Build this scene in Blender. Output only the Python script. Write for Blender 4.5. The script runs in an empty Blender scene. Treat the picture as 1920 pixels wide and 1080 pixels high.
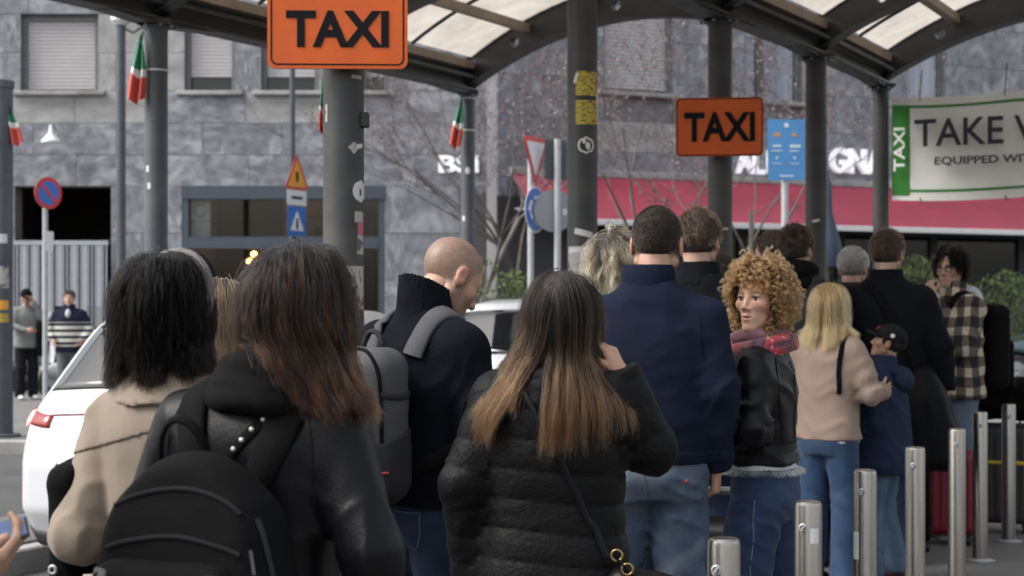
import bpy, bmesh, math, random
import numpy as np
from mathutils import Vector, Matrix
random.seed(7); RNG = np.random.default_rng(7)
SC = bpy.context.scene; COL = SC.collection
R = math.radians

# ------------------------------------------------------------------ camera, sky, sun, exposure
FPX, CAMZ, HOR = 3000.0, 1.42, 575.0            # focal length and horizon in pixels of the 1920 px photograph
cam_d = bpy.data.cameras.new('camera'); cam = bpy.data.objects.new('camera', cam_d); COL.objects.link(cam)
cam.location = (0, 0, CAMZ); cam.rotation_euler = (R(90), 0, 0)
cam_d.sensor_width = 36; cam_d.lens = 36*FPX/1920; cam_d.shift_y = (HOR-540)/1920
cam_d.clip_start = .05; cam_d.clip_end = 2000
cam_d.dof.use_dof = True; cam_d.dof.focus_distance = 4.7; cam_d.dof.aperture_fstop = 4.9; cam_d.dof.aperture_blades = 9
SC.camera = cam
W = bpy.data.worlds.new('World'); SC.world = W; W.use_nodes = True
wn = W.node_tree.nodes; wl = W.node_tree.links; wn.clear()
sky = wn.new('ShaderNodeTexSky'); sky.sky_type = 'NISHITA'; sky.sun_disc = False
SUN_EL, SUN_AZ = R(48), R(255)                   # azimuth from north (+Y) clockwise
sky.sun_elevation = SUN_EL; sky.sun_rotation = SUN_AZ; sky.dust_density = 4.0; sky.air_density = 1.6
hs = wn.new('ShaderNodeHueSaturation'); hs.inputs['Saturation'].default_value = .30
bg = wn.new('ShaderNodeBackground'); bg.inputs[1].default_value = .15
wo = wn.new('ShaderNodeOutputWorld')
wl.new(sky.outputs[0], hs.inputs['Color']); wl.new(hs.outputs[0], bg.inputs[0]); wl.new(bg.outputs[0], wo.inputs[0])
sun_d = bpy.data.lights.new('sun', 'SUN'); sun_d.energy = 1.5; sun_d.angle = R(30); sun_d.color = (1, .965, .92)
sun = bpy.data.objects.new('sun', sun_d); COL.objects.link(sun); sun.location = (0, 0, 30)
sd = Vector((math.sin(SUN_AZ)*math.cos(SUN_EL), math.cos(SUN_AZ)*math.cos(SUN_EL), math.sin(SUN_EL)))
sun.rotation_euler = sd.to_track_quat('Z', 'Y').to_euler()
SC.view_settings.view_transform = 'Standard'; SC.view_settings.look = 'None'
SC.view_settings.exposure = 0.88; SC.view_settings.gamma = 1; SC.view_settings.use_curve_mapping = False
SC.render.engine = 'CYCLES'
SC.cycles.use_denoising = True; SC.cycles.max_bounces = 8; SC.cycles.transparent_max_bounces = 8
SC.cycles.caustics_reflective = False; SC.cycles.caustics_refractive = False
try: SC.cycles_curves.shape = 'RIBBONS'
except Exception: pass

def at(px, py, s=None, d=None):
    """a point of the place: where the line of sight through a photo pixel meets a distance (s = pixels per metre there)"""
    if s is None: s = FPX/d
    return Vector(((px-960)/s, FPX/s, CAMZ-(py-HOR)/s))

# ------------------------------------------------------------------ objects and tags
def tag(o, label=None, cat=None, group=None, kind=None):
    if label: o['label'] = label
    if cat: o['category'] = cat
    if group: o['group'] = group
    if kind: o['kind'] = kind
    return o
def empty(name, loc=(0, 0, 0), rz=0.0):
    o = bpy.data.objects.new(name, None); COL.objects.link(o); o.location = loc; o.rotation_euler = (0, 0, rz)
    o.empty_display_size = .1
    return o
def link(name, data, parent=None, mat=None):
    o = bpy.data.objects.new(name, data); COL.objects.link(o)
    if mat is not None:
        data.materials.clear(); data.materials.append(mat)
    if parent is not None: o.parent = parent
    return o

# ------------------------------------------------------------------ materials
MATS = {}
def pm(name, base, rough=.6, var=.12, scale=6., bump=.0, bscale=60., metal=0., spec=.5, sheen=0., obj_var=0., col2=None, f2=.0, coat=0., detail=5., stretch=None, trans=0.):
    """procedural principled material: base colour broken up by noise, a little relief"""
    if name in MATS: return MATS[name]
    m = bpy.data.materials.new(name); m.use_nodes = True; nt = m.node_tree; N = nt.nodes; L = nt.links
    b = N['Principled BSDF']; tc = N.new('ShaderNodeTexCoord'); co = tc.outputs['Object']
    if stretch:
        mp = N.new('ShaderNodeMapping'); mp.inputs['Scale'].default_value = stretch; L.new(co, mp.inputs[0]); co = mp.outputs[0]
    if obj_var:
        oi = N.new('ShaderNodeObjectInfo'); va = N.new('ShaderNodeVectorMath'); va.operation = 'MULTIPLY_ADD'
        va.inputs[1].default_value = (1, 1, 1)
        cx = N.new('ShaderNodeCombineXYZ'); mu = N.new('ShaderNodeMath'); mu.operation = 'MULTIPLY'; mu.inputs[1].default_value = 37.
        L.new(oi.outputs['Random'], mu.inputs[0]); L.new(mu.outputs[0], cx.inputs[0]); L.new(mu.outputs[0], cx.inputs[2])
        L.new(co, va.inputs[0]); L.new(cx.outputs[0], va.inputs[2]); co = va.outputs[0]
    n = N.new('ShaderNodeTexNoise'); n.inputs['Scale'].default_value = scale; n.inputs['Detail'].default_value = detail; n.inputs['Roughness'].default_value = .62
    L.new(co, n.inputs['Vector'])
    mr = N.new('ShaderNodeMapRange'); mr.inputs[1].default_value = .28; mr.inputs[2].default_value = .72
    mr.inputs[3].default_value = 1-var; mr.inputs[4].default_value = 1+var; L.new(n.outputs[0], mr.inputs[0])
    val = mr.outputs[0]
    if obj_var:
        m2 = N.new('ShaderNodeMapRange'); m2.inputs[3].default_value = 1-obj_var; m2.inputs[4].default_value = 1+obj_var
        L.new(oi.outputs['Random'], m2.inputs[0]); mm = N.new('ShaderNodeMath'); mm.operation = 'MULTIPLY'
        L.new(val, mm.inputs[0]); L.new(m2.outputs[0], mm.inputs[1]); val = mm.outputs[0]
    vm = N.new('ShaderNodeVectorMath'); vm.operation = 'SCALE'; vm.inputs[0].default_value = base[:3]; L.new(val, vm.inputs['Scale'])
    out = vm.outputs[0]
    if col2 is not None:
        n2 = N.new('ShaderNodeTexNoise'); n2.inputs['Scale'].default_value = scale*.45; n2.inputs['Detail'].default_value = 7; n2.inputs['Distortion'].default_value = 1.2
        L.new(co, n2.inputs['Vector']); r2 = N.new('ShaderNodeMapRange'); r2.inputs[1].default_value = .48; r2.inputs[2].default_value = .66
        r2.inputs[4].default_value = f2; L.new(n2.outputs[0], r2.inputs[0])
        mx = N.new('ShaderNodeMix'); mx.data_type = 'RGBA'; L.new(r2.outputs[0], mx.inputs['Factor']); L.new(out, mx.inputs['A']); mx.inputs['B'].default_value = (*col2[:3], 1)
        out = mx.outputs['Result']
    L.new(out, b.inputs['Base Color'])
    b.inputs['Metallic'].default_value = metal; b.inputs['Specular IOR Level'].default_value = spec
    rr = N.new('ShaderNodeMapRange'); rr.inputs[3].default_value = max(.02, rough*.85); rr.inputs[4].default_value = min(1, rough*1.15)
    L.new(n.outputs[0], rr.inputs[0]); L.new(rr.outputs[0], b.inputs['Roughness'])
    if sheen: b.inputs['Sheen Weight'].default_value = sheen; b.inputs['Sheen Roughness'].default_value = .4
    if coat: b.inputs['Coat Weight'].default_value = coat; b.inputs['Coat Roughness'].default_value = .06
    if trans: b.inputs['Transmission Weight'].default_value = trans
    if bump:
        nb = N.new('ShaderNodeTexNoise'); nb.inputs['Scale'].default_value = bscale; nb.inputs['Detail'].default_value = 4
        L.new(co, nb.inputs['Vector']); bp = N.new('ShaderNodeBump'); bp.inputs['Strength'].default_value = bump; bp.inputs['Distance'].default_value = .02
        L.new(nb.outputs[0], bp.inputs['Height']); L.new(bp.outputs[0], b.inputs['Normal'])
    MATS[name] = m
    return m
def emis(name, color, strength):
    m = bpy.data.materials.new(name); m.use_nodes = True; b = m.node_tree.nodes['Principled BSDF']
    b.inputs['Base Color'].default_value = (*color, 1); b.inputs['Emission Color'].default_value = (*color, 1); b.inputs['Emission Strength'].default_value = strength
    return m

# ------------------------------------------------------------------ mesh builder
class MB:
    def __init__(s): s.v = []; s.f = []; s.mi = []
    def add(s, vs, fs, mi=0):
        o = len(s.v); s.v += [tuple(v) for v in vs]; s.f += [tuple(i+o for i in f) for f in fs]; s.mi += [mi]*len(fs); return s
    def box(s, x0, x1, y0, y1, z0, z1, M=None, mi=0, ch=0.0):
        if ch:
            vs = []; fs = []
            for z, e in ((z0, ch), (z0+ch, 0), (z1-ch, 0), (z1, ch)):
                a, b_, c, d = x0+e, x1-e, y0+e, y1-e; k = ch*.8
                vs += [(a+k, c, z), (b_-k, c, z), (b_, c+k, z), (b_, d-k, z), (b_-k, d, z), (a+k, d, z), (a, d-k, z), (a, c+k, z)]
            for r in range(3):
                for i in range(8): fs.append((r*8+i, r*8+(i+1) % 8, r*8+8+(i+1) % 8, r*8+8+i))
            fs += [tuple(range(7, -1, -1)), tuple(range(24, 32))]
        else:
            vs = [(x, y, z) for z in (z0, z1) for x, y in ((x0, y0), (x1, y0), (x1, y1), (x0, y1))]
            fs = [(3, 2, 1, 0), (4, 5, 6, 7), (0, 1, 5, 4), (1, 2, 6, 5), (2, 3, 7, 6), (3, 0, 4, 7)]
        if M is not None: vs = [M @ Vector(v) for v in vs]
        return s.add(vs, fs, mi)
    def tube(s, path, rad, n=10, cap=True, mi=0, flat=None):
        P = [Vector(p) for p in path]; rad = rad if hasattr(rad, '__len__') else [rad]*len(P)
        up = Vector((0, 0, 1)); vs = []; prev = None
        for i, p in enumerate(P):
            t = (P[min(i+1, len(P)-1)]-P[max(i-1, 0)])
            t = t.normalized() if t.length > 1e-9 else Vector((0, 0, 1))
            if prev is None: a = t.orthogonal().normalized() if abs(t.dot(up)) > .95 else t.cross(up).normalized()
            else:
                a = prev - t*prev.dot(t); a = a.normalized() if a.length > 1e-6 else t.orthogonal().normalized()
            prev = a; b = t.cross(a)
            for k in range(n):
                an = 2*math.pi*k/n; vs.append(p+(a*math.cos(an)+b*math.sin(an)*(flat or 1))*rad[i])
        fs = [(i*n+k, i*n+(k+1) % n, (i+1)*n+(k+1) % n, (i+1)*n+k) for i in range(len(P)-1) for k in range(n)]
        if cap: fs += [tuple(range(n-1, -1, -1)), tuple(range((len(P)-1)*n, len(P)*n))]
        return s.add(vs, fs, mi)
    def lathe(s, prof, n=24, c=(0, 0, 0), M=None, mi=0):
        vs = []; m = len(prof)
        for k in range(n):
            a = 2*math.pi*k/n
            for r, z in prof: vs.append(Vector((c[0]+r*math.cos(a), c[1]+r*math.sin(a), c[2]+z)))
        if M is not None: vs = [M @ v for v in vs]
        fs = [(k*m+j, ((k+1) % n)*m+j, ((k+1) % n)*m+j+1, k*m+j+1) for k in range(n) for j in range(m-1)]
        return s.add(vs, fs, mi)
    def prism(s, poly, y0, y1, M=None, mi=0):
        """polygon in (x, z) extruded along y"""
        n = len(poly); vs = [(x, y0, z) for x, z in poly]+[(x, y1, z) for x, z in poly]
        fs = [tuple(range(n)), tuple(range(2*n-1, n-1, -1))]+[(i, i+n, (i+1) % n+n, (i+1) % n) for i in range(n)]
        if M is not None: vs = [M @ Vector(v) for v in vs]
        return s.add(vs, fs, mi)
    def build(s, name, mats, parent=None, smooth=False, angle=None):
        me = bpy.data.meshes.new(name); me.from_pydata(s.v, [], s.f)
        mats = mats if isinstance(mats, (list, tuple)) else [mats]
        for m in mats: me.materials.append(m)
        if len(mats) > 1: me.polygons.foreach_set('material_index', s.mi)
        bm = bmesh.new(); bm.from_mesh(me); bmesh.ops.recalc_face_normals(bm, faces=bm.faces); bm.to_mesh(me); bm.free()
        if smooth:
            me.shade_smooth()
            if angle: me.set_sharp_from_angle(angle=R(angle))
        return link(name, me, parent)
def text(name, body, size, mat, parent, loc, rot=(R(90), 0, 0), sx=1., bold=.0, extrude=.002, align='CENTER', spacing=1.):
    c = bpy.data.curves.new(name, 'FONT'); c.body = body; c.size = size; c.align_x = align; c.align_y = 'CENTER'; c.extrude = extrude; c.offset = bold
    c.space_character = spacing; c.resolution_u = 4
    o = link(name, c, parent, mat); o.location = loc; o.rotation_euler = rot; o.scale = (sx, 1, 1)
    return o
def rrect(w, h, r, n=6):
    pts = []
    for cx, cz, a0 in ((w/2-r, h/2-r, 0), (-w/2+r, h/2-r, 90), (-w/2+r, -h/2+r, 180), (w/2-r, -h/2+r, 270)):
        for i in range(n+1):
            a = R(a0+90*i/n); pts.append((cx+r*math.cos(a), cz+r*math.sin(a)))
    return pts

# ------------------------------------------------------------------ distance-field surfaces (organic shapes, cars)
def ln(a): return np.sqrt((a*a).sum(-1))
def V3(*a): return np.array(a, dtype=np.float64)
def capsule(P, a, b, ra, rb, t_out=False):
    a = np.asarray(a, float); b = np.asarray(b, float); ba = b-a; L2 = max(ba@ba, 1e-12)
    h = np.clip(((P-a)@ba)/L2, 0, 1); d = ln(P-a-h[:, None]*ba)-(ra+(rb-ra)*h)
    return (d, h) if t_out else d
def ell(P, c, r):
    q = (P-np.asarray(c, float)); r = np.asarray(r, float); k0 = ln(q/r); k1 = ln(q/(r*r)); return k0*(k0-1)/np.maximum(k1, 1e-9)
def rbox(P, c, h, r):
    q = np.abs(P-np.asarray(c, float))-(np.asarray(h, float)-r)
    return ln(np.maximum(q, 0))+np.minimum(q.max(-1), 0)-r
def smin(a, b, k):
    h = np.clip(.5+.5*(b-a)/k, 0, 1); return b+(a-b)*h-k*h*(1-h)
def smax(a, b, k): return -smin(-a, -b, k)
def _hash(ix, iy, iz):
    h = (ix*374761393+iy*668265263+iz*2147483647) & 0xffffffff
    h = ((h ^ (h >> 13))*1274126177) & 0xffffffff
    return ((h ^ (h >> 16)) & 0xffff)/65535.
def vnoise(P):
    i = np.floor(P).astype(np.int64); f = P-i; u = f*f*(3-2*f); r = 0
    for dx in (0, 1):
        wx = u[:, 0] if dx else 1-u[:, 0]
        for dy in (0, 1):
            wy = u[:, 1] if dy else 1-u[:, 1]
            for dz in (0, 1):
                wz = u[:, 2] if dz else 1-u[:, 2]
                r = r+wx*wy*wz*_hash(i[:, 0]+dx, i[:, 1]+dy, i[:, 2]+dz)
    return r
def ridge(P, seed=0):
    n = vnoise(P+seed*17.3); return (1-np.abs(2*n-1))**2
def spline(keys, col, n=160):
    """smooth profile through key rows sorted by their first column"""
    k = np.array(keys, float); k = k[np.argsort(k[:, 0])]; z = k[:, 0]; v = k[:, col]
    zz = np.linspace(z[0], z[-1], n); m = np.gradient(v, z)
    for i in range(len(v)-1):
        if v[i] == v[i+1]: m[i] = m[i+1] = 0
    i = np.clip(np.searchsorted(z, zz)-1, 0, len(z)-2); h = z[i+1]-z[i]; t = (zz-z[i])/h
    out = (2*t**3-3*t**2+1)*v[i]+(t**3-2*t**2+t)*h*m[i]+(-2*t**3+3*t**2)*v[i+1]+(t**3-t**2)*h*m[i+1]
    return zz, out
class Profile:
    """stack of super-elliptic sections: rows (z, rx, ry, cy, cx)"""
    def __init__(s, keys, n=2.3):
        keys = [tuple(k)+(0,)*(5-len(k)) for k in keys]; s.z0 = min(k[0] for k in keys); s.z1 = max(k[0] for k in keys); s.n = n
        s.t = [spline(keys, c) for c in (1, 2, 3, 4)]
    def __call__(s, P, grow=0.):
        z = P[:, 2]; rx, ry, cy, cx = [np.interp(z, *t) for t in s.t]; rx = rx+grow; ry = ry+grow
        x = np.abs(P[:, 0]-cx); y = np.abs(P[:, 1]-cy)
        f = (((x/rx)**s.n+(y/ry)**s.n)**(1/s.n)-1)*np.minimum(rx, ry)
        return np.maximum(f, np.maximum(z-s.z1, s.z0-z))
def surf(fn, lo, hi, h):
    """naive surface nets of fn = 0 inside the box, coarse pass first"""
    lo = np.asarray(lo, float); hi = np.asarray(hi, float); C = 4
    nc = np.ceil((hi-lo)/(h*C)).astype(int)+1
    ax = [lo[k]+(np.arange(nc[k])+.5)*h*C for k in range(3)]
    G = np.stack(np.meshgrid(*ax, indexing='ij'), -1).reshape(-1, 3)
    fc = fn(G).reshape(nc); near = np.abs(fc) < h*C*1.9
    F = np.repeat(np.repeat(np.repeat(fc, C, 0), C, 1), C, 2); M = np.repeat(np.repeat(np.repeat(near, C, 0), C, 1), C, 2)
    idx = np.argwhere(M); F[M] = fn(lo+(idx+.5)*h)
    F[0] = np.maximum(F[0], h); F[-1] = np.maximum(F[-1], h); F[:, 0] = np.maximum(F[:, 0], h); F[:, -1] = np.maximum(F[:, -1], h); F[:, :, 0] = np.maximum(F[:, :, 0], h); F[:, :, -1] = np.maximum(F[:, :, -1], h)
    S = F < 0; n = F.shape
    c8 = [S[a:n[0]-1+a, b:n[1]-1+b, c:n[2]-1+c] for a in (0, 1) for b in (0, 1) for c in (0, 1)]
    cnt = sum(c.astype(np.int8) for c in c8); act = (cnt > 0) & (cnt < 8)
    ci = np.argwhere(act); vid = -np.ones(act.shape, np.int64); vid[act] = np.arange(len(ci))
    acc = np.zeros((len(ci), 3)); num = np.zeros(len(ci))
    corners = [(a, b, c) for a in (0, 1) for b in (0, 1) for c in (0, 1)]
    for a in corners:
        for k in range(3):
            if a[k]: continue
            b = list(a); b[k] = 1
            fa = F[ci[:, 0]+a[0], ci[:, 1]+a[1], ci[:, 2]+a[2]]; fb = F[ci[:, 0]+b[0], ci[:, 1]+b[1], ci[:, 2]+b[2]]
            cr = (fa < 0) != (fb < 0); t = np.where(cr, fa/np.where(cr, fa-fb, 1), 0)
            p = np.array(a, float)[None]+t[:, None]*(np.array(b)-np.array(a))[None]
            acc += np.where(cr[:, None], p, 0); num += cr
    verts = lo+(ci+acc/num[:, None]+.5)*h
    quads = []
    for k in range(3):
        i, j = [(1, 2), (2, 0), (0, 1)][k]
        sl0 = [slice(1, n[q]-1) for q in range(3)]; sl1 = list(sl0); sl0[k] = slice(0, n[k]-1); sl1[k] = slice(1, n[k])
        s0 = S[tuple(sl0)]; s1 = S[tuple(sl1)]; e = np.argwhere(s0 != s1)
        if not len(e): continue
        ins = s0[e[:, 0], e[:, 1], e[:, 2]]; base = e.copy()
        for q in range(3):
            if q != k: base[:, q] += 1
        def vv(di, dj):
            c = base.copy(); c[:, i] += di; c[:, j] += dj; return vid[c[:, 0], c[:, 1], c[:, 2]]
        q4 = np.stack([vv(-1, -1), vv(0, -1), vv(0, 0), vv(-1, 0)], 1)
        q4[~ins] = q4[~ins][:, ::-1]; quads.append(q4)
    return verts, np.concatenate(quads)
def grad(fn, P, e=.004):
    g = np.stack([fn(P+np.eye(3)[k]*e)-fn(P-np.eye(3)[k]*e) for k in range(3)], 1)/(2*e); return g
def snap(fn, P, off=0., it=6):
    """pull points onto the surface fn = off"""
    P = np.array(P, float)
    for _ in range(it):
        g = grad(fn, P); P = P-((fn(P)-off)/np.maximum((g*g).sum(1), .15))[:, None]*g
    g = grad(fn, P); return P, g/np.maximum(ln(g), 1e-9)[:, None]
def np_mesh(name, parts, mat, parent=None, cols=None, smooth=True):
    """one mesh out of several (verts, quads) arrays; cols: per-vertex rgb"""
    o = 0; vs = []; fs = []
    for v, f in parts: vs.append(v); fs.append(np.asarray(f)+o); o += len(v)
    v = np.concatenate(vs); me = bpy.data.meshes.new(name)
    nf = sum(len(f) for f in fs); w = [f.shape[1] for f in fs]
    me.vertices.add(len(v)); me.vertices.foreach_set('co', v.astype(np.float32).ravel())
    lt = np.concatenate([np.full(len(f), f.shape[1], np.int32) for f in fs]); ls = np.concatenate([[0], np.cumsum(lt)[:-1]]).astype(np.int32)
    me.loops.add(int(lt.sum())); me.loops.foreach_set('vertex_index', np.concatenate([f.ravel() for f in fs]).astype(np.int32))
    me.polygons.add(nf); me.polygons.foreach_set('loop_start', ls); me.polygons.foreach_set('loop_total', lt)
    me.update(calc_edges=True); me.validate()
    if smooth: me.shade_smooth()
    if cols is not None:
        ca = me.color_attributes.new('Col', 'FLOAT_COLOR', 'POINT'); c4 = np.ones((len(v), 4), np.float32); c4[:, :3] = cols; ca.data.foreach_set('color', c4.ravel())
    return link(name, me, parent, mat)
def resample(path, step):
    P = np.array(path, float); s = np.concatenate([[0], np.cumsum(ln(np.diff(P, axis=0)))]); n = max(3, int(s[-1]/step)+1)
    q = np.linspace(0, s[-1], n); out = np.stack([np.interp(q, s, P[:, k]) for k in range(3)], 1)
    for _ in range(3):
        out[1:-1] = .25*out[:-2]+.5*out[1:-1]+.25*out[2:]
    return out
def ribbon(fn, path, width, thick, off=0., step=.02, mask=None):
    """a flat band laid along a path on the surface fn (straps, seams); fn None leaves the path free with normals toward -y"""
    P = resample(path, step)
    if fn is not None: P, N = snap(fn, P, off)
    else: N = np.tile(V3(0, -1, 0), (len(P), 1))
    for _ in range(2): P[1:-1] = .25*P[:-2]+.5*P[1:-1]+.25*P[2:]
    T = np.gradient(P, axis=0); T /= ln(T)[:, None]; Sd = np.cross(T, N); Sd /= np.maximum(ln(Sd), 1e-9)[:, None]; N = np.cross(Sd, T)
    w = np.asarray(width if hasattr(width, '__len__') else [width]*2, float); w = np.interp(np.linspace(0, 1, len(P)), np.linspace(0, 1, len(w)), w)[:, None]/2
    t = thick
    sec = [P-Sd*w*.98, P-Sd*w+N*t*.5, P-Sd*w*.85+N*t, P+Sd*w*.85+N*t, P+Sd*w+N*t*.5, P+Sd*w*.98]
    m = len(sec); v = np.stack(sec, 1).reshape(-1, 3); n = len(P)
    f = [(i*m+k, i*m+(k+1) % m, (i+1)*m+(k+1) % m, (i+1)*m+k) for i in range(n-1) for k in range(m)]
    return v, np.array(f)
def patch(fn, grid_fn, nu, nv, off, thick):
    """a panel laid on the surface: grid_fn(u, v) gives points near it"""
    u, v = np.meshgrid(np.linspace(0, 1, nu), np.linspace(0, 1, nv), indexing='ij')
    P = np.array([grid_fn(a, b) for a, b in zip(u.ravel(), v.ravel())]); P, N = snap(fn, P, off)
    edge = ((u.ravel() < 1e-6) | (u.ravel() > 1-1e-6) | (v.ravel() < 1e-6) | (v.ravel() > 1-1e-6))
    top = P+N*np.where(edge, thick*.4, thick)[:, None]; bot = P-N*thick*.5
    vs = np.concatenate([top, bot]); n = nu*nv; f = []
    idx = lambda i, j: i*nv+j
    for i in range(nu-1):
        for j in range(nv-1):
            f.append((idx(i, j), idx(i+1, j), idx(i+1, j+1), idx(i, j+1)))
    rim = [idx(i, 0) for i in range(nu)]+[idx(nu-1, j) for j in range(1, nv)]+[idx(i, nv-1) for i in range(nu-2, -1, -1)]+[idx(0, j) for j in range(nv-2, 0, -1)]
    for a, b in zip(rim, rim[1:]+rim[:1]): f.append((a, a+n, b+n, b))
    return vs, np.array(f)

# ================================================================== THE SETTING
M_road = pm('asphalt', (.065, .065, .067), .85, .25, 1.2, .35, 90)
M_pave = pm('pavement_asphalt', (.15, .147, .145), .8, .16, .9, .3, 120, col2=(.11, .108, .105), f2=.6)
M_kerb = pm('kerb_granite', (.33, .32, .31), .75, .2, 3, .2, 80, obj_var=.12)
M_steel = pm('dark_grey_paint', (.034, .035, .036), .45, .28, 3.5, .06, 60, spec=.4, col2=(.075, .074, .07), f2=.5)
M_steel2 = pm('bluish_grey_paint', (.062, .069, .083), .45, .2, 3.5, .06, 60, col2=(.11, .115, .125), f2=.5)
M_black = pm('black_plastic', (.012, .012, .013), .5, .1)
M_white = pm('white_plastic', (.75, .75, .76), .45, .06)
M_galv = pm('galvanised_steel', (.42, .43, .45), .45, .12, 9, metal=.35)
M_marble = pm('grey_marble', (.195, .20, .228), .5, .50, 3.4, .04, 30, obj_var=.08, col2=(.44, .445, .475), f2=.65, detail=12, stretch=(2., 1, 1))
M_lime = pm('pale_stone', (.33, .325, .325), .7, .3, 2.6, .1, 40, col2=(.17, .165, .16), f2=.6)
M_core = pm('mortar', (.18, .18, .19), .9, .1)
M_shut = pm('roller_shutter', (.50, .48, .49), .6, .06, 2)
M_wfr = pm('window_stone', (.16, .16, .165), .6, .2)
M_frame = pm('blue_grey_frame', (.055, .07, .095), .45, .1)
M_darkwall = pm('dark_cladding', (.055, .055, .06), .6, .25, 2)
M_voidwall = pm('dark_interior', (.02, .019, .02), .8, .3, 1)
M_glass = pm('window_glass', (.02, .022, .024), .04, .0, spec=.6)
def glass_clear():
    m = bpy.data.materials.new('shop_glass'); m.use_nodes = True; nt = m.node_tree; N = nt.nodes; N.clear()
    o = N.new('ShaderNodeOutputMaterial'); t = N.new('ShaderNodeBsdfTransparent'); g = N.new('ShaderNodeBsdfGlossy'); g.inputs['Roughness'].default_value = .03
    t.inputs[0].default_value = (.86, .87, .86, 1); mx = N.new('ShaderNodeMixShader'); fr = N.new('ShaderNodeFresnel'); fr.inputs[0].default_value = 1.5
    nt.links.new(fr.outputs[0], mx.inputs[0]); nt.links.new(t.outputs[0], mx.inputs[1]); nt.links.new(g.outputs[0], mx.inputs[2]); nt.links.new(mx.outputs[0], o.inputs[0]); return m
M_clear = glass_clear()

EF = Vector((math.sin(R(24)), math.cos(R(24)), 0)); ER = Vector((EF.y, -EF.x, 0)); P0 = Vector((-2.66, 8.6, 0))
MQ = Matrix.Translation(P0) @ Matrix.Rotation(R(-24), 4, 'Z')          # local x across the taxi lane, local y along it
ROADZ = -.13
g = MB(); g.add([(-400, -400, ROADZ), (400, -400, ROADZ), (400, 900, ROADZ), (-400, 900, ROADZ)], [(0, 1, 2, 3)])
tag(g.build('road', M_road), kind='structure')
def slab_struct(name, x0, x1, y0, y1, M=None, mat=M_pave):
    m = MB(); m.box(x0, x1, y0, y1, ROADZ-.3, 0, M); return tag(m.build(name, mat), kind='structure')
pav = slab_struct('pavement', 2.08, 34, -22, 15, MQ)
isl = slab_struct('traffic_island', -1.6, -.7, -3, 7.6, MQ)
farp = slab_struct('pavement_far', -30, -3.9, 16.9, 33.2)
farq = slab_struct('pavement_shops', -3.9, 30, 29.0, 29.6)
kst = MB(); kst.box(.006, .994, 0, .128, -.2, .012, ch=.012); kmesh = kst.build('kerb_stone', M_kerb); kdat = kmesh.data; bpy.data.objects.remove(kmesh)
def kerbs(parent, p, q):
    p = Vector(p); q = Vector(q); n = int(round((q-p).length)); d = (q-p)/n; a = math.atan2(d.y, d.x)
    for i in range(n):
        k = link('kerb_stone', kdat, parent); k.location = p+d*i; k.rotation_euler = (0, 0, a); k.scale = (d.length, 1, 1)
kerbs(pav, MQ @ Vector((1.95, 12, 0)), MQ @ Vector((1.95, -8, 0)))
kerbs(isl, MQ @ Vector((-.57, 7.6, 0)), MQ @ Vector((-.57, -3, 0)))
kerbs(farp, (-13, 16.77, 0), (-4, 16.77, 0))

# ------------------------------------------------------------------ stone-clad buildings
slabm = MB(); slabm.box(0, 1, -.035, 0, 0, 1, ch=.006); so_ = slabm.build('stone_slab', M_marble); SLAB = so_.data; bpy.data.objects.remove(so_)
slabm = MB(); slabm.box(0, 1, -.035, 0, 0, 1, ch=.006); so_ = slabm.build('stone_slab', M_lime); SLAB2 = so_.data; bpy.data.objects.remove(so_)
def facade(root, x0, x1, ztop, zslab, openings, rows, sw, pale=()):
    """core wall with openings (x0, x1, z0, z1) and a skin of single stone slabs in front of it"""
    xs = sorted({x0, x1, *[o[0] for o in openings], *[o[1] for o in openings]}); zs = sorted({0, ztop, *[o[2] for o in openings], *[o[3] for o in openings]})
    xs = [x for x in xs if x0 <= x <= x1]; w = MB()
    for a, b in zip(xs, xs[1:]):
        for c, d in zip(zs, zs[1:]):
            if not any(o[0] < (a+b)/2 < o[1] and o[2] < (c+d)/2 < o[3] for o in openings): w.box(a, b, .0, .45, c, d)
    w.build('wall', M_core, root)
    rng = random.Random(int(x1*10)); r = 0
    for c, d in zip(rows, rows[1:]):
        if c >= zslab: break
        cuts = [x0+(sw*.5 if r % 2 else 0)+sw*i for i in range(-1, int((x1-x0)/sw)+3)]; r += 1
        blocks = sorted([(o[0], o[1]) for o in openings if o[2] < d-.05 and o[3] > c+.05])
        free = []; cur = x0
        for a, b in blocks:
            if a > cur: free.append((cur, a))
            cur = max(cur, b)
        if cur < x1: free.append((cur, x1))
        for a, b in free:
            pts = [a]+[q+rng.uniform(-.12, .12) for q in cuts if a+.3 < q < b-.3]+[b]
            for p, q in zip(pts, pts[1:]):
                is_p = any(pz0 <= (c+d)/2 <= pz1 and px0 <= (p+q)/2 <= px1 for px0, px1, pz0, pz1 in pale)
                s = link('stone_slab', SLAB2 if is_p else SLAB, root); s.location = (p+.004, -.002-rng.uniform(0, .006), c+.004); s.scale = (q-p-.008, 1, d-c-.008)
def shutter_window(root, x0, x1, z0, z1, drop=1.0, jamb=.22):
    m = MB(); m.box(x0-.02, x0+.10, .10, .22, z0, z1); m.box(x1-.10, x1+.02, .10, .22, z0, z1); m.box(x0+.1, x1-.1, .10, .22, z1-.14, z1)
    wdw = m.build('window', M_wfr, root)
    m = MB(); m.box(x0+.1, x1-.1, .2, .215, z0, z1-.14); m.build('pane', M_glass, wdw)
    zt = z1-.14; zb = z1-.14-(z1-.14-z0-.02)*drop; n = max(4, int((zt-zb)/.075)); m = MB()
    for i in range(n):
        a = zt-(zt-zb)*(i+1)/n; b = zt-(zt-zb)*i/n; m.box(x0+.1, x1-.1, .15-.012, .165, a+.008, b, ch=.006)
    sh = m.build('shutter', M_shut, wdw); sh['kind'] = 'stuff'
    m = MB(); m.box(x0-.16, x1+.16, -.16, .2, z0-.09, z0, ch=.012); m.build('sill', M_lime, wdw)
    return wdw
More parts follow.
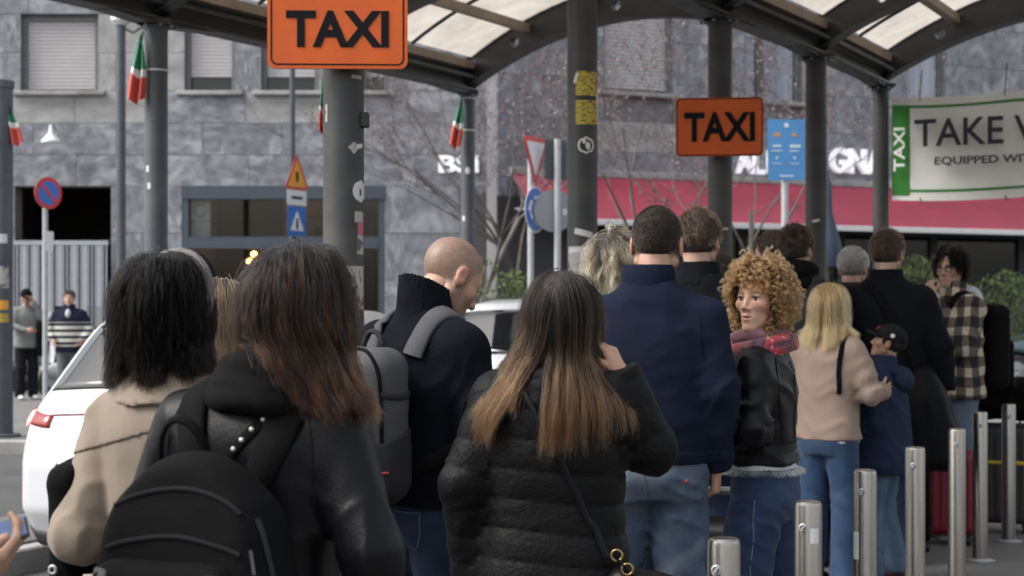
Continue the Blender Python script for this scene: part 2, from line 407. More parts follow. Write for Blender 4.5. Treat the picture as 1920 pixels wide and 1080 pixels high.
DL = 33.0; SL = FPX/DL
fx = lambda px: (px-960)/SL
bl = empty('apartment_building', (0, DL, 0)); tag(bl, 'grey marble building with roller shutter windows above a gated driveway and cafe window', 'building')
opL = [(fx(40), fx(185), 5.86, 7.45), (fx(347), fx(442), 5.86, 7.45), (fx(490), fx(598), 5.86, 7.45), (fx(678), fx(728), 5.86, 7.45), (fx(-190), fx(-60), 5.86, 7.45),
       (fx(29), fx(209), 0, 3.9), (fx(342), fx(722), .35, 3.9)]
ROWS = [0, .98, 1.95, 2.93, 3.9, 4.55, 5.2, 5.86, 6.65, 7.45, 8.2, 9.0]
facade(bl, -16, -.1, 13.5, 9, opL, ROWS, 1.75, pale=((fx(0), fx(300), 5.2, 5.86), (fx(455), fx(605), 5.2, 5.86), (fx(185), fx(347), 5.86, 9)))
for o in opL[:5]: shutter_window(bl, *o, drop=.98 if o[0] < -8 else .8)
# driveway: dark recess, gate in front
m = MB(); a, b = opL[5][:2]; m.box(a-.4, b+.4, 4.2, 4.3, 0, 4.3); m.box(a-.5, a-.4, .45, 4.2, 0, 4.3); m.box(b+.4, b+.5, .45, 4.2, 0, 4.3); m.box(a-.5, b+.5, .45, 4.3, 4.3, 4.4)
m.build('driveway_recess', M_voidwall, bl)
bulb = emis('warm_bulb', (1., .52, .16), 9.)
for bx in (a+.15, b-.22, b-.1):
    m = MB(); m.lathe([(0, -.05), (.035, -.035), (.05, 0), (.035, .035), (0, .05)], 10, (bx, 1.2, 3.72)); m.build('ceiling_lamp', bulb, bl, True)
gt = empty('driveway_gate', (0, DL-.25, 0)); tag(gt, 'pale grey steel bar gate closing the dark driveway', 'gate')
M_gate = pm('gate_paint', (.36, .38, .42), .5, .08)
zt = CAMZ+(575-452)/SL
m = MB(); m.box(a, b, -.03, .03, zt-.09, zt); m.build('rail', M_gate, gt); m = MB(); m.box(a, b, -.03, .03, .12, .2); m.build('rail', M_gate, gt)
bar = MB(); bar.box(-.014, .014, -.02, .02, .2, zt-.09); bd = bar.build('bar', M_gate, gt); bdat = bd.data; bd.location.x = a+.04
for i in range(1, 27):
    x = a+.04+i*(b-a-.08)/26; k = link('bar', bdat, gt); k.location.x = x; k.scale.x = 3.2 if i % 7 in (3, 6) else 1
# cafe front: frame, panes, room behind
a, b, c, d = opL[6]
cf = MB(); t = .13
cf.box(a, a+t, -.03, .2, c, d-.26); cf.box(b-t, b, -.03, .2, c, d-.26); cf.box(a, b, -.06, .2, d-.26, d); cf.box(a+t, b-t, -.04, .2, 2.62, 2.86); cf.box(a+t, b-t, -.03, .2, c, c+.35)
cw = cf.build('cafe_window', M_frame, bl)
m = MB(); m.box(a+t, b-t, .08, .09, c+.35, 2.62); m.build('pane', M_clear, cw); m = MB(); m.box(a+t, b-t, .08, .09, 2.86, d-.26); m.build('pane', M_clear, cw)
M_warm = pm('warm_room_wall', (.55, .42, .24), .7, .3, 1.2); M_wood = pm('dark_wood', (.06, .04, .025), .5, .3, 2)
m = MB(); m.box(a-.3, b+.3, 3.6, 3.7, .2, 4.2); m.box(a-.4, a-.3, .45, 3.7, .2, 4.2); m.box(b+.3, b+.4, .45, 3.7, .2, 4.2); m.box(a-.4, b+.4, .45, 3.7, 4.2, 4.3); m.box(a-.4, b+.4, .45, 3.7, .1, .2)
m.build('cafe_room', M_warm, bl)
for x0, x1, z0, z1 in ((a+.1, a+1.55, .2, 3.9), (a+2.9, a+3.05, .2, 3.9), (a+2.3, a+2.4, .2, 3.2), (b-.9, b-.5, .2, 3.6)):
    m = MB(); m.box(x0, x1, 3.3, 3.55, z0, z1); m.build('wood_panel', M_wood, bl)
m = MB(); m.box(a+2.0, a+2.9, 3.5, 3.58, 2.95, 3.45); m.build('framed_picture', M_lime, bl)
ch = empty('chandelier', (fx(453), DL+1.6, 0)); tag(ch, 'small chandelier with three glowing bulbs behind the cafe window', 'lamp')
m = MB(); m.tube([(0, 0, 2.62), (0, 0, 4.2)], .012, 6); m.build('stem', M_wood, ch)
for ax_, az in ((-.1, 2.4), (.1, 2.4), (0, 2.55)):
    m = MB(); m.lathe([(0, -.065), (.05, -.045), (.068, 0), (.05, .045), (0, .065)], 10, (ax_, 0, az)); m.build('bulb', bulb, ch, True)
ac = empty('air_conditioner', (fx(372), DL+.32, 3.42)); tag(ac, 'white air conditioner unit with round fan behind the cafe window', 'air conditioner')
m = MB(); m.box(-.2, .2, -.1, .1, -.22, .22, ch=.02); m.build('casing', M_white, ac)
m = MB(); m.lathe([(.15, 0), (.15, .02), (.12, .03), (.12, .005), (0, .005)], 20, M=Matrix.Translation((0, -.1, 0)) @ Matrix.Rotation(R(90), 4, 'X')); m.build('fan_grille', M_galv, ac)
m = MB(); m.box(-.2, .2, -.08, .1, -.62, -.22); m.build('bracket', M_galv, ac)
# things on the left facade
wl_ = empty('wall_lamp', (fx(105), DL-.04, CAMZ+(575-262)/SL)); tag(wl_, 'white cone wall lamp on the marble above the driveway', 'lamp')
m = MB(); m.lathe([(.035, .26), (.05, .1), (.2, -.06), (.2, -.1), (0, -.08)], 16, (0, -.32, 0)); m.build('lamp_shade', M_white, wl_, True, 40)
m = MB(); m.tube([(0, 0, .2), (0, -.2, .3), (0, -.32, .24)], .02, 8); m.build('bracket', M_galv, wl_)
rs = empty('wall_sign', (fx(860), DL-.05, CAMZ+(575-308)/SL)); tag(rs, 'white block letters on the marble wall behind the flag column', 'sign')
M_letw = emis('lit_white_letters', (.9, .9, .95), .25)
def fit_text(name, body, w, h, mat, parent, loc, rot=(R(90), 0, 0), bold=.01, extrude=.004, spacing=1.0):
    o = text(name, body, 1.0, mat, parent, loc, rot, bold=bold, extrude=0, spacing=spacing)
    bpy.context.view_layer.update(); bb = o.bound_box; W_ = max(v[0] for v in bb)-min(v[0] for v in bb); H_ = max(v[1] for v in bb)-min(v[1] for v in bb)
    cy = (max(v[1] for v in bb)+min(v[1] for v in bb))/2; cx = (max(v[0] for v in bb)+min(v[0] for v in bb))/2
    o.scale = (w/W_, h/H_, 1); o.data.extrude = extrude
    q = Matrix.Translation(loc) @ (__import__('mathutils').Euler(rot).to_matrix().to_4x4()) @ Vector((-cx*w/W_, -cy*h/H_, 0))
    bpy.context.view_layer.update(); me = bpy.data.meshes.new_from_object(o.evaluated_get(bpy.context.evaluated_depsgraph_get())); sc_ = tuple(o.scale); bpy.data.objects.remove(o)
    o = link(name, me, parent, mat); o.location = q; o.rotation_euler = rot; o.scale = sc_
    return o
fit_text('lettering', 'BSI', 75/SL, 33/SL, M_letw, rs, (0, 0, 0), bold=.03, extrude=.03)

# right-hand building, turned away
BR0 = Vector((-.3, 30.7, 0)); BRA = math.atan2(.423, .906)
br = empty('shop_building', BR0, BRA); tag(br, 'grey stone building with a dark shopfront below the long red awning', 'building')
def u_at(px):
    k = (px-960)/FPX; dx, dy = math.cos(BRA), math.sin(BRA); return (k*BR0.y-BR0.x)/(dx-k*dy)
def d_at(u): return BR0.y+u*math.sin(BRA)
def z_at(px, py): return CAMZ+(575-py)*d_at(u_at(px))/FPX
opR = [(.5, 21, .1, 3.25), (u_at(1130), u_at(1262), 5.7, 7.6), (u_at(1452), u_at(1504), 5.7, 7.6), (u_at(1395), u_at(1432), 5.7, 7.6), (u_at(1700), u_at(1772), 5.9, 7.6), (u_at(1950), u_at(2050), 5.9, 7.6)]
facade(br, 0, 22, 14, 9, opR, [0, 1.3, 2.6, 3.25, 3.9, 4.5, 5.1, 5.9, 6.75, 7.6, 8.3, 9.0], 1.4, pale=((u_at(1100), u_at(1300), 4.6, 5.86),))
M_curt = pm('pale_curtain', (.45, .48, .55), .8, .2, 3, stretch=(6, 1, .3))
for i, o in enumerate(opR[1:]):
    w_ = shutter_window(br, *o, drop=.97 if i == 0 else .25)
    if i:
        m = MB(); n = 14
        for k in range(n):
            x0 = o[0]+.12+(o[1]-o[0]-.24)*k/n; x1 = o[0]+.12+(o[1]-o[0]-.24)*(k+1)/n; m.box(x0, x1, .17+.012*(k % 2), .19, o[2]+.02, o[3]-.2)
        m.build('curtain', M_curt, w_)
m = MB(); m.box(.3, 21.2, 2.2, 2.3, 0, 3.6); m.box(.3, .4, .45, 2.2, 0, 3.6); m.box(21.1, 21.2, .45, 2.2, 0, 3.6); m.box(.3, 21.2, .45, 2.3, 3.6, 3.7); m.build('shop_recess', M_voidwall, br)
for k in range(9):
    x = .62+k*2.5; m = MB(); m.box(x-.09, x+.09, .05, .3, .1, 3.25); m.build('mullion', M_darkwall, br)
    m = MB(); m.box(x+.09, x+2.4, .12, .13, .9, 2.95); m.build('shop_pane', M_glass, br)
    m = MB(); m.box(x+.09, x+2.4, .06, .3, .1, .9); m.build('stall_riser', M_darkwall, br)
m = MB(); m.box(.5, 21, .06, .3, 2.95, 3.25); m.build('shop_lintel', M_darkwall, br)
m = MB(); m.box(-.02, u_at(1064), -.09, -.045, .1, 3.55); m.build('corner_cladding', M_darkwall, br)
M_awn = pm('red_awning_cloth', (.27, .020, .049), .75, .22, 1.5, .1, 50, sheen=.2)
aw = empty('shop_awning', BR0, BRA); tag(aw, 'long raspberry red awning with white edge over the dark shopfront', 'awning')
uA, uB = .25, 21.2
for i in range(7):
    a = uA+(uB-uA)*i/7; b = uA+(uB-uA)*(i+1)/7; m = MB(); vs = []; fs = []; NX, NY = 6, 6
    for p in range(NX+1):
        for q in range(NY+1):
            t = q/NY; vs.append((a+(b-a)*p/NX+.006*(1 if p == 0 else -1 if p == NX else 0), -.12-1.35*t, 3.98-.92*t-.05*math.sin(math.pi*t)))
    fs = [(p*(NY+1)+q, (p+1)*(NY+1)+q, (p+1)*(NY+1)+q+1, p*(NY+1)+q+1) for p in range(NX) for q in range(NY)]
    m.add(vs, fs); m.add([(x, y, z-.012) for x, y, z in vs], [f[::-1] for f in fs]); m.build('canvas', M_awn, aw, True)
m = MB(); m.box(uA, uB, -.16, .0, 3.96, 4.1, ch=.02); m.build('cassette', M_lime, aw)
m = MB(); m.box(uA, uB, -1.5, -1.46, 2.95, 3.06, ch=.008); m.build('front_bar', M_white, aw)
for x in (uA+.1, 5.5, 11, 16):
    m = MB(); m.tube([(x, -.05, 3.3), (x+.25, -.75, 3.25), (x, -1.45, 3.02)], .025, 8); m.build('arm', M_galv, aw)
sl = empty('shop_lettering', BR0, BRA); tag(sl, 'white block letters above the red awning behind the blue board', 'sign')
for body, p0, p1 in (('AL', 1374, 1427), ('L', 1433, 1455), ('GNA', 1550, 1652)):
    u0, u1 = u_at(p0), u_at(p1); pm_ = (p0+p1)/2; z0 = z_at(pm_, 327); z1 = z_at(pm_, 280 if body == 'GNA' else 284)
    fit_text('letter', body, u1-u0, z1-z0, M_letw, sl, ((u0+u1)/2, -.12, (z0+z1)/2), bold=.03, extrude=.05)

# ------------------------------------------------------------------ the taxi rank canopy: two vaults on three rows of posts
ZC = 3.44
STEP = Vector((.99, 1.78, 0)); VV = Vector((2.9, -2.2, 0))
Lr = [Vector((-2.556, 11.49, 0))+STEP*(-1), Vector((-2.556, 11.49, 0)), Vector((-1.49, 13.35, 0)), Vector((-.42, 15.23, 0))]
Rr = [Vector((-.78, 7.41, 0)), Vector((.423, 9.615, 0)), Vector((1.472, 11.32, 0)), Vector((2.478, 13.04, 0)), Vector((3.409, 14.78, 0))]
Tr = [p+VV for p in Rr]
RADR = [.095, .091, .085, .085, .074]; RADL = [.083, .083, .08, .068]
can = empty('taxi_rank_canopy', (0, 0, 0)); tag(can, 'grey steel taxi rank canopy with arched ribs and translucent roof panels on round columns', 'canopy')
def column(p, r, mat=M_steel):
    m = MB(); m.lathe([(0, -.02), (r*1.7, -.02), (r*1.7, .02), (r*1.02, .025), (r, .03), (r, ZC-.03), (r*1.12, ZC-.03), (r*1.12, ZC), (0, ZC)], 32, p)
    c = m.build('column', mat, can, True, 35)
    m = MB(); m.box(p.x-r*1.5, p.x+r*1.5, p.y-r*1.5, p.y+r*1.5, ZC, ZC+.03); m.build('cap_plate', M_steel, c)
    m = MB()
    for k in range(6):
        a = k*math.pi/3; m.lathe([(0, .0), (.012, 0), (.012, .012), (0, .014)], 6, (p.x+r*1.3*math.cos(a), p.y+r*1.3*math.sin(a), ZC-.014))
    m.build('bolt', M_galv, c)
    return c
colR = [column(p, r) for p, r in zip(Rr, RADR)]
colL = [column(p, r, M_steel2) for p, r in zip(Lr, RADL)]
colT = [column(p, .085) for p in Tr]
def beam(p, q):
    d = q-p; L_ = d.length; a = math.atan2(d.y, d.x); Mx = Matrix.Translation((p.x, p.y, ZC+.03)) @ Matrix.Rotation(a, 4, 'Z')
    m = MB(); m.box(0, L_, -.035, .035, .02, .24, Mx); m.box(0, L_, -.09, .09, .0, .02, Mx); m.box(0, L_, -.09, .09, .24, .26, Mx); m.box(0, L_, .092, .16, .10, .13, Mx); m.box(0, L_, -.16, -.092, .10, .13, Mx)
    b = m.build('edge_beam', M_steel, can)
    for s_, o_ in ((1, 0), (-1, L_)):
        m = MB(); m.prism([(o_, -.03), (o_+s_*.16, -.03), (o_+s_*.55, -.003), (o_, -.003)], -.075, .075, Mx); m.build('haunch', M_steel, b)
for row in (Lr, Rr, Tr):
    for p, q in zip(row, row[1:]): beam(p, q)
beam(Lr[0]-STEP, Lr[0])
def arch_z(t): return 4*t*(1-t)*.47
AD = .25
def arch(p, q):
    d = q-p; L_ = d.length; a = math.atan2(d.y, d.x)
    cu = bpy.data.curves.new('arch', 'CURVE'); cu.dimensions = '2D'; cu.fill_mode = 'BOTH'; cu.extrude = .035
    n = 26; lo = [(L_*i/n, arch_z(i/n)+(.0 if 1 < i < n-1 else -.02)) for i in range(n+1)]; hi = [(L_*i/n, arch_z(i/n)+AD+.05*math.sin(math.pi*i/n)) for i in range(n, -1, -1)]
    def spl(pts):
        s = cu.splines.new('POLY'); s.points.add(len(pts)-1)
        for k, (x, y) in enumerate(pts): s.points[k].co = (x, y, 0, 1)
        s.use_cyclic_u = True
    spl(lo+hi)
    for t in (.16, .47, .78):
        spl([(L_*t+.05*math.cos(k*math.pi/8), arch_z(t)+AD*.5+.05*math.sin(k*math.pi/8)) for k in range(16)])
    tmp = bpy.data.objects.new('arch_tmp', cu); COL.objects.link(tmp); bpy.context.view_layer.update()
    me = bpy.data.meshes.new_from_object(tmp.evaluated_get(bpy.context.evaluated_depsgraph_get())); bpy.data.objects.remove(tmp)
    o = link('arch', me, can, M_steel); o.location = (p.x, p.y, ZC+.06); o.rotation_euler = (R(90), 0, a)
    m = MB()
    Mx = Matrix.Translation((p.x, p.y, ZC+.06)) @ Matrix.Rotation(a, 4, 'Z')
    for i in range(n):
        for zo, sgn in ((0, -1), (AD, 1)):
            t0, t1 = i/n, (i+1)/n; e0 = arch_z(t0)+zo+(.05*math.sin(math.pi*t0) if zo else 0); e1 = arch_z(t1)+zo+(.05*math.sin(math.pi*t1) if zo else 0)
            m.prism([(L_*t0, e0), (L_*t1, e1), (L_*t1, e1+.014*sgn), (L_*t0, e0+.014*sgn)], -.075, .075, Mx)
    f_ = m.build('arch_flange', M_steel, o); f_.parent = o; f_.matrix_parent_inverse = (Matrix.Translation(o.location) @ Matrix.Rotation(a, 4, 'Z') @ Matrix.Rotation(R(90), 4, 'X')).inverted()
    return o
M_purl = pm('weathered_pale_timber', (.32, .25, .19), .7, .2, 4, .2, 40)
def roof_mat():
    m = bpy.data.materials.new('translucent_sheet'); m.use_nodes = True; nt = m.node_tree; N = nt.nodes; N.clear(); L = nt.links
    o = N.new('ShaderNodeOutputMaterial'); tr = N.new('ShaderNodeBsdfTranslucent'); df = N.new('ShaderNodeBsdfDiffuse'); mx = N.new('ShaderNodeMixShader'); mx.inputs[0].default_value = .25
    tc = N.new('ShaderNodeTexCoord'); n = N.new('ShaderNodeTexNoise'); n.inputs['Scale'].default_value = 1.7; n.inputs['Detail'].default_value = 8; n.inputs['Roughness'].default_value = .7
    rp = N.new('ShaderNodeValToRGB'); rp.color_ramp.elements[0].position = .3; rp.color_ramp.elements[0].color = (.30, .27, .24, 1); rp.color_ramp.elements[1].position = .62; rp.color_ramp.elements[1].color = (.46, .43, .39, 1)
    L.new(tc.outputs['Object'], n.inputs[0]); L.new(n.outputs[0], rp.inputs[0]); L.new(rp.outputs[0], tr.inputs[0]); L.new(rp.outputs[0], df.inputs[0])
    L.new(tr.outputs[0], mx.inputs[1]); L.new(df.outputs[0], mx.inputs[2]); L.new(mx.outputs[0], o.inputs[0]); return m
M_roof = roof_mat()
PT = [.022, .20, .40, .60, .80, .978]
def bay(a0, b0, a1, b1):
    """roof between the arch a0-b0 and the arch a1-b1"""
    def pt(t, w, dz=0.): p = (a0.lerp(b0, t)).lerp(a1.lerp(b1, t), w); return Vector((p.x, p.y, ZC+.06+arch_z(t)+AD-.06+.05*math.sin(math.pi*t)+dz))
    for t in PT:
        p, q = pt(t, .03, -.03), pt(t, .97, -.03); d = q-p; Mx = Matrix.Translation(p) @ Matrix.Rotation(math.atan2(d.y, d.x), 4, 'Z')
        m = MB(); m.box(0, d.length, -.04, .04, -.04, .035, Mx); m.build('purlin', M_purl, can)
    for ta, tb in zip(PT, PT[1:]):
        for wa, wb in ((.02, .495), (.505, .98)):
            m = MB(); n = 5; vs = [pt(ta+(tb-ta)*i/n, w_, .045+dz) for dz in (0, .008) for i in range(n+1) for w_ in (wa, wb)]
            k = 2*(n+1); fs = [(2*i, 2*i+1, 2*i+3, 2*i+2) for i in range(n)]
            m.add(vs[:k], fs); m.build('roof_panel', M_roof, can)
    for w_ in (.5,):
        m = MB(); pts = [pt(PT[0]+(PT[-1]-PT[0])*i/24, w_, .03) for i in range(25)]; m.tube(pts, .016, 6); m.build('roof_rib', M_black, can)
for i in range(4): arch(Lr[i], Rr[i])
for i in range(0, 5): arch(Rr[i], Tr[i])
for i in range(3): bay(Lr[i], Rr[i], Lr[i+1], Rr[i+1])
for i in range(0, 4): bay(Rr[i], Tr[i], Rr[i+1], Tr[i+1])  # nearest bay and its arch are out of view, added to dim the queue
# stickers on the posts (sub-parts of their column)
def sticker(col, p, r, ang, z, w, h, mat, name='sticker', shape='rect', tilt=0., lift=.0012):
    """thin paper bent round a post; ang = 0 faces the camera, positive to the right"""
    m = MB(); nu, nv = 10, 6; vs = []
    for i in range(nu+1):
        for j in range(nv+1):
            u = i/nu-.5; v = j/nv-.5
            if shape == 'disc':
                sx = math.sqrt(max(0, 1-(2*v)**2)); uu = u*sx
            else: uu = u
            x = uu*w*math.cos(tilt)-v*h*math.sin(tilt); zz = uu*w*math.sin(tilt)+v*h*math.cos(tilt)
            a = ang+x/r; rr = r+lift; vs.append((p.x+rr*math.sin(a), p.y-rr*math.cos(a), z+zz))
    fs = [(i*(nv+1)+j, (i+1)*(nv+1)+j, (i+1)*(nv+1)+j+1, i*(nv+1)+j+1) for i in range(nu) for j in range(nv)]
    m.add(vs, fs); return m.build(name, mat, col, True)
def print_mat(name, base, ink, scale, thr=.5, sz=(1, 1, 1)):
    """paper with illegible printed or torn marks"""
    m = pm(name, base, .7, .08); nt = m.node_tree; N = nt.nodes; L = nt.links; b = N['Principled BSDF']; src = b.inputs['Base Color'].links[0].from_socket
    tc = N.new('ShaderNodeTexCoord'); mp = N.new('ShaderNodeMapping'); mp.inputs['Scale'].default_value = sz; n = N.new('ShaderNodeTexNoise'); n.inputs['Scale'].default_value = scale; n.inputs['Detail'].default_value = 3
    L.new(tc.outputs['Object'], mp.inputs[0]); L.new(mp.outputs[0], n.inputs[0]); mr = N.new('ShaderNodeMapRange'); mr.inputs[1].default_value = thr; mr.inputs[2].default_value = thr+.04; L.new(n.outputs[0], mr.inputs[0])
    mx = N.new('ShaderNodeMix'); mx.data_type = 'RGBA'; L.new(mr.outputs[0], mx.inputs['Factor']); L.new(src, mx.inputs['A']); mx.inputs['B'].default_value = (*ink, 1); L.new(mx.outputs['Result'], b.inputs['Base Color']); return m
M_yel = print_mat('yellow_notice', (.50, .38, .06), (.05, .045, .02), 30, .55, (1.2, 1.2, 4.5)); M_pap = print_mat('torn_paper', (.40, .38, .36), (.13, .11, .11), 22, .56); M_stk = pm('white_sticker', (.6, .6, .6), .5, .05)
M_pink = pm('pink_sticker', (.5, .12, .2), .5, .2)
s1, s2 = 312., 405.
c, p, r = colR[1], Rr[1], .091; zz = lambda y, s: CAMZ+(575-y)/s
ang = lambda px, s, p, r: math.asin(max(-.98, min(.98, ((px-960)/s-p.x)/r)))
sticker(c, p, r, ang(1101, s1, p, r), zz(160, s1), .15, .145, M_yel); sticker(c, p, r, ang(1101, s1, p, r), zz(211, s1), .15, .16, M_yel)
sticker(c, p, r, ang(1101, s1, p, r), zz(187, s1), .15, .025, M_black, lift=.002)
sticker(c, p, r, ang(1121, s1, p, r), zz(205, s1), .05, .19, M_stk, tilt=.06, lift=.0022); sticker(c, p, r, ang(1079, s1, p, r), zz(150, s1), .018, .06, M_stk, tilt=-.3, lift=.0022)
sticker(c, p, r, ang(1098, s1, p, r), zz(275, s1), .105, .105, M_stk, shape='disc'); sticker(c, p, r, ang(1098, s1, p, r), zz(275, s1), .08, .08, M_black, shape='disc', lift=.002)
sticker(c, p, r, ang(1101, s1, p, r), zz(276, s1), .03, .05, M_stk, shape='disc', lift=.003); sticker(c, p, r, ang(1094, s1, p, r), zz(268, s1), .022, .03, M_stk, shape='disc', lift=.003)
sticker(c, p, r, ang(1093, s1, p, r), zz(438, s1), .115, .035, M_stk, tilt=-.25)
sticker(c, p, r, ang(1088, s1, p, r), zz(500, s1), .19, .24, M_pap); sticker(c, p, r, ang(1076, s1, p, r), zz(470, s1), .09, .03, M_stk, tilt=.1, lift=.002)
c, p, r = colR[0], Rr[0], .095
sticker(c, p, r, ang(678, s2, p, r), zz(360, s2), .10, .105, M_stk, shape='disc'); sticker(c, p, r, ang(677, s2, p, r), zz(362, s2), .012, .03, M_black, lift=.002)
sticker(c, p, r, ang(667, s2, p, r), zz(279, s2), .045, .045, M_pap, tilt=.7); sticker(c, p, r, ang(676, s2, p, r), zz(276, s2), .04, .02, M_stk, tilt=.2, lift=.002)
sticker(c, p, r, ang(676, s2, p, r), zz(408, s2), .06, .05, M_pap); sticker(c, p, r, ang(678, s2, p, r), zz(430, s2), .045, .055, M_pink)
sticker(c, p, r, ang(678, s2, p, r), zz(460, s2), .05, .09, M_pap); sticker(c, p, r, ang(655, s2, p, r), zz(540, s2), .2, .2, M_pap); sticker(c, p, r, ang(615, s2, p, r), zz(215, s2), .016, .08, M_pap)
sticker(c, p, r, ang(672, s2, p, r), zz(148, s2), .06, .018, M_pap)
sticker(colR[2], Rr[2], .085, .3, zz(430, 265), .05, .012, M_stk); sticker(colR[3], Rr[3], .085, -.2, zz(415, 230), .06, .02, M_stk, tilt=.2)
for px, py in ((284, 350), (281, 318)): sticker(colL[1], Lr[1], .083, ang(px, 261, Lr[1], .083), zz(py, 261), .028, .045, M_stk)
sticker(colL[3], Lr[3], .068, 0., zz(321, 197), .05, .07, M_stk, shape='disc'); sticker(colL[3], Lr[3], .068, -.6, zz(410, 197), .03, .05, M_stk)
for z_, cc, pp, rr in ((zz(133, 261), colL[1], Lr[1], .083), (zz(50, 261), colL[1], Lr[1], .083), (zz(185, 197), colL[3], Lr[3], .068), (zz(245, 197), colL[3], Lr[3], .068)):
    m = MB(); m.lathe([(rr, -.006), (rr+.004, -.006), (rr+.004, .006), (rr, .006)], 24, (pp.x, pp.y, z_)); m.build('cable_tie', M_stk, cc)
m = MB(); m.box(-.02, .02, -.03, .03, -.035, .035, Matrix.Translation((Rr[0].x+.1, Rr[0].y-.02, zz(226, s2))), ch=.006); m.build('bracket', M_black, colR[0])

# ------------------------------------------------------------------ TAXI signs
M_or = pm('orange_sign', (.56, .088, .004), .55, .12, 5, .03, 30); M_ink = pm('sign_black', (.008, .008, .010), .8, .1, spec=.15); M_back = pm('sign_back', (.25, .08, .03), .6, .1)
def taxi_sign(label, loc, w, h, tw, th, tz, rz, inset, spacing=1.):
    t = empty('taxi_sign', loc, rz); tag(t, label, 'sign', 'orange taxi signs')
    m = MB(); m.prism(rrect(w, h, .035), -.008, .012); m.build('plate', M_or, t)
    o, i_ = rrect(w-inset, h-inset, .03), rrect(w-inset-.014, h-inset-.014, .024); n = len(o); m = MB()
    vs = [(x, -.0095, z) for x, z in o]+[(x, -.0095, z) for x, z in i_]; m.add(vs, [(k, (k+1) % n, (k+1) % n+n, k+n) for k in range(n)]); m.build('border', M_ink, t)
    fit_text('lettering', 'TAXI', tw, th, M_ink, t, (0, -.0105, tz), bold=.034, extrude=.001, spacing=spacing)
    m = MB(); m.box(-.03, .03, .013, .06, -h*.3, h*.3); m.build('bracket', M_galv, t)
    return t
p = at(633, 0, s=413); taxi_sign('larger orange TAXI sign cut by the top of the picture, on the near left column', (p.x, p.y, 2.5+.23), .634, .46, .465, .166, -.05, R(2), .03)
p = at(1349, 238, s=269); taxi_sign('smaller orange TAXI sign on the column beside the blue board', (p.x, p.y, p.z), .604, .408, .49, .205, 0, R(-6), .008)

# ------------------------------------------------------------------ banner hung in the end frame
ba = empty('taxi_banner', (Rr[4].x, Rr[4].y, 0), R(-24)); tag(ba, 'white vinyl banner with green edge reading TAKE hung behind the last column', 'banner')
bw, zb, ztp = 3.3, 2.40, 3.34
M_vin = pm('white_vinyl', (.80, .80, .78), .5, .08, 3, .06, 6); M_grn = pm('green_vinyl', (.035, .22, .03), .5, .1, 3)
def bz(u, v):
    sag = .035*math.sin(math.pi*min(1, u/1.1) if u < 1.1 else math.pi*(u-1.1)/1.1 % math.pi); return zb+(ztp-zb)*v-(.02*math.sin(3*u) if v < .5 else 0)+(.05*u/3.3)*(v-.5)+(-sag*.4 if v > .5 else sag*.2)
def by(u, v): return .012*math.sin(2.1*u+1.5*v)+.008*math.sin(5.3*u-2.5*v+.7)
def bsheet(u0, u1, v0, v1, off, mat, name, nu=40, nv=12):
    m = MB(); vs = [(.1+u0+(u1-u0)*i/nu, by(u0+(u1-u0)*i/nu, v0+(v1-v0)*j/nv)+off, bz(u0+(u1-u0)*i/nu, v0+(v1-v0)*j/nv)) for i in range(nu+1) for j in range(nv+1)]
    m.add(vs, [(i*(nv+1)+j, (i+1)*(nv+1)+j, (i+1)*(nv+1)+j+1, i*(nv+1)+j+1) for i in range(nu) for j in range(nv)]); return m.build(name, mat, ba, True)
bsheet(0, bw, 0, 1, 0, M_vin, 'sheet', 80, 16)
bsheet(0, .16, .05, .93, -.004, M_grn, 'green_band'); bsheet(.16, bw, .90, .925, -.004, M_grn, 'green_band', 70, 2); bsheet(.16, bw, .085, .11, -.004, M_grn, 'green_band', 70, 2)
M_txt = pm('banner_ink', (.02, .018, .03), .6, .05)
fit_text('lettering', 'TAKE V', 1.08, .25, M_txt, ba, (.1+.215+.54, -.065, zb+.60), bold=.012)
fit_text('lettering', 'EQUIPPED WITH', .92, .085, M_txt, ba, (.1+.395+.46, -.065, zb+.335), bold=.02)
fit_text('lettering', 'TAXI', .40, .10, M_vin, ba, (.1+.075, -.055, zb+.46), rot=(R(90), R(-90), 0), bold=.02)
for u in (.25, 1.0, 1.8, 2.6):
    for v, dz in ((.97, .28), (.03, -.05)):
        m = MB(); m.tube([(.1+u, by(u, v), bz(u, v)), (.12+u, 0, bz(u, v)+dz)], .005, 5); m.build('tie', M_black, ba)

# ------------------------------------------------------------------ road signs on poles
M_blue = pm('sign_blue', (.03, .14, .50), .4, .05); M_red = pm('sign_red', (.55, .03, .04), .4, .05); M_sw = pm('sign_white', (.7, .7, .72), .4, .04); M_yell = pm('sign_yellow', (.75, .33, .03), .4, .05); M_sgb = pm('sign_back_grey', (.30, .31, .33), .5, .08, metal=.3)
def poly(n, r, a0=90, sx=1., c=(0, 0)): return [(c[0]+r*sx*math.cos(R(a0+360*k/n)), c[1]+r*math.sin(R(a0+360*k/n))) for k in range(n)]
def plate(parent, pts, y, mat, name, z, th=.004, dx=0):
    m = MB(); m.prism([(a+dx, b+z) for a, b in pts], y, y+th); return m.build(name, mat, parent)
def pole(parent, r, z0, z1, mat=M_galv, x=0, y=.06):
    m = MB(); m.tube([(x, y, z0), (x, y, z1)], r, 12); return m.build('pole', mat, parent, True, 40)
def tri(rr, down=False, k=.12):
    P = [Vector((rr*math.cos(R((270 if down else 90)+120*i)), rr*math.sin(R((270 if down else 90)+120*i)))) for i in range(3)]; out = []
    for i in range(3):
        a, b, c = P[i-1], P[i], P[(i+1) % 3]; out += [tuple(b.lerp(a, k)), tuple(b.lerp(a, k*.3).lerp(c, k*.3)), tuple(b.lerp(c, k))]
    return out
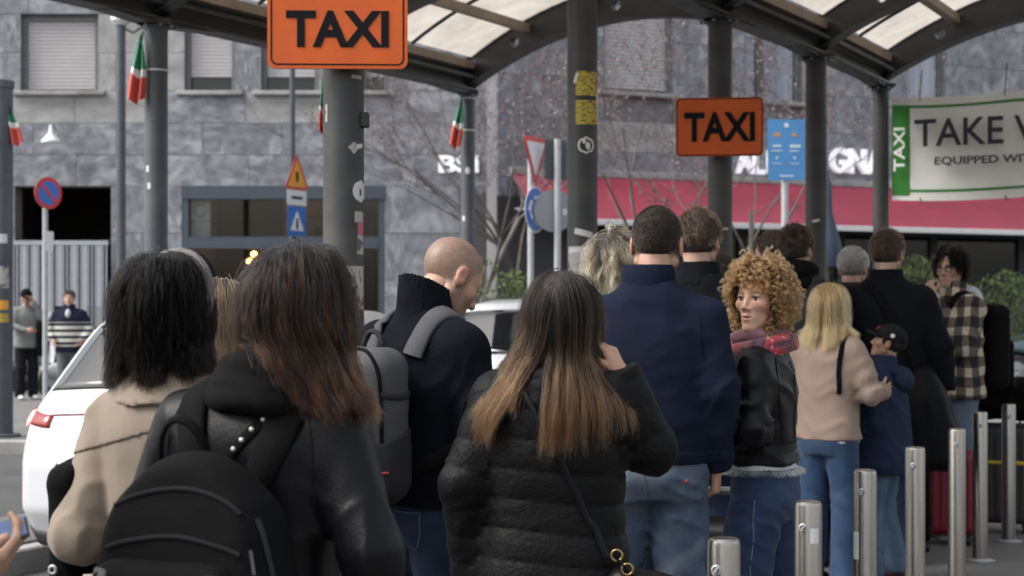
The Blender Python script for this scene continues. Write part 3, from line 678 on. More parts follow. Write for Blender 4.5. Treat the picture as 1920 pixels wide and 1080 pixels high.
# no parking
s = 140.; t = empty('no_parking_sign', at(90, 560, s=s), R(52)); t.location.z = 0; tag(t, 'round blue no-parking sign with red ring in front of the gate', 'road sign')
zc = zz(362, s); pole(t, .035, -.02, zc+.2); d_ = plate(t, poly(28, .215), -.01, M_red, 'disc', zc); plate(t, poly(28, .16), -.014, M_blue, 'blue_field', zc)
m = MB(); m.box(-.19, .19, -.017, -.0145, -.022, .022, Matrix.Translation((0, 0, zc)) @ Matrix.Rotation(R(45), 4, 'Y')); m.build('red_bar', M_red, t)
plate(t, rrect(.16, .26, .02), -.01, M_sw, 'small_plate', zz(452, s)); plate(t, poly(28, .215), .0, M_sgb, 'disc_back', zc)
# roadworks triangle, plate and crossing sign
s = 105.; t = empty('warning_sign_post', at(556, 560, s=s), R(63)); t.location.z = 0; tag(t, 'tall post with yellow warning triangle, white plate and blue crossing sign', 'road sign')
pole(t, .05, -.02, 7.4, M_steel2, 0, .09); zc = zz(333, s)
plate(t, tri(.44), -.01, M_red, 'triangle', zc); plate(t, tri(.33, k=.05), -.014, M_yell, 'yellow_field', zc-.005); plate(t, [(-.03, -.08), (.03, -.08), (.04, .1), (-.04, .1)], -.018, M_ink, 'symbol', zc)
plate(t, rrect(.6, .27, .03), -.01, M_sw, 'white_plate', zz(371, s)); plate(t, rrect(.34, .05, .01), -.0145, M_ink, 'print', zz(371, s))
plate(t, rrect(.56, .53, .04), -.01, M_blue, 'blue_plate', zz(415, s)); plate(t, tri(.24, k=.05), -.0145, M_sw, 'white_triangle', zz(420, s)); plate(t, rrect(.06, .2, .02), -.019, M_ink, 'symbol', zz(420, s))
# give way and roundabout
s = 150.; t = empty('give_way_sign', at(1003, 560, s=s), R(62)); t.location.z = 0; tag(t, 'red and white give-way triangle above a blue roundabout disc on one pole', 'road sign')
pole(t, .04, -.02, zz(258, s)); zc = zz(288, s); plate(t, tri(.41, True), -.01, M_red, 'triangle', zc); plate(t, tri(.285, True, .05), -.014, M_sw, 'white_field', zc); plate(t, tri(.41, True), .0, M_sgb, 'back', zc)
zc = zz(393, s); plate(t, poly(30, .29), -.01, M_sw, 'disc', zc); plate(t, poly(30, .27), -.014, M_blue, 'blue_field', zc)
for k in range(3):
    m = MB(); Mx = Matrix.Translation((0, 0, zc)) @ Matrix.Rotation(R(120*k), 4, 'Y')
    m.prism([(-.05, .12), (.06, .15), (.05, .1), (.15, .13), (.1, .2), (.08, .17), (-.05, .17)], -.018, -.0145, Mx); m.prism([(.13, .02), (.18, .1), (.08, .12)], -.018, -.0145, Mx); m.build('arrow', M_sw, t)
# signs seen from behind
s = 150.; t = empty('sign_backs_post', at(1042, 560, s=s), R(20)); t.location.z = 0; tag(t, 'pole with a dark rectangular and a round sign seen from behind', 'road sign')
pole(t, .042, -.02, zz(262, s), M_galv, 0, -.06); plate(t, rrect(.30, .5, .02), 0, M_steel2, 'rectangle_back', zz(300, s)); plate(t, poly(28, .27), 0, M_sgb, 'disc_back', zz(395, s), dx=-.02)
plate(t, rrect(.06, .08, .01), -.006, M_sw, 'small_label', zz(397, s), dx=.12)
# blue board
s = 150.; t = empty('blue_information_board', at(1474, 560, s=s), R(6)); t.location.z = 0; tag(t, 'light blue information board on a pale pole between the columns', 'sign')
M_lb = pm('light_blue_board', (.075, .25, .52), .4, .1, 2); pole(t, .045, -.02, zz(335, s), M_galv); plate(t, rrect(.475, .76, .01), -.01, M_lb, 'board', zz(281, s))
M_lbw = pm('pale_print', (.5, .6, .7), .5); M_lbo = pm('orange_print', (.5, .25, .12), .5)
for x, y, w, h, mt in ((1474, 235, .05, .05, M_sw), (1456, 253, .09, .05, M_lbo), (1489, 253, .06, .04, M_lbo), (1456, 274, .11, .03, M_lbw), (1491, 274, .14, .04, M_lbw), (1456, 283, .15, .015, M_lbw), (1489, 283, .12, .015, M_lbw), (1456, 296, .03, .03, M_lbw), (1490, 296, .03, .03, M_lbw), (1456, 307, .12, .01, M_lbw), (1490, 307, .12, .01, M_lbw), (1475, 330, .18, .02, M_lbw)):
    plate(t, rrect(w, h, .004), -.014, mt, 'print', zz(y, s), dx=(x-1474)/s)
# folded umbrella by the shops
s = 140.; t = empty('closed_parasol', at(1551, 575, s=s)); t.location.z = 0; tag(t, 'closed dark blue parasol standing behind the second last column', 'parasol')
M_par = pm('parasol_cloth', (.035, .05, .085), .8, .15, 4, sheen=.2); pole(t, .025, -.02, zz(320, s), M_steel2, 0, 0)
m = MB(); n = 16; prof = [(.02, 330), (.05, 345), (.06, 400), (.11, 430), (.17, 470), (.15, 500)]; vs = []
for r_, y_ in prof:
    for k in range(n): q = r_*(1+.22*(k % 2)); vs.append((q*math.cos(2*math.pi*k/n), q*math.sin(2*math.pi*k/n), zz(y_, s)))
m.add(vs, [(i*n+k, i*n+(k+1) % n, (i+1)*n+(k+1) % n, (i+1)*n+k) for i in range(len(prof)-1) for k in range(n)]); m.build('canopy', M_par, t, True)

# ------------------------------------------------------------------ lamp posts, flag post
s = 112.; t = empty('street_lamp', at(227, 575, s=s)); t.location.z = 0; tag(t, 'tall grey lamp post with two white lanterns behind the flag column', 'street lamp')
pole(t, .075, -.02, zz(48, s), M_steel2, 0, 0)
for dx in (0, .37):
    m = MB(); z0 = zz(48, s); m.lathe([(0, 0), (.1, 0), (.17, .08), (.17, .2), (.1, .26), (0, .27)], 18, (dx, 0, z0)); m.build('lantern', M_white, t, True, 40)
m = MB(); m.tube([(0, 0, z0-.02), (.2, 0, z0-.12), (.37, 0, z0-.01)], .02, 8); m.build('arm', M_steel2, t)
s = 172.; t = empty('flag_post', at(4, 575, s=s)); t.location.z = 0; tag(t, 'thick grey post at the left edge with a yellow notice', 'post')
m = MB(); m.lathe([(0, -.02), (.2, -.02), (.2, .03), (.115, .04), (.115, 3.8), (.13, 3.8), (.13, 3.88), (0, 3.9)], 28); m.build('shaft', M_steel2, t, True, 35)
for z_, w_, h_, mt in ((zz(448, s), .1, .1, M_stk), (zz(572, s), .13, .1, M_yell), (zz(596, s), .13, .1, M_yel), (zz(520, s), .14, .24, M_pap)):
    o = sticker(t, Vector((0, 0, 0)), .115, .35, z_, w_, h_, mt)
# flags
M_fg, M_fw, M_fr = pm('flag_green', (.03, .22, .12), .8, .1, sheen=.3), pm('flag_white', (.75, .74, .72), .8, .05), pm('flag_red', (.55, .09, .07), .8, .1)
def flag(label, px0, py0, px1, py1, s, lean, wid, seed):
    p = at(px0, py0, s=s); L_ = (py1-py0)/s; t = empty('italian_flag', p); tag(t, label, 'flag', 'green white red flags tied to posts')
    rg = random.Random(seed); nu, nv = 14, 22; ph = rg.uniform(0, 6); bands = [('green_band', M_fg, 0, .5), ('white_band', M_fw, .5, .62), ('red_band', M_fr, .62, 1)]
    def P(u, v):
        w_ = wid*(.08+.92*math.sin(min(1, v/.8)*math.pi/2)); x = lean*L_*v+(u-.5)*w_; return (x, .03*math.sin(u*11+ph+2*v)*min(1, v*2)-.05, -L_*v*(1-.10*abs(u-.5)*2*(1 if v > .5 else 0)))
    for nm, mt, a, b in bands:
        m = MB(); vs = [P(i/nu, a+(b-a)*j/nv+(.10*(i/nu-.4) if 0 < a+(b-a)*j/nv < 1 else 0)*math.sin(math.pi*(a+(b-a)*j/nv))) for i in range(nu+1) for j in range(nv+1)]
        m.add(vs, [(i*(nv+1)+j, (i+1)*(nv+1)+j, (i+1)*(nv+1)+j+1, i*(nv+1)+j+1) for i in range(nu) for j in range(nv)]); m.build(nm, mt, t, True)
    m = MB(); m.tube([(0, .02, .03), (0, -.05, -L_*.2)], .006, 6); m.build('staff', M_black, t)
flag('limp green white red flag on the column behind the larger orange sign', 267, 66, 258, 198, 262, -.07, .125, 1)
flag('limp green white red flag on the post at the left edge', 14, 185, 32, 275, 172, .22, .15, 2)
flag('limp green white red flag on the slim column before the bare trees', 866, 183, 855, 281, 198, -.12, .11, 3)
flag('sliver of a flag just left of the larger orange sign column', 606, 150, 604, 255, 225, 0, .06, 4)

# ------------------------------------------------------------------ bollards
def steel_mat():
    m = pm('brushed_steel', (.38, .36, .34), .31, .16, 3, .06, 60, metal=1.0, stretch=(14, 14, 1.2)); return m
M_inox = steel_mat(); M_graf = print_mat('graffiti', (.03, .03, .03), (.5, .5, .5), 40, .52)
bpos = [(1358, 1008), (1515, 940), (1622, 880), (1716, 838), (1794, 803), (1838, 772), (1891, 757)]
names = ['nearest steel bollard, cut off low, with a keyhole ring', 'second nearest steel bollard, with a small white label', 'steel bollard in front of the child with a dark sticker near its foot', 'steel bollard just right of the child', 'steel bollard in front of the red suitcase',
         'second farthest steel bollard, beside the white shoes', 'farthest steel bollard, by the suitcase with the yellow band']
bm_ = MB(); rb, hb = .0415, .833
bm_.lathe([(rb, .0), (rb, hb-.014), (rb*.93, hb-.004), (rb*.8, hb), (0, hb+.002)], 32); tmp = bm_.build('post', M_inox, None, True, 30); bdat = tmp.data; bpy.data.objects.remove(tmp)
bf = MB(); bf.lathe([(.042, 0), (.08, .0), (.082, .006), (.05, .014), (.042, .016)], 24); tmp = bf.build('base_ring', M_galv, None, True, 30); fdat = tmp.data; bpy.data.objects.remove(tmp)
kn = MB(); kn.lathe([(.013, -.002), (.013, .006), (.009, .008), (.006, .002), (0, .002)], 14, M=Matrix.Rotation(R(90), 4, 'X')); kn.box(-.003, .003, -.011, -.001, -.012, .012, Matrix.Rotation(R(35), 4, 'Y')); tmp = kn.build('lock', M_galv, None, True, 30); ldat = tmp.data; bpy.data.objects.remove(tmp)
for i, (px, py) in enumerate(bpos):
    s = (py-575)/(CAMZ-hb); t = empty('steel_bollard', ((px-960)/s, FPX/s, 0), R(-18+i*3)); tag(t, names[i], 'bollard', 'steel bollards along the queue')
    t.rotation_euler.x = R([.3, -.4, .6, -.2, .5, -.5, .2][i])
    link('post', bdat, t); link('base_ring', fdat, t); k = link('lock', ldat, t); k.location = (-.012, -rb+.001, hb-.075)
    if i == 1: sticker(t, Vector((0, 0, 0)), rb, .55, hb-.10, .028, .045, M_stk, 'label')
    if i == 2: sticker(t, Vector((0, 0, 0)), rb, .1, .36, .07, .16, M_graf, 'label'); sticker(t, Vector((0, 0, 0)), rb, -.9, hb-.27, .03, .10, M_stk, 'label')

# ------------------------------------------------------------------ bare budding trees
M_bark = pm('grey_bark', (.13, .115, .11), .9, .3, 6, .5, 40); M_bud = pm('pink_buds', (.17, .12, .13), .8, .35, 12); M_bud2 = pm('pale_buds', (.36, .27, .28), .8, .3, 12)
def tree(label, px, s, h, seed, lean=0., nb=4200, spread=1.):
    rg = random.Random(seed); p0 = at(px, 575, s=s); t = empty('budding_tree', (p0.x, p0.y, 0)); tag(t, label, 'tree', 'bare budding trees along the shops')
    m = MB(); tips = []
    def grow(p, d, L, r, lev):
        n = 5 if lev < 2 else 4; pts = [p]; rs = [r]; q = p.copy(); dd = d.copy()
        for i in range(n):
            dd = (dd+Vector((rg.gauss(0, .12), rg.gauss(0, .12), rg.gauss(.03, .08)))).normalized(); q = q+dd*L/n; pts.append(q.copy()); rs.append(max(.003, r*(1-.55*(i+1)/n)))
        m.tube(pts, rs, 8 if lev < 2 else 4, cap=False)
        if lev >= 3: tips.append(pts)
        if lev >= 5: return
        k = {0: rg.randint(4, 5), 1: rg.randint(3, 4), 2: 4, 3: 2, 4: 2}[lev]
        for j in range(k):
            i = rg.randint(2, n) if lev else rg.randint(max(2, n-2), n); a = rg.uniform(0, 2*math.pi); up = rg.uniform(.35, .95)
            nd = (dd*up+Vector((math.cos(a), math.sin(a), rg.uniform(-.05, .5)))*rg.uniform(.45, .8)*spread).normalized()
            grow(pts[i], nd, L*rg.uniform(.55, .8), rs[i]*rg.uniform(.55, .75), lev+1)
    grow(Vector((0, 0, -.05)), Vector((lean, 0, 1)).normalized(), h*.34, .075, 0)
    m.build('trunk', M_bark, t, True)
    mb = [MB(), MB()]
    for i in range(nb):
        pts = rg.choice(tips); a = rg.random()*(len(pts)-1); k = int(a); p = pts[k].lerp(pts[k+1], a-k); z = rg.uniform(.014, .038)
        p = p+Vector((rg.gauss(0, .02), rg.gauss(0, .02), rg.gauss(0, .02))); u = Vector((rg.gauss(0, 1), rg.gauss(0, 1), rg.gauss(0, 1))).normalized(); v = u.orthogonal().normalized(); w = u.cross(v)
        mb[i % 3 == 0].add([p-u*z, p+v*z*.6, p+u*z, p-v*z*.6, p+w*z*.5, p-w*z*.5], [(0, 1, 4), (1, 2, 4), (2, 3, 4), (3, 0, 4), (1, 0, 5), (2, 1, 5), (3, 2, 5), (0, 3, 5)])
    for b, mt in zip(mb, (M_bud, M_bud2)): c_ = b.build('crown', mt, t); c_['kind'] = 'stuff'
tree('bare pink-budding tree right of the bald head, pale slim trunk', 884, 107, 9.6, 3, nb=1500)
tree('bare budding tree with dark spreading branches left of the smaller orange sign', 1262, 112, 9.0, 11, lean=-.05, nb=1300, spread=1.1)
tree('bare pink-budding tree behind the smaller orange sign', 1402, 100, 9.8, 21, nb=1800)
tree('bare pink-budding tree behind the give-way sign', 1006, 98, 9.8, 33, nb=1500)

# ------------------------------------------------------------------ shrubs in planters along the shops
M_leaf = [pm('leaf_a', (.085, .125, .04), .6, .3, 8), pm('leaf_b', (.16, .20, .075), .6, .3, 8), pm('leaf_c', (.045, .075, .025), .6, .3, 8)]
M_plant = pm('planter_grey', (.14, .14, .145), .7, .1)
def shrub(label, px, s, w, z0, z1, seed, n=2600):
    rg = random.Random(seed); p0 = at(px, 575, s=s); t = empty('leafy_shrub', (p0.x, p0.y, 0)); tag(t, label, 'shrub', 'shrubs in front of the shops')
    m = MB(); m.box(-w*.42, w*.42, -.25, .25, 0, .45, ch=.02); m.build('planter', M_plant, t)
    lob = [(rg.uniform(-w*.38, w*.38), rg.uniform(-.2, .2), rg.uniform(.55, z1-.25), rg.uniform(.16, .36)) for _ in range(16)]
    st = MB()
    for x, y, z, r in lob: st.tube([(x*.4, y*.4, .4), (x*.8, y*.8, z*.7), (x, y, z+r*.6)], [.014, .009, .004], 5)
    st.build('stem', M_bark, t)
    mb = [MB(), MB(), MB()]
    for i in range(n):
        x, y, z, r = rg.choice(lob); d = Vector((rg.gauss(0, 1), rg.gauss(0, 1), rg.gauss(.2, 1))).normalized(); p = Vector((x, y, z))+d*r*rg.uniform(.55, 1.15)
        L = rg.uniform(.035, .075); a = (d+Vector((rg.gauss(0, .6), rg.gauss(0, .6), rg.gauss(.2, .6)))).normalized(); b = a.orthogonal().normalized(); b = (b*math.cos(i)+a.cross(b)*math.sin(i))
        c = a.cross(b)*.01
        mb[rg.choice((0, 0, 1, 1, 2))].add([p, p+a*L*.5+b*L*.3+c, p+a*L, p+a*L*.5-b*L*.3+c], [(0, 1, 2, 3)])
    for b, mt in zip(mb, M_leaf): o = b.build('foliage', mt, t); o['kind'] = 'stuff'
shrub('green shrub between the bald head and the give-way pole', 938, 118, 1.1, .4, 2.1, 5)
shrub('yellow-green shrub between the grey-haired man and the man in plaid', 1735, 92, 1.5, .4, 2.6, 6)
shrub('yellow-green shrub behind the backpack of the man in plaid', 1858, 92, 1.6, .4, 2.25, 7)
shrub('yellow-green shrub at the right edge', 1945, 92, 1.5, .4, 2.1, 8)
shrub('dark green shrub showing beside the curly hair', 1565, 92, 1.2, .4, 2.5, 9, 1500)

# ------------------------------------------------------------------ cars
def car(label, name, loc, rz, paint, dims=(4.2, 1.8, 1.56), h=.035, rear=True, detail=True):
    L_, W_, H_ = dims; k = H_/1.56
    yr = np.array([(0, .16), (.28, .10), (.45, .01), (.7, .0), (.92, .05), (1.02, .12), (1.42, .46), (1.6, .60)]); yr[:, 0] *= k
    rt = np.array([(.0, 1.3), (.35, 1.50), (.9, 1.56), (1.8, 1.54), (2.3, 1.45), (3.05, 1.0), (3.6, .93), (4.0, .78), (4.2, .6)]); rt[:, 0] *= L_/4.2; rt[:, 1] *= k
    hw = np.array([(0, .80), (.25, .83), (.45, .895), (.8, .88), (.98, .84), (1.5, .63), (1.6, .58)]); hw[:, 0] *= k; hw[:, 1] *= W_/1.8
    wy = (.74*L_/4.2, 3.36*L_/4.2); wr = .33
    def fn(P):
        x = np.abs(P[:, 0]); y = P[:, 1]; z = P[:, 2]
        e = np.abs((y-L_/2)/(L_/2)); w = np.interp(z, hw[:, 0], hw[:, 1])-.16*e**4
        f = smax(x-w, z-np.interp(y, rt[:, 0], rt[:, 1])+.05*(x/.9)**2, .12)
        f = smax(f, np.interp(z, yr[:, 0], yr[:, 1])+.10*(x/.9)**2-y, .09); f = smax(f, y-(L_-.03-.12*np.abs(z-.55)-.22*(x/.9)**2), .12); f = smax(f, .22-z, .05)
        for q in wy:
            c = np.maximum(np.sqrt((y-q)**2+(z-.30)**2)-.37, .62-x); f = smax(f, -c, .03)
        return f
    t = empty(name, loc, rz); tag(t, label, 'car', 'cars around the taxi rank')
    v, q = surf(fn, (-1.0, -.1, .1), (1.0, L_+.1, H_+.1), h); np_mesh('body', [(v, q)], paint, t)
    G = pm('car_glass', (.012, .014, .016), .03, 0, spec=.8); TR = pm('tail_lamp_red', (.25, .008, .012), .15, .1, coat=.5); CL = pm('bumper_grey', (.03, .03, .035), .6, .1)
    def P_(nm, gf, nu, nv, off, th, mt): a = patch(fn, gf, nu, nv, off, th); return np_mesh(nm, [a], mt, t)
    yi = lambda z: float(np.interp(z, yr[:, 0], yr[:, 1])); wi = lambda z: float(np.interp(z, hw[:, 0], hw[:, 1]))
    P_('rear_window', lambda u, w: V3((u-.5)*(1.30-.2*w), yi(1.10*k+.36*w*k)+.02, 1.10*k+.36*k*w), 16, 10, .001, .004, G)
    for sx in (-1, 1):
        for y0, y1 in ((.75, 1.35), (1.42, 2.15)):
            P_('side_window', lambda u, w: V3(sx*wi(1.04*k+.38*k*w), (y0+(y1-y0)*u)*L_/4.2+(.0 if y0 > 1 else .16*w), 1.04*k+.36*k*w), 10, 8, .001, .004, G)
        P_('tail_light', lambda u, w: V3(sx*(.80-.26*u), .02+.18*(1-u)**2, (.92+.12*w)*k), 10, 6, .001, .012, TR)
        P_('reflector', lambda u, w: V3(sx*(.79-.03*u), .13, (.46+.17*w)*k), 4, 6, .001, .006, TR)
        P_('front_lamp', lambda u, w: V3(sx*(.55+.2*u), L_-.25+.05*(1-u), (.66+.1*w)*k), 8, 6, .001, .008, M_white)
        if detail: P_('lit_lamp', lambda u, w: V3(sx*(.79-.10*u), .1, (.925+.10*w)*k), 6, 6, .013, .004, MATS_TAIL)
    P_('light_bar', lambda u, w: V3((u-.5)*1.1, .03, (1.015+.022*w)*k), 20, 4, .001, .01, TR)
    P_('bumper', lambda u, w: V3((u-.5)*1.5, .12, (.24+.09*w)*k), 20, 5, .002, .015, CL)
    P_('number_plate', lambda u, w: V3((u-.5)*.52, -.01, (.52+.11*w)*k), 8, 4, .003, .008, M_white)
    P_('windscreen', lambda u, w: V3((u-.5)*(1.3-.15*w), (2.95-.55*w)*L_/4.2, (1.05+.36*w)*k), 12, 8, .001, .004, G)
    RB = pm('tyre_rubber', (.018, .018, .019), .8, .2); RM = pm('alloy_rim', (.42, .43, .45), .3, .1, metal=.8)
    for q in wy:
        for sx in (-1, 1):
            Mx = Matrix.Translation((sx*.76*W_/1.8, q, .30)) @ Matrix.Rotation(R(90*sx), 4, 'Y')
            m = MB(); m.lathe([(.2, -.1), (.3, -.1), (wr, -.07), (wr, .07), (.3, .1), (.22, .1)], 28, M=Mx); ty = m.build('wheel', RB, t, True, 40)
            m = MB(); m.lathe([(0, .06), (.05, .07), (.05, .05), (.2, .04), (.225, .09), (.23, .0)], 28, M=Mx)
            for a in range(5): m.box(-.025, .025, .04, .21, .05, .085, Mx @ Matrix.Rotation(R(72*a), 4, 'Z'))
            m.build('rim', RM, ty)
    return t
MATS_TAIL = emis('lit_tail_lamp', (1., .12, .09), 7.0)
M_carw = pm('white_car_paint', (.62, .63, .66), .3, .03, 2, coat=.8); M_teal = pm('teal_car_paint', (.05, .085, .09), .3, .05, 2, coat=.9, metal=.4)
def lane(r, f, z=ROADZ): v = P0+ER*r+EF*f; return (v.x, v.y, z)
car('white taxi with lit red tail light behind the beige trench coat', 'white_taxi', lane(.66, .03), R(-24), M_carw, h=.025)
car('white car seen between the bald man and the black puffer jacket', 'white_car', lane(.45, 5.2), R(-24), M_carw, (4.3, 1.8, 1.62), .05, detail=False)
p = at(1903, 575, s=98.); car('dark teal car at the right edge with its alloy wheel showing', 'teal_car', (p.x+3.36, p.y+.75, ROADZ), R(90), M_teal, (4.2, 1.8, 1.5), .05, detail=False)

# ------------------------------------------------------------------ scooters parked by the gate
def scooter(label, loc, rz, paint):
    t = empty('parked_scooter', loc, rz); tag(t, label, 'scooter', 'scooters parked by the gate')
    for y in (-.62, .62):
        m = MB(); m.lathe([(.12, -.05), (.22, -.06), (.27, -.03), (.27, .03), (.22, .06), (.12, .05)], 20, M=Matrix.Translation((0, y, .27)) @ Matrix.Rotation(R(90), 4, 'Y')); w = m.build('wheel', M_black, t, True, 40)
        m = MB(); m.lathe([(0, .02), (.13, .03), (.13, -.03), (0, -.02)], 12, M=Matrix.Translation((0, y, .27)) @ Matrix.Rotation(R(90), 4, 'Y')); m.build('rim', M_galv, w)
    f1 = lambda P: smin(ell(P, (0, -.5, .55), (.19, .42, .24)), rbox(P, (0, .05, .3), (.2, .35, .06), .05), .1)
    np_mesh('rear_body', [surf(f1, (-.3, -1.0, .1), (.3, .5, .9), .03)], paint, t)
    f2 = lambda P: smin(rbox(P, (0, .42, .62), (.2, .05, .36), .05), ell(P, (0, .55, .42), (.12, .28, .12)), .12)
    np_mesh('front_shield', [surf(f2, (-.3, .1, .1), (.3, 1.0, 1.1), .03)], paint, t)
    np_mesh('seat', [surf(lambda P: ell(P, (0, -.42, .80), (.15, .38, .08)), (-.2, -.9, .65), (.2, .1, .95), .03)], M_black, t)
    m = MB(); m.tube([(-.33, .30, 1.02), (-.12, .38, 1.06), (.12, .38, 1.06), (.33, .30, 1.02)], .02, 8); m.tube([(0, .6, .3), (0, .38, 1.05)], .03, 8); m.build('handlebar', M_black, t)
    for sx in (-1, 1):
        m = MB(); m.tube([(sx*.25, .34, 1.04), (sx*.3, .3, 1.25)], .006, 5); m.lathe([(0, -.01), (.06, -.01), (.06, .01), (0, .01)], 12, M=Matrix.Translation((sx*.3, .29, 1.28)) @ Matrix.Rotation(R(90), 4, 'X')); m.build('mirror', M_galv, t)
    m = MB(); m.lathe([(0, .03), (.07, .02), (.08, 0), (0, -.02)], 14, M=Matrix.Translation((0, .48, .98)) @ Matrix.Rotation(R(-90), 4, 'X')); m.build('headlight', M_white, t)
    m = MB(); m.prism([(-.2, 0), (.2, 0), (.15, .38), (-.15, .38)], .40, .408, Matrix.Translation((0, 0, 1.05))); m.build('wind_screen', M_clear, t)
p = at(150, 575, s=118.); scooter('white scooter parked behind the striped jumper', (p.x, p.y, 0), R(150), pm('scooter_white', (.55, .56, .58), .3, .05, coat=.5))
p = at(205, 575, s=114.); scooter('grey scooter parked nearest the lamp post', (p.x, p.y, 0), R(160), pm('scooter_grey', (.2, .21, .23), .3, .05, coat=.5))
p = at(98, 575, s=112.); scooter('black scooter behind the man in the grey T-shirt', (p.x, p.y, 0), R(140), pm('scooter_dark', (.06, .065, .07), .3, .05, coat=.5))

# ================================================================== PEOPLE
def rotm(yaw=0, pitch=0, roll=0):
    """yaw about z (left +), pitch about x (up +), roll about y"""
    return np.array(Matrix.Rotation(R(yaw), 3, 'Z') @ Matrix.Rotation(R(pitch), 3, 'X') @ Matrix.Rotation(R(roll), 3, 'Y'))
def skin_mat():
    m = bpy.data.materials.new('skin'); m.use_nodes = True; N = m.node_tree.nodes; L = m.node_tree.links; b = N['Principled BSDF']
    a = N.new('ShaderNodeVertexColor'); a.layer_name = 'Col'; tc = N.new('ShaderNodeTexCoord'); n = N.new('ShaderNodeTexNoise'); n.inputs['Scale'].default_value = 32; n.inputs['Detail'].default_value = 8
    mr = N.new('ShaderNodeMapRange'); mr.inputs[3].default_value = .74; mr.inputs[4].default_value = 1.22; L.new(tc.outputs['Object'], n.inputs[0]); L.new(n.outputs[0], mr.inputs[0])
    vm = N.new('ShaderNodeVectorMath'); vm.operation = 'SCALE'; L.new(a.outputs[0], vm.inputs[0]); L.new(mr.outputs[0], vm.inputs['Scale']); L.new(vm.outputs[0], b.inputs['Base Color'])
    b.inputs['Roughness'].default_value = .48; b.inputs['Subsurface Weight'].default_value = .12; b.inputs['Subsurface Radius'].default_value = (.02, .008, .004); b.inputs['Subsurface Scale'].default_value = .3
    bp = N.new('ShaderNodeBump'); bp.inputs['Strength'].default_value = .08; bp.inputs['Distance'].default_value = .004; n2 = N.new('ShaderNodeTexNoise'); n2.inputs['Scale'].default_value = 380; L.new(tc.outputs['Object'], n2.inputs[0]); L.new(n2.outputs[0], bp.inputs['Height']); L.new(bp.outputs[0], b.inputs['Normal'])
    return m
M_skin = skin_mat()
def eye_mat():
    m = bpy.data.materials.new('eye'); m.use_nodes = True; N = m.node_tree.nodes; L = m.node_tree.links; b = N['Principled BSDF']; tc = N.new('ShaderNodeTexCoord'); sp = N.new('ShaderNodeSeparateXYZ'); L.new(tc.outputs['Object'], sp.inputs[0])
    rp = N.new('ShaderNodeValToRGB'); e = rp.color_ramp.elements; e[0].position = .84; e[0].color = (.62, .60, .57, 1); e[1].position = .86; e[1].color = (.10, .06, .03, 1); q = e.new(.965); q.color = (.07, .04, .02, 1); q = e.new(.972); q.color = (.004, .004, .004, 1)
    mr = N.new('ShaderNodeMath'); mr.operation = 'DIVIDE'; mr.inputs[1].default_value = .0125; L.new(sp.outputs[1], mr.inputs[0]); L.new(mr.outputs[0], rp.inputs[0]); L.new(rp.outputs[0], b.inputs['Base Color']); b.inputs['Roughness'].default_value = .08
    return m
M_eye = eye_mat()
EYE_ME = None
def cloth(name, base, rough=.85, bump=.25, bscale=350., sheen=.0, var=.10, spec=.12, scale=9., **kw): return pm(name, base, rough, var, scale, bump, bscale, sheen=sheen, spec=spec, **kw)
def hair_mat(name, root, tip, mid=.55, rough=.26, var=.35, light=None, lf=.0, ior=1.42):
    m = bpy.data.materials.new(name); m.use_nodes = True; nt = m.node_tree; N = nt.nodes; L = nt.links; N.clear(); o = N.new('ShaderNodeOutputMaterial')
    h = N.new('ShaderNodeBsdfHairPrincipled'); h.parametrization = 'COLOR'; h.inputs['Roughness'].default_value = rough; h.inputs['Radial Roughness'].default_value = .45; h.inputs['Coat'].default_value = .0; h.inputs['IOR'].default_value = ior
    hi = N.new('ShaderNodeHairInfo'); ad = N.new('ShaderNodeMath'); ad.operation = 'MULTIPLY_ADD'; ad.inputs[1].default_value = .35; L.new(hi.outputs['Random'], ad.inputs[0]); sb = N.new('ShaderNodeMath'); sb.operation = 'SUBTRACT'; sb.inputs[1].default_value = .17
    L.new(hi.outputs['Intercept'], sb.inputs[0]); L.new(sb.outputs[0], ad.inputs[2])
    rp = N.new('ShaderNodeValToRGB'); e = rp.color_ramp.elements; e[0].position = max(.01, mid-.28); e[0].color = (*root, 1); e[1].position = min(.99, mid+.28); e[1].color = (*tip, 1); L.new(ad.outputs[0], rp.inputs[0])
    mr = N.new('ShaderNodeMapRange'); mr.inputs[3].default_value = 1-var; mr.inputs[4].default_value = 1+var; L.new(hi.outputs['Random'], mr.inputs[0])
    vm = N.new('ShaderNodeVectorMath'); vm.operation = 'SCALE'; L.new(rp.outputs[0], vm.inputs[0]); L.new(mr.outputs[0], vm.inputs['Scale']); out = vm.outputs[0]
    if light is not None:
        tc = N.new('ShaderNodeTexCoord'); mp = N.new('ShaderNodeMapping'); mp.inputs['Scale'].default_value = (1, 1, .12); n = N.new('ShaderNodeTexNoise'); n.inputs['Scale'].default_value = 38; L.new(tc.outputs['Object'], mp.inputs[0]); L.new(mp.outputs[0], n.inputs[0])
        r2 = N.new('ShaderNodeMapRange'); r2.inputs[1].default_value = .50; r2.inputs[2].default_value = .66; r2.inputs[4].default_value = lf; L.new(n.outputs[0], r2.inputs[0])
        mm = N.new('ShaderNodeMath'); mm.operation = 'MULTIPLY'; L.new(r2.outputs[0], mm.inputs[0]); r3 = N.new('ShaderNodeMapRange'); r3.inputs[1].default_value = .25; r3.inputs[2].default_value = .6; L.new(hi.outputs['Intercept'], r3.inputs[0]); L.new(r3.outputs[0], mm.inputs[1])
        mx = N.new('ShaderNodeMix'); mx.data_type = 'RGBA'; L.new(mm.outputs[0], mx.inputs['Factor']); L.new(out, mx.inputs['A']); mx.inputs['B'].default_value = (*light, 1); out = mx.outputs['Result']
    L.new(out, h.inputs['Color']); L.new(h.outputs[0], o.inputs[0]); return m
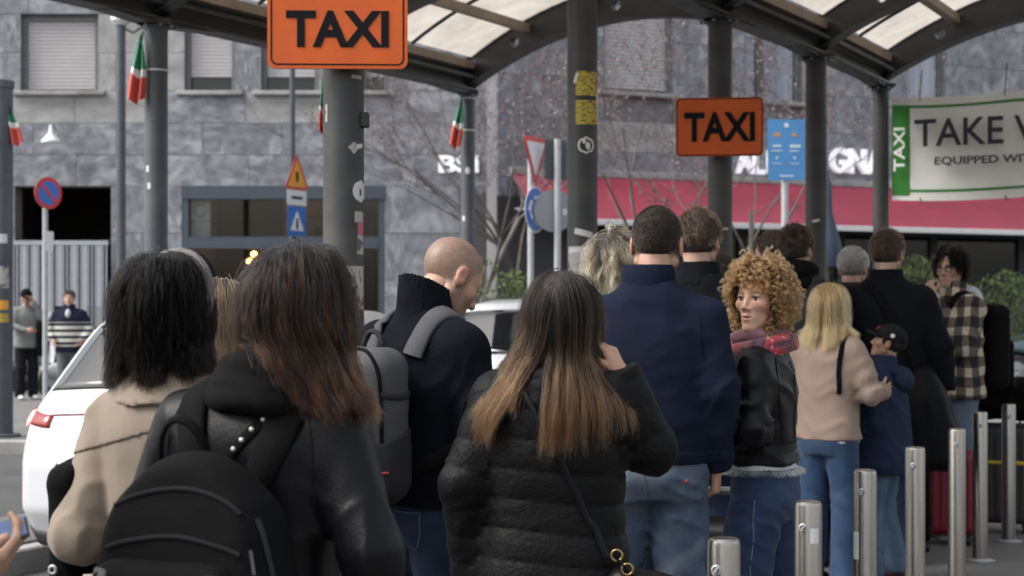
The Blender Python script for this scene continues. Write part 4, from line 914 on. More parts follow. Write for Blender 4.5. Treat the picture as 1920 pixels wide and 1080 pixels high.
def strands(name, P, rad, mat, parent):
    """P: (strands, points, 3) in the parent's space"""
    n, k, _ = P.shape; hc = bpy.data.hair_curves.new(name); hc.add_curves([k]*n)
    hc.attributes['position'].data.foreach_set('vector', P.astype(np.float32).ravel()) if 'position' in hc.attributes else hc.points.foreach_set('position', P.astype(np.float32).ravel())
    ra = hc.attributes.get('radius') or hc.attributes.new('radius', 'FLOAT', 'POINT')
    ra.data.foreach_set('value', np.tile(np.interp(np.linspace(0, 1, k), [0, .6, 1], [rad, rad, rad*.35]), n).astype(np.float32))
    hc.materials.append(mat); o = bpy.data.objects.new(name, hc); COL.objects.link(o); o.parent = parent; return o

# ---- head, in its own frame: face toward +y, crown at z = +.12, chin at -.115
CRAN = ((0, -.014, .034), (.0755, .0955, .086))
def head_fn(P, jaw=1., nose=1., female=False):
    fs = .55 if female else 1.; ls = 1.25 if female else 1.
    f = ell(P, *CRAN); f = smin(f, ell(P, (0, .026, -.034), (.058*jaw, .062, .080)), .04)
    x = np.abs(P[:, 0]); Q = np.stack([x, P[:, 1], P[:, 2]], 1)
    f = smin(f, capsule(Q, (.050*jaw, -.004, -.058), (.010, .066, -.103), .016, .015), .03)
    f = smin(f, ell(P, (0, .070, -.102), (.018*jaw*(.75 if female else 1), .016, .014)), .025)
    f = smin(f, capsule(Q, (.0, .0795, .022), (.038, .068, .024), .010*fs, .010*fs), .018)
    f = smin(f, ell(Q, (.040, .052, -.018 if female else -.022), (.024, .027, .020)), .02)
    f = smax(f, -ell(Q, (.031, .096, .000), (.020, .020, .0125*(1.2 if female else 1))), .012)
    f = smin(f, ell(Q, (.031, .0745, .0075*(1.25 if female else 1)), (.0165, .0115, .0062)), .006)
    f = smin(f, ell(Q, (.031, .0735, -.0095*(1.15 if female else 1)), (.0155, .0105, .0050)), .006)
    f = smin(f, capsule(P, (0, .084, .010), (0, .1065*(.5+.5*nose), -.030), .0075*nose, .0105*nose*(.85 if female else 1)), .011)
    f = smin(f, ell(Q, (.0115, .0925, -.036), (.0085, .0105, .0075)), .007)
    f = smin(f, ell(P, (0, .074, -.066), (.026, .020, .022)), .015)
    f = smin(f, capsule(Q, (.0, .0935, -.0585), (.019, .082, -.063), .0048*ls, .0030), .004)
    f = smin(f, capsule(Q, (.0, .0915, -.0735), (.016, .082, -.068), .0058*ls, .0030), .004)
    f = smax(f, -(np.abs(P[:, 2]+.0655)*1.+np.maximum(0, .088-P[:, 1])*.6+np.maximum(0, x-.022)*1.-.0012), .003)
    e = ell(Q, (.0790, -.010, -.004), (.0085, .0195, .0310)); e = smin(e, ell(Q, (.0765, -.006, -.022), (.009, .013, .016)), .01)
    e = smax(e, -ell(Q, (.0885, -.005, .000), (.006, .0105, .017)), .005); f = smin(f, e, .007)
    return f
def head_cols(V, skin, o):
    """skin with lips, brows and clipped hair where the person has them"""
    c = np.tile(np.array(skin, float), (len(V), 1)); x, y, z = np.abs(V[:, 0]), V[:, 1], V[:, 2]
    def mix(mask, col): nonlocal c; mask = np.clip(mask, 0, 1)[:, None]; c = c*(1-mask)+np.array(col)*mask
    mix(.30*np.exp(-((x-.045)**2+(z+.03)**2)/.0005)*(y > .03), (skin[0]*1.05, skin[1]*.62, skin[2]*.55))
    mix(.35*np.exp(-(x**2+(z+.033)**2)/.0002)*(y > .09), (skin[0], skin[1]*.62, skin[2]*.55)); mix(.4*(x > .079), (skin[0]*1.05, skin[1]*.6, skin[2]*.52))
    lip = o.get('lips', (.30, .10, .085)); mix(.85*np.clip(1.4-np.abs(z+.0665)/.0085-np.maximum(0, x-.016)/.004, 0, 1)*(y > .078), lip)
    br = o.get('brow'); 
    if br is not None: mix(.9*np.clip(1.5-np.abs(z-.0215-.16*np.minimum(x, .034)+.16*.02)/.0034, 0, 1)*np.clip((x-.011)/.004, 0, 1)*np.clip((.047-x)/.004, 0, 1)*(y > .045), br)
    if br is not None: mix(.9*np.clip(1.4-np.abs(z-.0062)/.0026, 0, 1)*np.clip(1-np.abs(x-.031)/.017, 0, 1)*3*(y > .07), (.02, .014, .012))
    bz = o.get('buzz')
    if bz is not None:
        nz = vnoise(V*260); line = np.clip((.045+.055*np.clip((z-.02)/.08, 0, 1)-y-.012)/.012, 0, 1)*np.clip((z+.050+.4*np.maximum(0, y+.02))/.02, 0, 1)*np.clip((.0775-x)/.002+1, 0, 1); mix(bz[3]*line*(.55+.45*nz), bz[:3])
    bd = o.get('beard')
    if bd is not None:
        nz = vnoise(V*300); mix(bd[3]*np.clip((-.030-z-.25*np.maximum(0, .03-y))/.02, 0, 1)*np.clip((y+.02)/.02, 0, 1)*(.6+.4*nz)*np.where((np.abs(z+.066) < .010) & (x < .021) & (y > .08), 0, 1), bd[:3])
    return c
# ---- hand, in its own frame: fingers along +z, palm toward -y, thumb toward +x (a right hand seen from its back)
def hand_fn(pose):
    curl, spread, th = pose.get('curl', (25, 30, 34, 38)), pose.get('spread', 4.), pose.get('thumb', (35, 15))
    segs = []
    xs = (.027, .009, -.009, -.026); zs = (.088, .092, .087, .078); Ls = ((.040, .025, .020), (.045, .029, .021), (.041, .027, .020), (.032, .021, .018)); rs = (.0092, .0095, .0090, .0080)
    for i in range(4):
        p = V3(xs[i], 0, zs[i]); segs.append((V3(xs[i]*.55, 0, .012), p, .0125, .0108)); a = 0; sp = R(spread*(1.5-i))
        for j, L in enumerate(Ls[i]):
            a += R(curl[i]*(1., 1.1, .8)[j]); d = V3(math.sin(sp)*math.cos(a), -math.sin(a), math.cos(a)); q = p+d*L; r = rs[i]*(1-.10*j); segs.append((p, q, r, r*.9)); p = q
    a, b = R(th[0]), R(th[1]); p = V3(.020, -.006, .020); d = V3(math.sin(a), -math.sin(b), math.cos(a)); d /= ln(d); q = p+d*.046; segs.append((p, q, .0145, .0115)); d2 = d+V3(-.25, -.15, .3); d2 /= ln(d2); w = q+d2*.032; segs.append((q, w, .0108, .0098)); segs.append((w, w+d2*.022, .0098, .0080))
    def fn(P):
        f = capsule(P, (0, 0, -.06), (0, 0, .01), .026, .024)
        Q = P*np.array([1, 1.35, 1]); f = smin(f, capsule(Q, (0, 0, .0), (0, 0, .02), .027, .024), .02)
        palm = rbox(P, (.0, -.002, .052), (.036, .0125, .040), .012); f = smin(f, palm, .015); f = smin(f, ell(P, (.024, -.010, .035), (.016, .014, .026)), .01)
        for s in segs: f = smin(f, capsule(P, *s), .0045)
        return f
    return fn
def make_hand(wrist, dirv, palm, right, pose, k, res):
    z = np.array(dirv, float); z /= ln(z); y = -np.array(palm, float); y -= z*(y@z); y /= max(ln(y), 1e-6); x = np.cross(y, z)
    if not right: x = -x
    v, q = surf(hand_fn(pose), (-.09, -.13, -.06), (.11, .05, .20), res); v = v*k
    if not right: q = q[:, ::-1]
    # local +x is the thumb side; back of the hand toward +y
    return np.asarray(wrist)+v[:, :1]*x+v[:, 1:2]*y+v[:, 2:]*z, q

# ---- default measures (metres for a height of 1.70)
def pose_default(female):
    sw = .155 if female else .178
    return dict(sh=(sw, -.005, 1.348 if not female else 1.345), el=(sw+.065, -.03, 1.11), wr=(sw+.075, .05, .88), hip=(.092, 0, .90), kn=(.098, .02, .49), an=(.105, -.02, .085))
def arm_fn(S, E, Wr, r, cut=None):
    def fn(P):
        d1, t1 = capsule(P, S, E, r[0], r[1], True); d2, t2 = capsule(P, E, Wr, r[1], r[2], True); f = smin(d1, d2, .02)
        if cut is not None:
            ax = np.asarray(Wr)-np.asarray(E); ax = ax/ln(ax); f = np.maximum(f, np.where(t2 > .5, (P-np.asarray(Wr))@ax-cut, -1))
        L1 = ln(np.asarray(E)-np.asarray(S)); L2 = ln(np.asarray(Wr)-np.asarray(E)); s = np.where(d1 < d2, t1*L1, L1+t2*L2); return f, s, L1
    return fn
class Person:
    def __init__(s, label, px, sc, top=None, H=None, yaw=0., female=False, head=(0, 0, 0), arms=None, skin=(.42, .26, .19), face=None, group='people waiting in the taxi queue', lod=1, headscale=1., lean=(0, 0), stance=None, tops=None, jeans=None, shoe=(.02, .02, .022), bodyfat=1., xy=None, cat='person'):
        s.H = H or (CAMZ+(HOR-top)/sc); s.k = k = s.H/1.70; s.female = female; s.lod = lod; s.face = face or {}; s.skin = skin
        loc = ((px-960)/sc, FPX/sc, 0) if xy is None else (xy[0], xy[1], 0); s.loc = loc; s.rz = R(yaw)
        pd = pose_default(female); s.S = {}; s.E = {}; s.W = {}
        st = stance or {}
        for sd, sg in (('L', -1), ('R', 1)):
            a = (arms or {}).get(sd, {}); sh = np.array(a.get('sh', pd['sh'])); s.S[sd] = sh*V3(sg, 1, 1); s.E[sd] = np.array(a.get('el', pd['el']))*V3(sg, 1, 1); s.W[sd] = np.array(a.get('wr', pd['wr']))*V3(sg, 1, 1)
        s.arms = arms or {}
        s.hip = {'L': V3(-pd['hip'][0], 0, .9), 'R': V3(pd['hip'][0], 0, .9)}
        s.kn = {sd: np.array(st.get('kn'+sd, V3(pd['kn'][0]*(1 if sd == 'R' else -1), .02, .49))) for sd in 'LR'}; s.an = {sd: np.array(st.get('an'+sd, V3(pd['an'][0]*(1 if sd == 'R' else -1), -.02, .085))) for sd in 'LR'}
        s.hs = headscale*.97; s.hr = rotm(*head); s.neck = V3(lean[0], lean[1]-.012, 1.47); s.hc = s.neck+s.hr@V3(0, .020, .118*s.hs+.004)
        s.root = None; s.label = label; s.group = group; s.cat = cat; s.tops = tops; s.lean = lean
    # local points are written for a height of 1.70; K scales them
    def to_head(s, P): return ((P-s.hc)@s.hr)/s.hs                    # P in 1.70-space -> head frame
    def from_head(s, Q): return (np.asarray(Q)*s.hs)@s.hr.T+s.hc
    def emit(s, name, parts, mat, parent=None, cols=None, smooth=True):
        return np_mesh(name, [(v*s.k, q) for v, q in parts], mat, parent or s.root, cols, smooth)
    def place(s, o):
        o.location = s.loc; o.rotation_euler = (0, 0, s.rz); return o
    def body(s, hand_res=.006):
        hr_ = {1: .0055, 2: .008, 3: .012}[s.lod]; fo = s.face
        hv, hq = surf(lambda P: head_fn(P, fo.get('jaw', .93 if s.female else 1.), fo.get('nose', 1.), s.female), (-.11, -.13, -.14), (.11, .14, .14), hr_)
        cols = [head_cols(hv, s.skin, fo)]; parts = [(s.from_head(hv), hq)]
        nb = s.neck-V3(0, 0, .06); nt_ = s.from_head((0, -.022, -.05))
        fat = .93 if s.female else 1.0
        prof = Profile([(.78, .14, .10), (.9, .155*fat, .105), (1.05, .128*fat, .092), (1.25, .148*fat, .10), (1.37, .15*fat, .085), (1.43, .09, .065), (1.47, .052, .055)])
        def fn(P):
            f = prof(P); f = smin(f, capsule(P, nb, nt_, .056 if not s.female else .048, .054 if not s.female else .046), .03)
            for sd in 'LR':
                f = smin(f, capsule(P, s.S[sd], s.E[sd], .048, .036), .03); f = smin(f, capsule(P, s.E[sd], s.W[sd], .036, .025), .01)
                f = smin(f, capsule(P, s.hip[sd], s.kn[sd], .075, .050), .03); f = smin(f, capsule(P, s.kn[sd], s.an[sd], .050, .036), .01)
                f = smin(f, capsule(P, s.an[sd]-V3(0, .02, .05), s.an[sd]+V3(0, .12, -.06), .03, .022), .02)
            return f
        allp = np.array([s.S[q] for q in 'LR']+[s.E[q] for q in 'LR']+[s.W[q] for q in 'LR']+[s.kn[q] for q in 'LR']+[s.an[q] for q in 'LR'])
        lo = allp.min(0)-.13; hi = allp.max(0)+.13; lo[2] = 0; hi[2] = max(hi[2], 1.62); lo[1] = min(lo[1], -.2); hi[1] = max(hi[1], .2)
        bv, bq = surf(fn, lo, hi, .012 if s.lod == 1 else .02); cols.append(np.tile(np.array(s.skin, float), (len(bv), 1))); parts.append((bv, bq))
        for sd in 'LR':
            a = s.arms.get(sd, {})
            if a.get('hand', True):
                d = np.array(a.get('hdir', (s.W[sd]-s.E[sd])*V3(1 if sd == 'R' else -1, 1, 1)))*V3(1 if sd == 'R' else -1, 1, 1); pl = np.array(a.get('palm', (-1, .15, 0)))*V3(1 if sd == 'R' else -1, 1, 1)
                v, q = make_hand(s.W[sd], d, pl, sd == 'R', a.get('pose', {}), 1.0 if not s.female else .92, a.get('res', {1: .0045, 2: .007, 3: .012}[s.lod])); parts.append((v, q)); cols.append(np.tile(np.array(s.skin, float)*V3(1.0, .93, .9), (len(v), 1)))
        o = s.emit('person', parts, M_skin, None, np.concatenate(cols)); s.root = o; s.place(o); tag(o, s.label, s.cat, s.group)
        if fo.get('eyes', s.lod < 3):
            global EYE_ME
            for sx in (-1, 1):
                if EYE_ME is None:
                    m = MB(); m.lathe([(.0125*math.sin(a*math.pi/14), -.0125*math.cos(a*math.pi/14)) for a in range(15)], 20, M=Matrix.Rotation(R(-90), 4, 'X')); e = m.build('eye', M_eye, o, True); EYE_ME = e.data
                else: e = link('eye', EYE_ME, o)
                e.location = s.from_head((sx*.031, .0685, -.0005))*s.k; e.scale = (s.k*s.hs,)*3; e.rotation_euler = Matrix(s.hr.tolist()).to_euler(); e.rotation_euler = (Matrix(s.hr.tolist()) @ Matrix.Rotation(R(fo.get('gaze', 0)), 3, 'Z')).to_euler()
        return o
    def top_fn(s, prof, sl=(.062, .050, .040), cut=.01, folds=.006, quilt=None, collar=None, hood=None, seed=0, blend=.045, slope=.062, open_neck=None, fscale=(7, 7, 11), carve=()):
        pr = Profile(prof, 2.35); arms = {sd: arm_fn(s.S[sd], s.E[sd], s.W[sd], sl, cut) for sd in 'LR'}
        nb = V3(s.lean[0]*.8, s.lean[1]*.8-.012, 1.44)
        def fn(P):
            f = pr(P)
            for sd, sg in (('L', -1), ('R', 1)): f = smin(f, capsule(P, nb+V3(sg*.035, -.005, .03-slope), s.S[sd]+V3(-sg*.012, 0, .0), slope, sl[0]*.92), .035)
            if hood is not None:
                for c, r in hood: f = smin(f, ell(P, c, r), .035)
            dq = f.copy(); sarm = np.zeros(len(P)); isarm = np.zeros(len(P), bool)
            for sd in 'LR':
                a, t, L1 = arms[sd](P); near = a < dq; sarm = np.where(near & (a < dq), t, sarm); isarm |= near; dq = np.minimum(dq, a)
                el = np.exp(-((t-L1)/.10)**2)
                if folds:
                    m = np.abs(a) < .06
                    if m.any(): w = np.zeros(len(P)); w[m] = folds*(.7+1.4*el[m])*(ridge(np.stack([t[m]*17+P[m, 0]*9, P[m, 0]*13+P[m, 1]*5, P[m, 1]*13+seed], 1), seed)-.35); a = a-w
                f = smin(f, a, blend)
            if quilt is not None:
                pitch, amp = quilt[:2]; pw = quilt[2] if len(quilt) > 2 else .55; m = np.abs(f) < .08
                if m.any():
                    co = np.where(isarm[m], sarm[m]+.03, P[m, 2]+.012*np.sin(P[m, 0]*9)); qv = np.abs(np.sin(np.pi*co/pitch)); wr = ridge(P[m]*np.array([26, 26, 34]), seed)
                    g = f[m].copy(); g -= amp*(qv**pw-.45)+amp*.3*(wr-.4)*qv; sm = np.clip(1-qv, 0, 1)**2; g -= .0045*sm*(vnoise(np.stack([P[m, 0]*75, P[m, 1]*75, P[m, 2]*10], 1))-.5); f = f.copy(); f[m] = g
            elif folds:
                m = np.abs(f) < .05
                if m.any(): g = f[m].copy(); q = P[m]; g -= folds*(ridge(np.stack([q[:, 0]*fscale[0]+q[:, 2]*3.5, q[:, 1]*fscale[1], q[:, 2]*fscale[2]-np.abs(q[:, 0])*6], 1), seed+3)-.4)+folds*.18*(ridge(q*19, seed+5)-.4); f = f.copy(); f[m] = g
            for cv in carve: f = smax(f, -capsule(P, *cv), .018)
            if collar is not None:
                c = Profile(collar, 2.1); cf = c(P); cf = np.maximum(cf, -(c(P, -.014)) if open_neck else cf); f = smin(f, cf, .008)
            return f
        return fn
    def bounds(s, z0, z1, m=.12):
        p = np.array([s.S['L'], s.S['R'], s.E['L'], s.E['R'], s.W['L'], s.W['R']]); lo = np.minimum(p.min(0)-m, (-.30, -.30, z0-.03)); hi = np.maximum(p.max(0)+m, (.30, .28, z1)); lo[2] = min(z0-.03, p[:, 2].min()-.06); return lo, hi
    def top(s, name, mat, prof, res=None, z1=1.56, **kw):
        fn = s.top_fn(prof, **kw); lo, hi = s.bounds(min(p[0] for p in prof), z1); s.tf = fn
        return s.emit(name, [surf(fn, lo, hi, res or {1: .0085, 2: .013, 3: .022}[s.lod])], mat)
    def pants(s, mat, waist=1.02, fit=1., hemr=.075, name='jeans', res=None, folds=.006, seat=1.0, seed=0, kr=.078):
        hx = .155*fit
        pr = Profile([(.76, hx*.98, .115*seat), (.84, hx*1.06, .128*seat, -.012), (.93, hx*1.02, .118*seat, -.008), (waist, hx*.90, .100)], 2.3)
        def fn(P):
            f = pr(P); 
            for sd, sg in (('L', -1), ('R', 1)):
                a = smin(capsule(P, s.hip[sd]+V3(-sg*.008, -.005, -.06), s.kn[sd], .098*fit, kr*fit), capsule(P, s.kn[sd], s.an[sd]+V3(0, 0, -.03), kr*fit, hemr), .02)
                a = np.maximum(a, s.an[sd][2]-.045-P[:, 2]); f = smin(f, a, .022)
            if folds:
                m = np.abs(f) < .05
                if m.any():
                    q = P[m]; near = np.exp(-((q[:, 2]-.47)/.14)**2)+np.exp(-((q[:, 2]-.12)/.10)**2)+.8*np.exp(-((q[:, 2]-.76)/.09)**2)
                    f = f.copy(); f[m] -= folds*(.35+near)*(ridge(np.stack([q[:, 0]*8+seed, q[:, 1]*8, q[:, 2]*22+q[:, 0]*10], 1), seed)-.4)
            return f
        s.pf = fn; a = np.array([s.kn['L'], s.kn['R'], s.an['L'], s.an['R']]); lo = np.minimum(a.min(0)-.13, (-.25, -.2, .02)); hi = np.maximum(a.max(0)+.13, (.25, .2, waist+.03)); hi[2] = waist+.02
        return s.emit(name, [surf(fn, lo, hi, res or {1: .010, 2: .014, 3: .022}[s.lod])], mat)
    def shoes(s, mat, sole=None):
        for sd in 'LR':
            a = s.an[sd]
            def fn(P):
                f = smin(capsule(P, (a[0], a[1]-.035, .045), (a[0]*1.06, a[1]+.13, .035), .045, .040), capsule(P, (a[0], a[1], .10), (a[0], a[1]-.01, .05), .048, .05), .03); f = smin(f, ell(P, (a[0]*1.08, a[1]+.14, .035), (.046, .07, .036)), .02); return np.maximum(f, .004-P[:, 2])
            o = s.emit('shoe', [surf(fn, a-V3(.12, .16, .09), a+V3(.12, .28, .08), .010 if s.lod < 3 else .02)], mat); 
            if sole is not None:
                def f2(P): return np.maximum(np.maximum(fn(P)-.006, P[:, 2]-.026), .001-P[:, 2])
                s.emit('sole', [surf(f2, a-V3(.13, .17, .10), a+V3(.13, .29, .0), .010 if s.lod < 3 else .02)], sole, o)
    # ---- hair
    def hair_shell(s, mat, grow=.008, mask=None, extra=None, res=None, hline=1.):
        def fn(P):
            f = ell(P, CRAN[0], np.array(CRAN[1])+grow)
            x, y, z = np.abs(P[:, 0]), P[:, 1], P[:, 2]
            face = np.maximum(-(y-.040-.45*np.clip(z-.02, 0, .1)), -(.092-z)); f = smax(f, -face, .01) if mask is None else smax(f, -mask(P), .01)
            f = smax(f, -.052-z+(.0 if extra is None else -.0), .01)
            f = smax(f, -(ell(np.stack([x, y, z], 1), (.08, -.005, -.012), (.022, .024, .040))), .006)
            if extra is not None: f = smin(f, extra(P), .02)
            return f
        v, q = surf(fn, (-.16, -.22, -.30), (.16, .16, .17), res or {1: .007, 2: .009, 3: .013}[s.lod]); s.hfn = fn
        s.hobj = s.emit('hair', [(s.from_head(v), q)], mat); return s.hobj
    def roots(s, n, rg, front=.045, low=-.05, side=-.005):
        out = []; c, r = np.array(CRAN[0]), np.array(CRAN[1])
        while len(out) < n:
            d = rg.normal(size=(n*3, 3)); d /= ln(d)[:, None]; p = c+d*r; x, y, z = np.abs(p[:, 0]), p[:, 1], p[:, 2]
            ok = (z > low) & (y < front+.45*np.clip(z-.02, 0, .1)) & ~((z < .03) & (y > side) & (x > .05)) & ~((z < .02) & (y > side+.005))
            out += list(p[ok])
        p = np.array(out[:n]); nrm = (p-c)/r**2; nrm /= ln(nrm)[:, None]; return p, nrm
    def children(s, G, per, rg, spread=.012, clump=.5, wob=.004, tip=0.):
        """G: guides (n, k, 3); children keep near their guide and gather toward the tip"""
        n, k, _ = G.shape; t = np.linspace(0, 1, k)[None, :, None]
        out = []
        for j in range(per):
            off = rg.normal(size=(n, 1, 3))*spread; ph = rg.uniform(0, 6.28, (n, 1, 3)); fr = rg.uniform(1.5, 4, (n, 1, 1)); w = np.sin(fr*t*6.28+ph)*wob*t
            cut = 1-tip*rg.random((n, 1, 1)); q = G+off*(1-clump*t)+w
            if tip: 
                idx = np.clip((t*cut)[:, :, 0]*(k-1), 0, k-1.001); i0 = idx.astype(int); fr_ = (idx-i0)[:, :, None]; ar = np.arange(n)[:, None]; q = q[ar, i0]*(1-fr_)+q[ar, i0+1]*fr_
            out.append(q)
        return np.concatenate(out)
    def long_hair(s, mat, length=.42, guides=420, per=26, layer=.022, rad=.0006, part_x=0., seed=1, steps=26, gather=None, wave=0., collide=True, front=.05, lenvar=.15, inward=0., spread=.011, clump=.55, stiff=.55, fan=0., fanR=1., fanmax=.2, cf=None, drift=None, tip=.06):
        rg = np.random.default_rng(seed); p, nrm = s.roots(guides, rg, front); lay = .004+layer*rg.random(len(p))
        Q = s.from_head(p); up = V3(0, 0, 1); side = np.sign(p[:, 0]-part_x)[:, None]
        d = nrm*.6+np.stack([side[:, 0]*.7*np.clip(p[:, 2]/.1, 0, 1), -.35*np.ones(len(p))*np.clip(p[:, 2]/.1, 0, 1), -.5*np.ones(len(p))], 1); d = d@s.hr.T; d /= ln(d)[:, None]
        L = length*(1-lenvar*rg.random(len(p)))*np.where(p[:, 2] < 0, .88, 1.); st = (L/steps)[:, None]; path = [Q.copy()]; ph = rg.uniform(0, 6.28, len(p)); cen = V3(s.hc[0], s.hc[1]-.03, 0)
        for i in range(steps):
            d = d*stiff+V3(0, 0, -1)*(1-stiff)
            if gather is not None: tgt = np.array(gather)-Q; d = d+tgt*np.array([1, 1, 0])*.9
            if fan: d = d+np.where((Q[:, 2] < s.hc[2]-.02) & (np.abs(Q[:, 0]-s.hc[0]) < fanmax), np.where(p[:, 0] > part_x, fan*fanR, -fan), 0)[:, None]*V3(1, 0, 0)
            if drift is not None: d = d+np.where(Q[:, 2] < s.hc[2]-.02, 1., 0.)[:, None]*np.array(drift)
            if wave: d = d+np.stack([np.cos(ph+i*.8), np.sin(ph+i*.8), 0*ph], 1)*wave
            if inward: w = cen-Q; w[:, 2] = 0; d = d+w*inward*(Q[:, 2:3] < s.hc[2]-.08)
            d /= ln(d)[:, None]; Q = Q+d*st
            h = s.to_head(Q); f = ell(h, CRAN[0], np.array(CRAN[1])); f2 = ell(h, (0, .026, -.034), (.060, .062, .085)); w = np.minimum(f, f2)-lay*np.clip(i/4, .3, 1); g = (h-np.array(CRAN[0])); g /= ln(g)[:, None]
            h = h+np.where(w < 0, -w, 0)[:, None]*g; 
            far = np.clip(f-.035-lay, 0, .05)*(h[:, 2] > -.06); h = h-far[:, None]*g*.5
            Q = s.from_head(h)
            cfn = cf or s.tf
            if collide and cfn is not None:
                tv = cfn(Q); m = tv < .006+lay*.6
                if m.any(): gg = grad(cfn, Q[m]); gg /= np.maximum(ln(gg), 1e-6)[:, None]; Q[m] += (np.minimum(.006+lay[m]*.6-tv[m], .03))[:, None]*gg
            path.append(Q.copy()); d = (path[-1]-path[-2]); d /= np.maximum(ln(d), 1e-9)[:, None]
        G = np.stack(path, 1)
        for _ in range(4): G[:, 1:-1] = .25*G[:, :-2]+.5*G[:, 1:-1]+.25*G[:, 2:]
        C = s.children(G, per, rg, spread, clump, .004, tip); return strands('hair_strands', C*s.k, rad, mat, s.hobj)
    def short_hair(s, mat, length=.03, n=7000, lift=.35, comb=(0, -.6, -.5), rad=.0006, seed=1, front=.05, low=-.055, jitter=.35, taper=True, curl=0., steps=6):
        rg = np.random.default_rng(seed); p, nrm = s.roots(n, rg, front, low); cg, _ = s.roots(120, rg, front, low); j = np.argmin(((p[:, None]-cg[None])**2).sum(-1), 1) if n < 9000 else rg.integers(0, 120, n)
        cj = rg.normal(size=(120, 3))*jitter; c = np.array(comb, float)+cj[j]+rg.normal(size=(n, 3))*.12; c -= nrm*(c*nrm).sum(1)[:, None]; c /= ln(c)[:, None]+.3
        L = length*rg.uniform(.6, 1.05, n)*(np.clip(.35+(p[:, 2]+.05)/.10, .25, 1) if taper else 1); pts = [p]; d = nrm*lift+c; d /= ln(d)[:, None]
        ph = rg.uniform(0, 6.28, n)
        for i in range(steps):
            d = d+c*.22; 
            if curl: d = d+np.stack([np.sin(ph+i*1.1), np.cos(ph+i*1.3), np.sin(ph*2+i)], 1)*curl
            d /= ln(d)[:, None]; q = pts[-1]+d*(L/steps)[:, None]; f = ell(q, CRAN[0], np.array(CRAN[1])); q = q+np.where(f < .003, .003-f, 0)[:, None]*nrm; pts.append(q)
        P = np.stack(pts, 1); return strands('hair_strands', s.from_head(P.reshape(-1, 3)).reshape(P.shape)*s.k, rad, mat, s.hobj)
    def curly_hair(s, mat, length=.11, guides=420, per=14, rad=.0006, seed=1, amp=.010, turns=3.2, front=.06, drop=.35, grow=1.0, low=-.05):
        rg = np.random.default_rng(seed); p, nrm = s.roots(guides, rg, front, low, .022); k = 22; t = np.linspace(0, 1, k)
        L = length*rg.uniform(.6, 1.1, guides); d = nrm*V3(1.0, 1.0, .8)+rg.normal(size=(guides, 3))*.25; d /= ln(d)[:, None]; Q = p.copy(); path = [Q.copy()]
        for i in range(k-1):
            d = d+V3(0, 0, -1)*drop*.14; d /= ln(d)[:, None]; Q = Q+d*(L/(k-1))[:, None]; f = np.minimum(ell(Q, CRAN[0], np.array(CRAN[1])), ell(Q, (0, .026, -.034), (.060, .064, .085))); Q = Q+np.where(f < .010, .010-f, 0)[:, None]*nrm; path.append(Q.copy())
        G = np.stack(path, 1); T = np.gradient(G, axis=1); T /= ln(T)[..., None]; A = np.cross(T, V3(.3, .9, .2)); A /= ln(A)[..., None]; B = np.cross(T, A)
        out = []; ph0 = rg.uniform(0, 6.28, (guides, 1)); tn = turns*rg.uniform(.75, 1.3, (guides, 1)); am = amp*rg.uniform(.7, 1.3, (guides, 1)); sg = rg.choice([-1, 1], (guides, 1))
        for j in range(per):
            ph = ph0+rg.normal(size=(guides, 1))*.42; a = am*(1+.25*rg.normal(size=(guides, 1)))*np.clip(t*4, .15, 1)[None]; an = ph+sg*tn*6.28*t[None]; sh = rg.normal(size=(guides, 1, 3))*.0016
            out.append(G+A*(a*np.cos(an))[..., None]+B*(a*np.sin(an))[..., None]+sh)
        P = np.concatenate(out); return strands('hair_strands', s.from_head(P.reshape(-1, 3)).reshape(P.shape)*s.k, rad, mat, s.hobj)
    def seam(s, path, fn=None, w=.005, th=.0022, off=.0, mat=None, name='seam', step=.02):
        return s.emit(name, [ribbon(fn or s.tf, path, w, th, off, step)], mat)

# ------------------------------------------------------------------ cloth and hair colours
C_blackleather = cloth('black_leather', (.0035, .0035, .005), .40, .08, 160, 0, .15, .17); C_black = cloth('black_cloth', (.003, .003, .0035), .85, .3, 300); C_puff = cloth('black_nylon', (.003, .003, .0035), .58, .18, 90, .0, .12, .14)
C_beige = cloth('beige_gabardine', (.25, .205, .165), .8, .2, 420, .2, .07); C_navy = cloth('navy_fleece', (.0068, .0102, .0235), .95, .3, 260, .0, .12); C_navyknit = cloth('dark_navy_knit', (.003, .0035, .0075), .9, .4, 220, .0, .12)
C_jean = cloth('light_denim', (.070, .097, .145), .85, .3, 500, 0, .30, scale=5, col2=(.22, .25, .295), f2=.7); C_jeand = cloth('dark_denim', (.020, .030, .062), .85, .3, 500, .1, .30, scale=6, col2=(.045, .065, .11), f2=.5); C_jeanm = cloth('mid_denim', (.035, .065, .13), .85, .3, 500, .1, .3, scale=6, col2=(.09, .14, .22), f2=.5)
C_stitch = cloth('denim_stitch', (.11, .13, .16)); C_seamk = cloth('black_seam', (.005, .005, .006)); M_brass = pm('brass', (.35, .25, .12), .3, .1, metal=.9)
C_coat = cloth('dark_wool_coat', (.005, .0058, .0085), .95, .4, 240); C_grey = cloth('grey_fabric', (.075, .075, .08), .9, .3, 300); C_greyd = cloth('charcoal_fabric', (.030, .030, .033), .9, .3, 300); C_pipe = cloth('dark_piping', (.014, .014, .016))
H_black = lambda n: hair_mat(n, (.0015, .0013, .0013), (.003, .0022, .002), ior=1.22); S_black = pm('hair_base_black', (.006, .005, .005), .7); S_brown = pm('hair_base_brown', (.018, .011, .007), .7)
def worn(p, name, label, cat): o = empty(name); p.place(o); tag(o, label, cat); return o
def add(p, root, name, parts, mat): return np_mesh(name, [(v*p.k, q) for v, q in parts], mat, root)
def ball(m, c, r, n=8): m.lathe([(r*math.sin(a*math.pi/6), -r*math.cos(a*math.pi/6)) for a in range(7)], n, c)

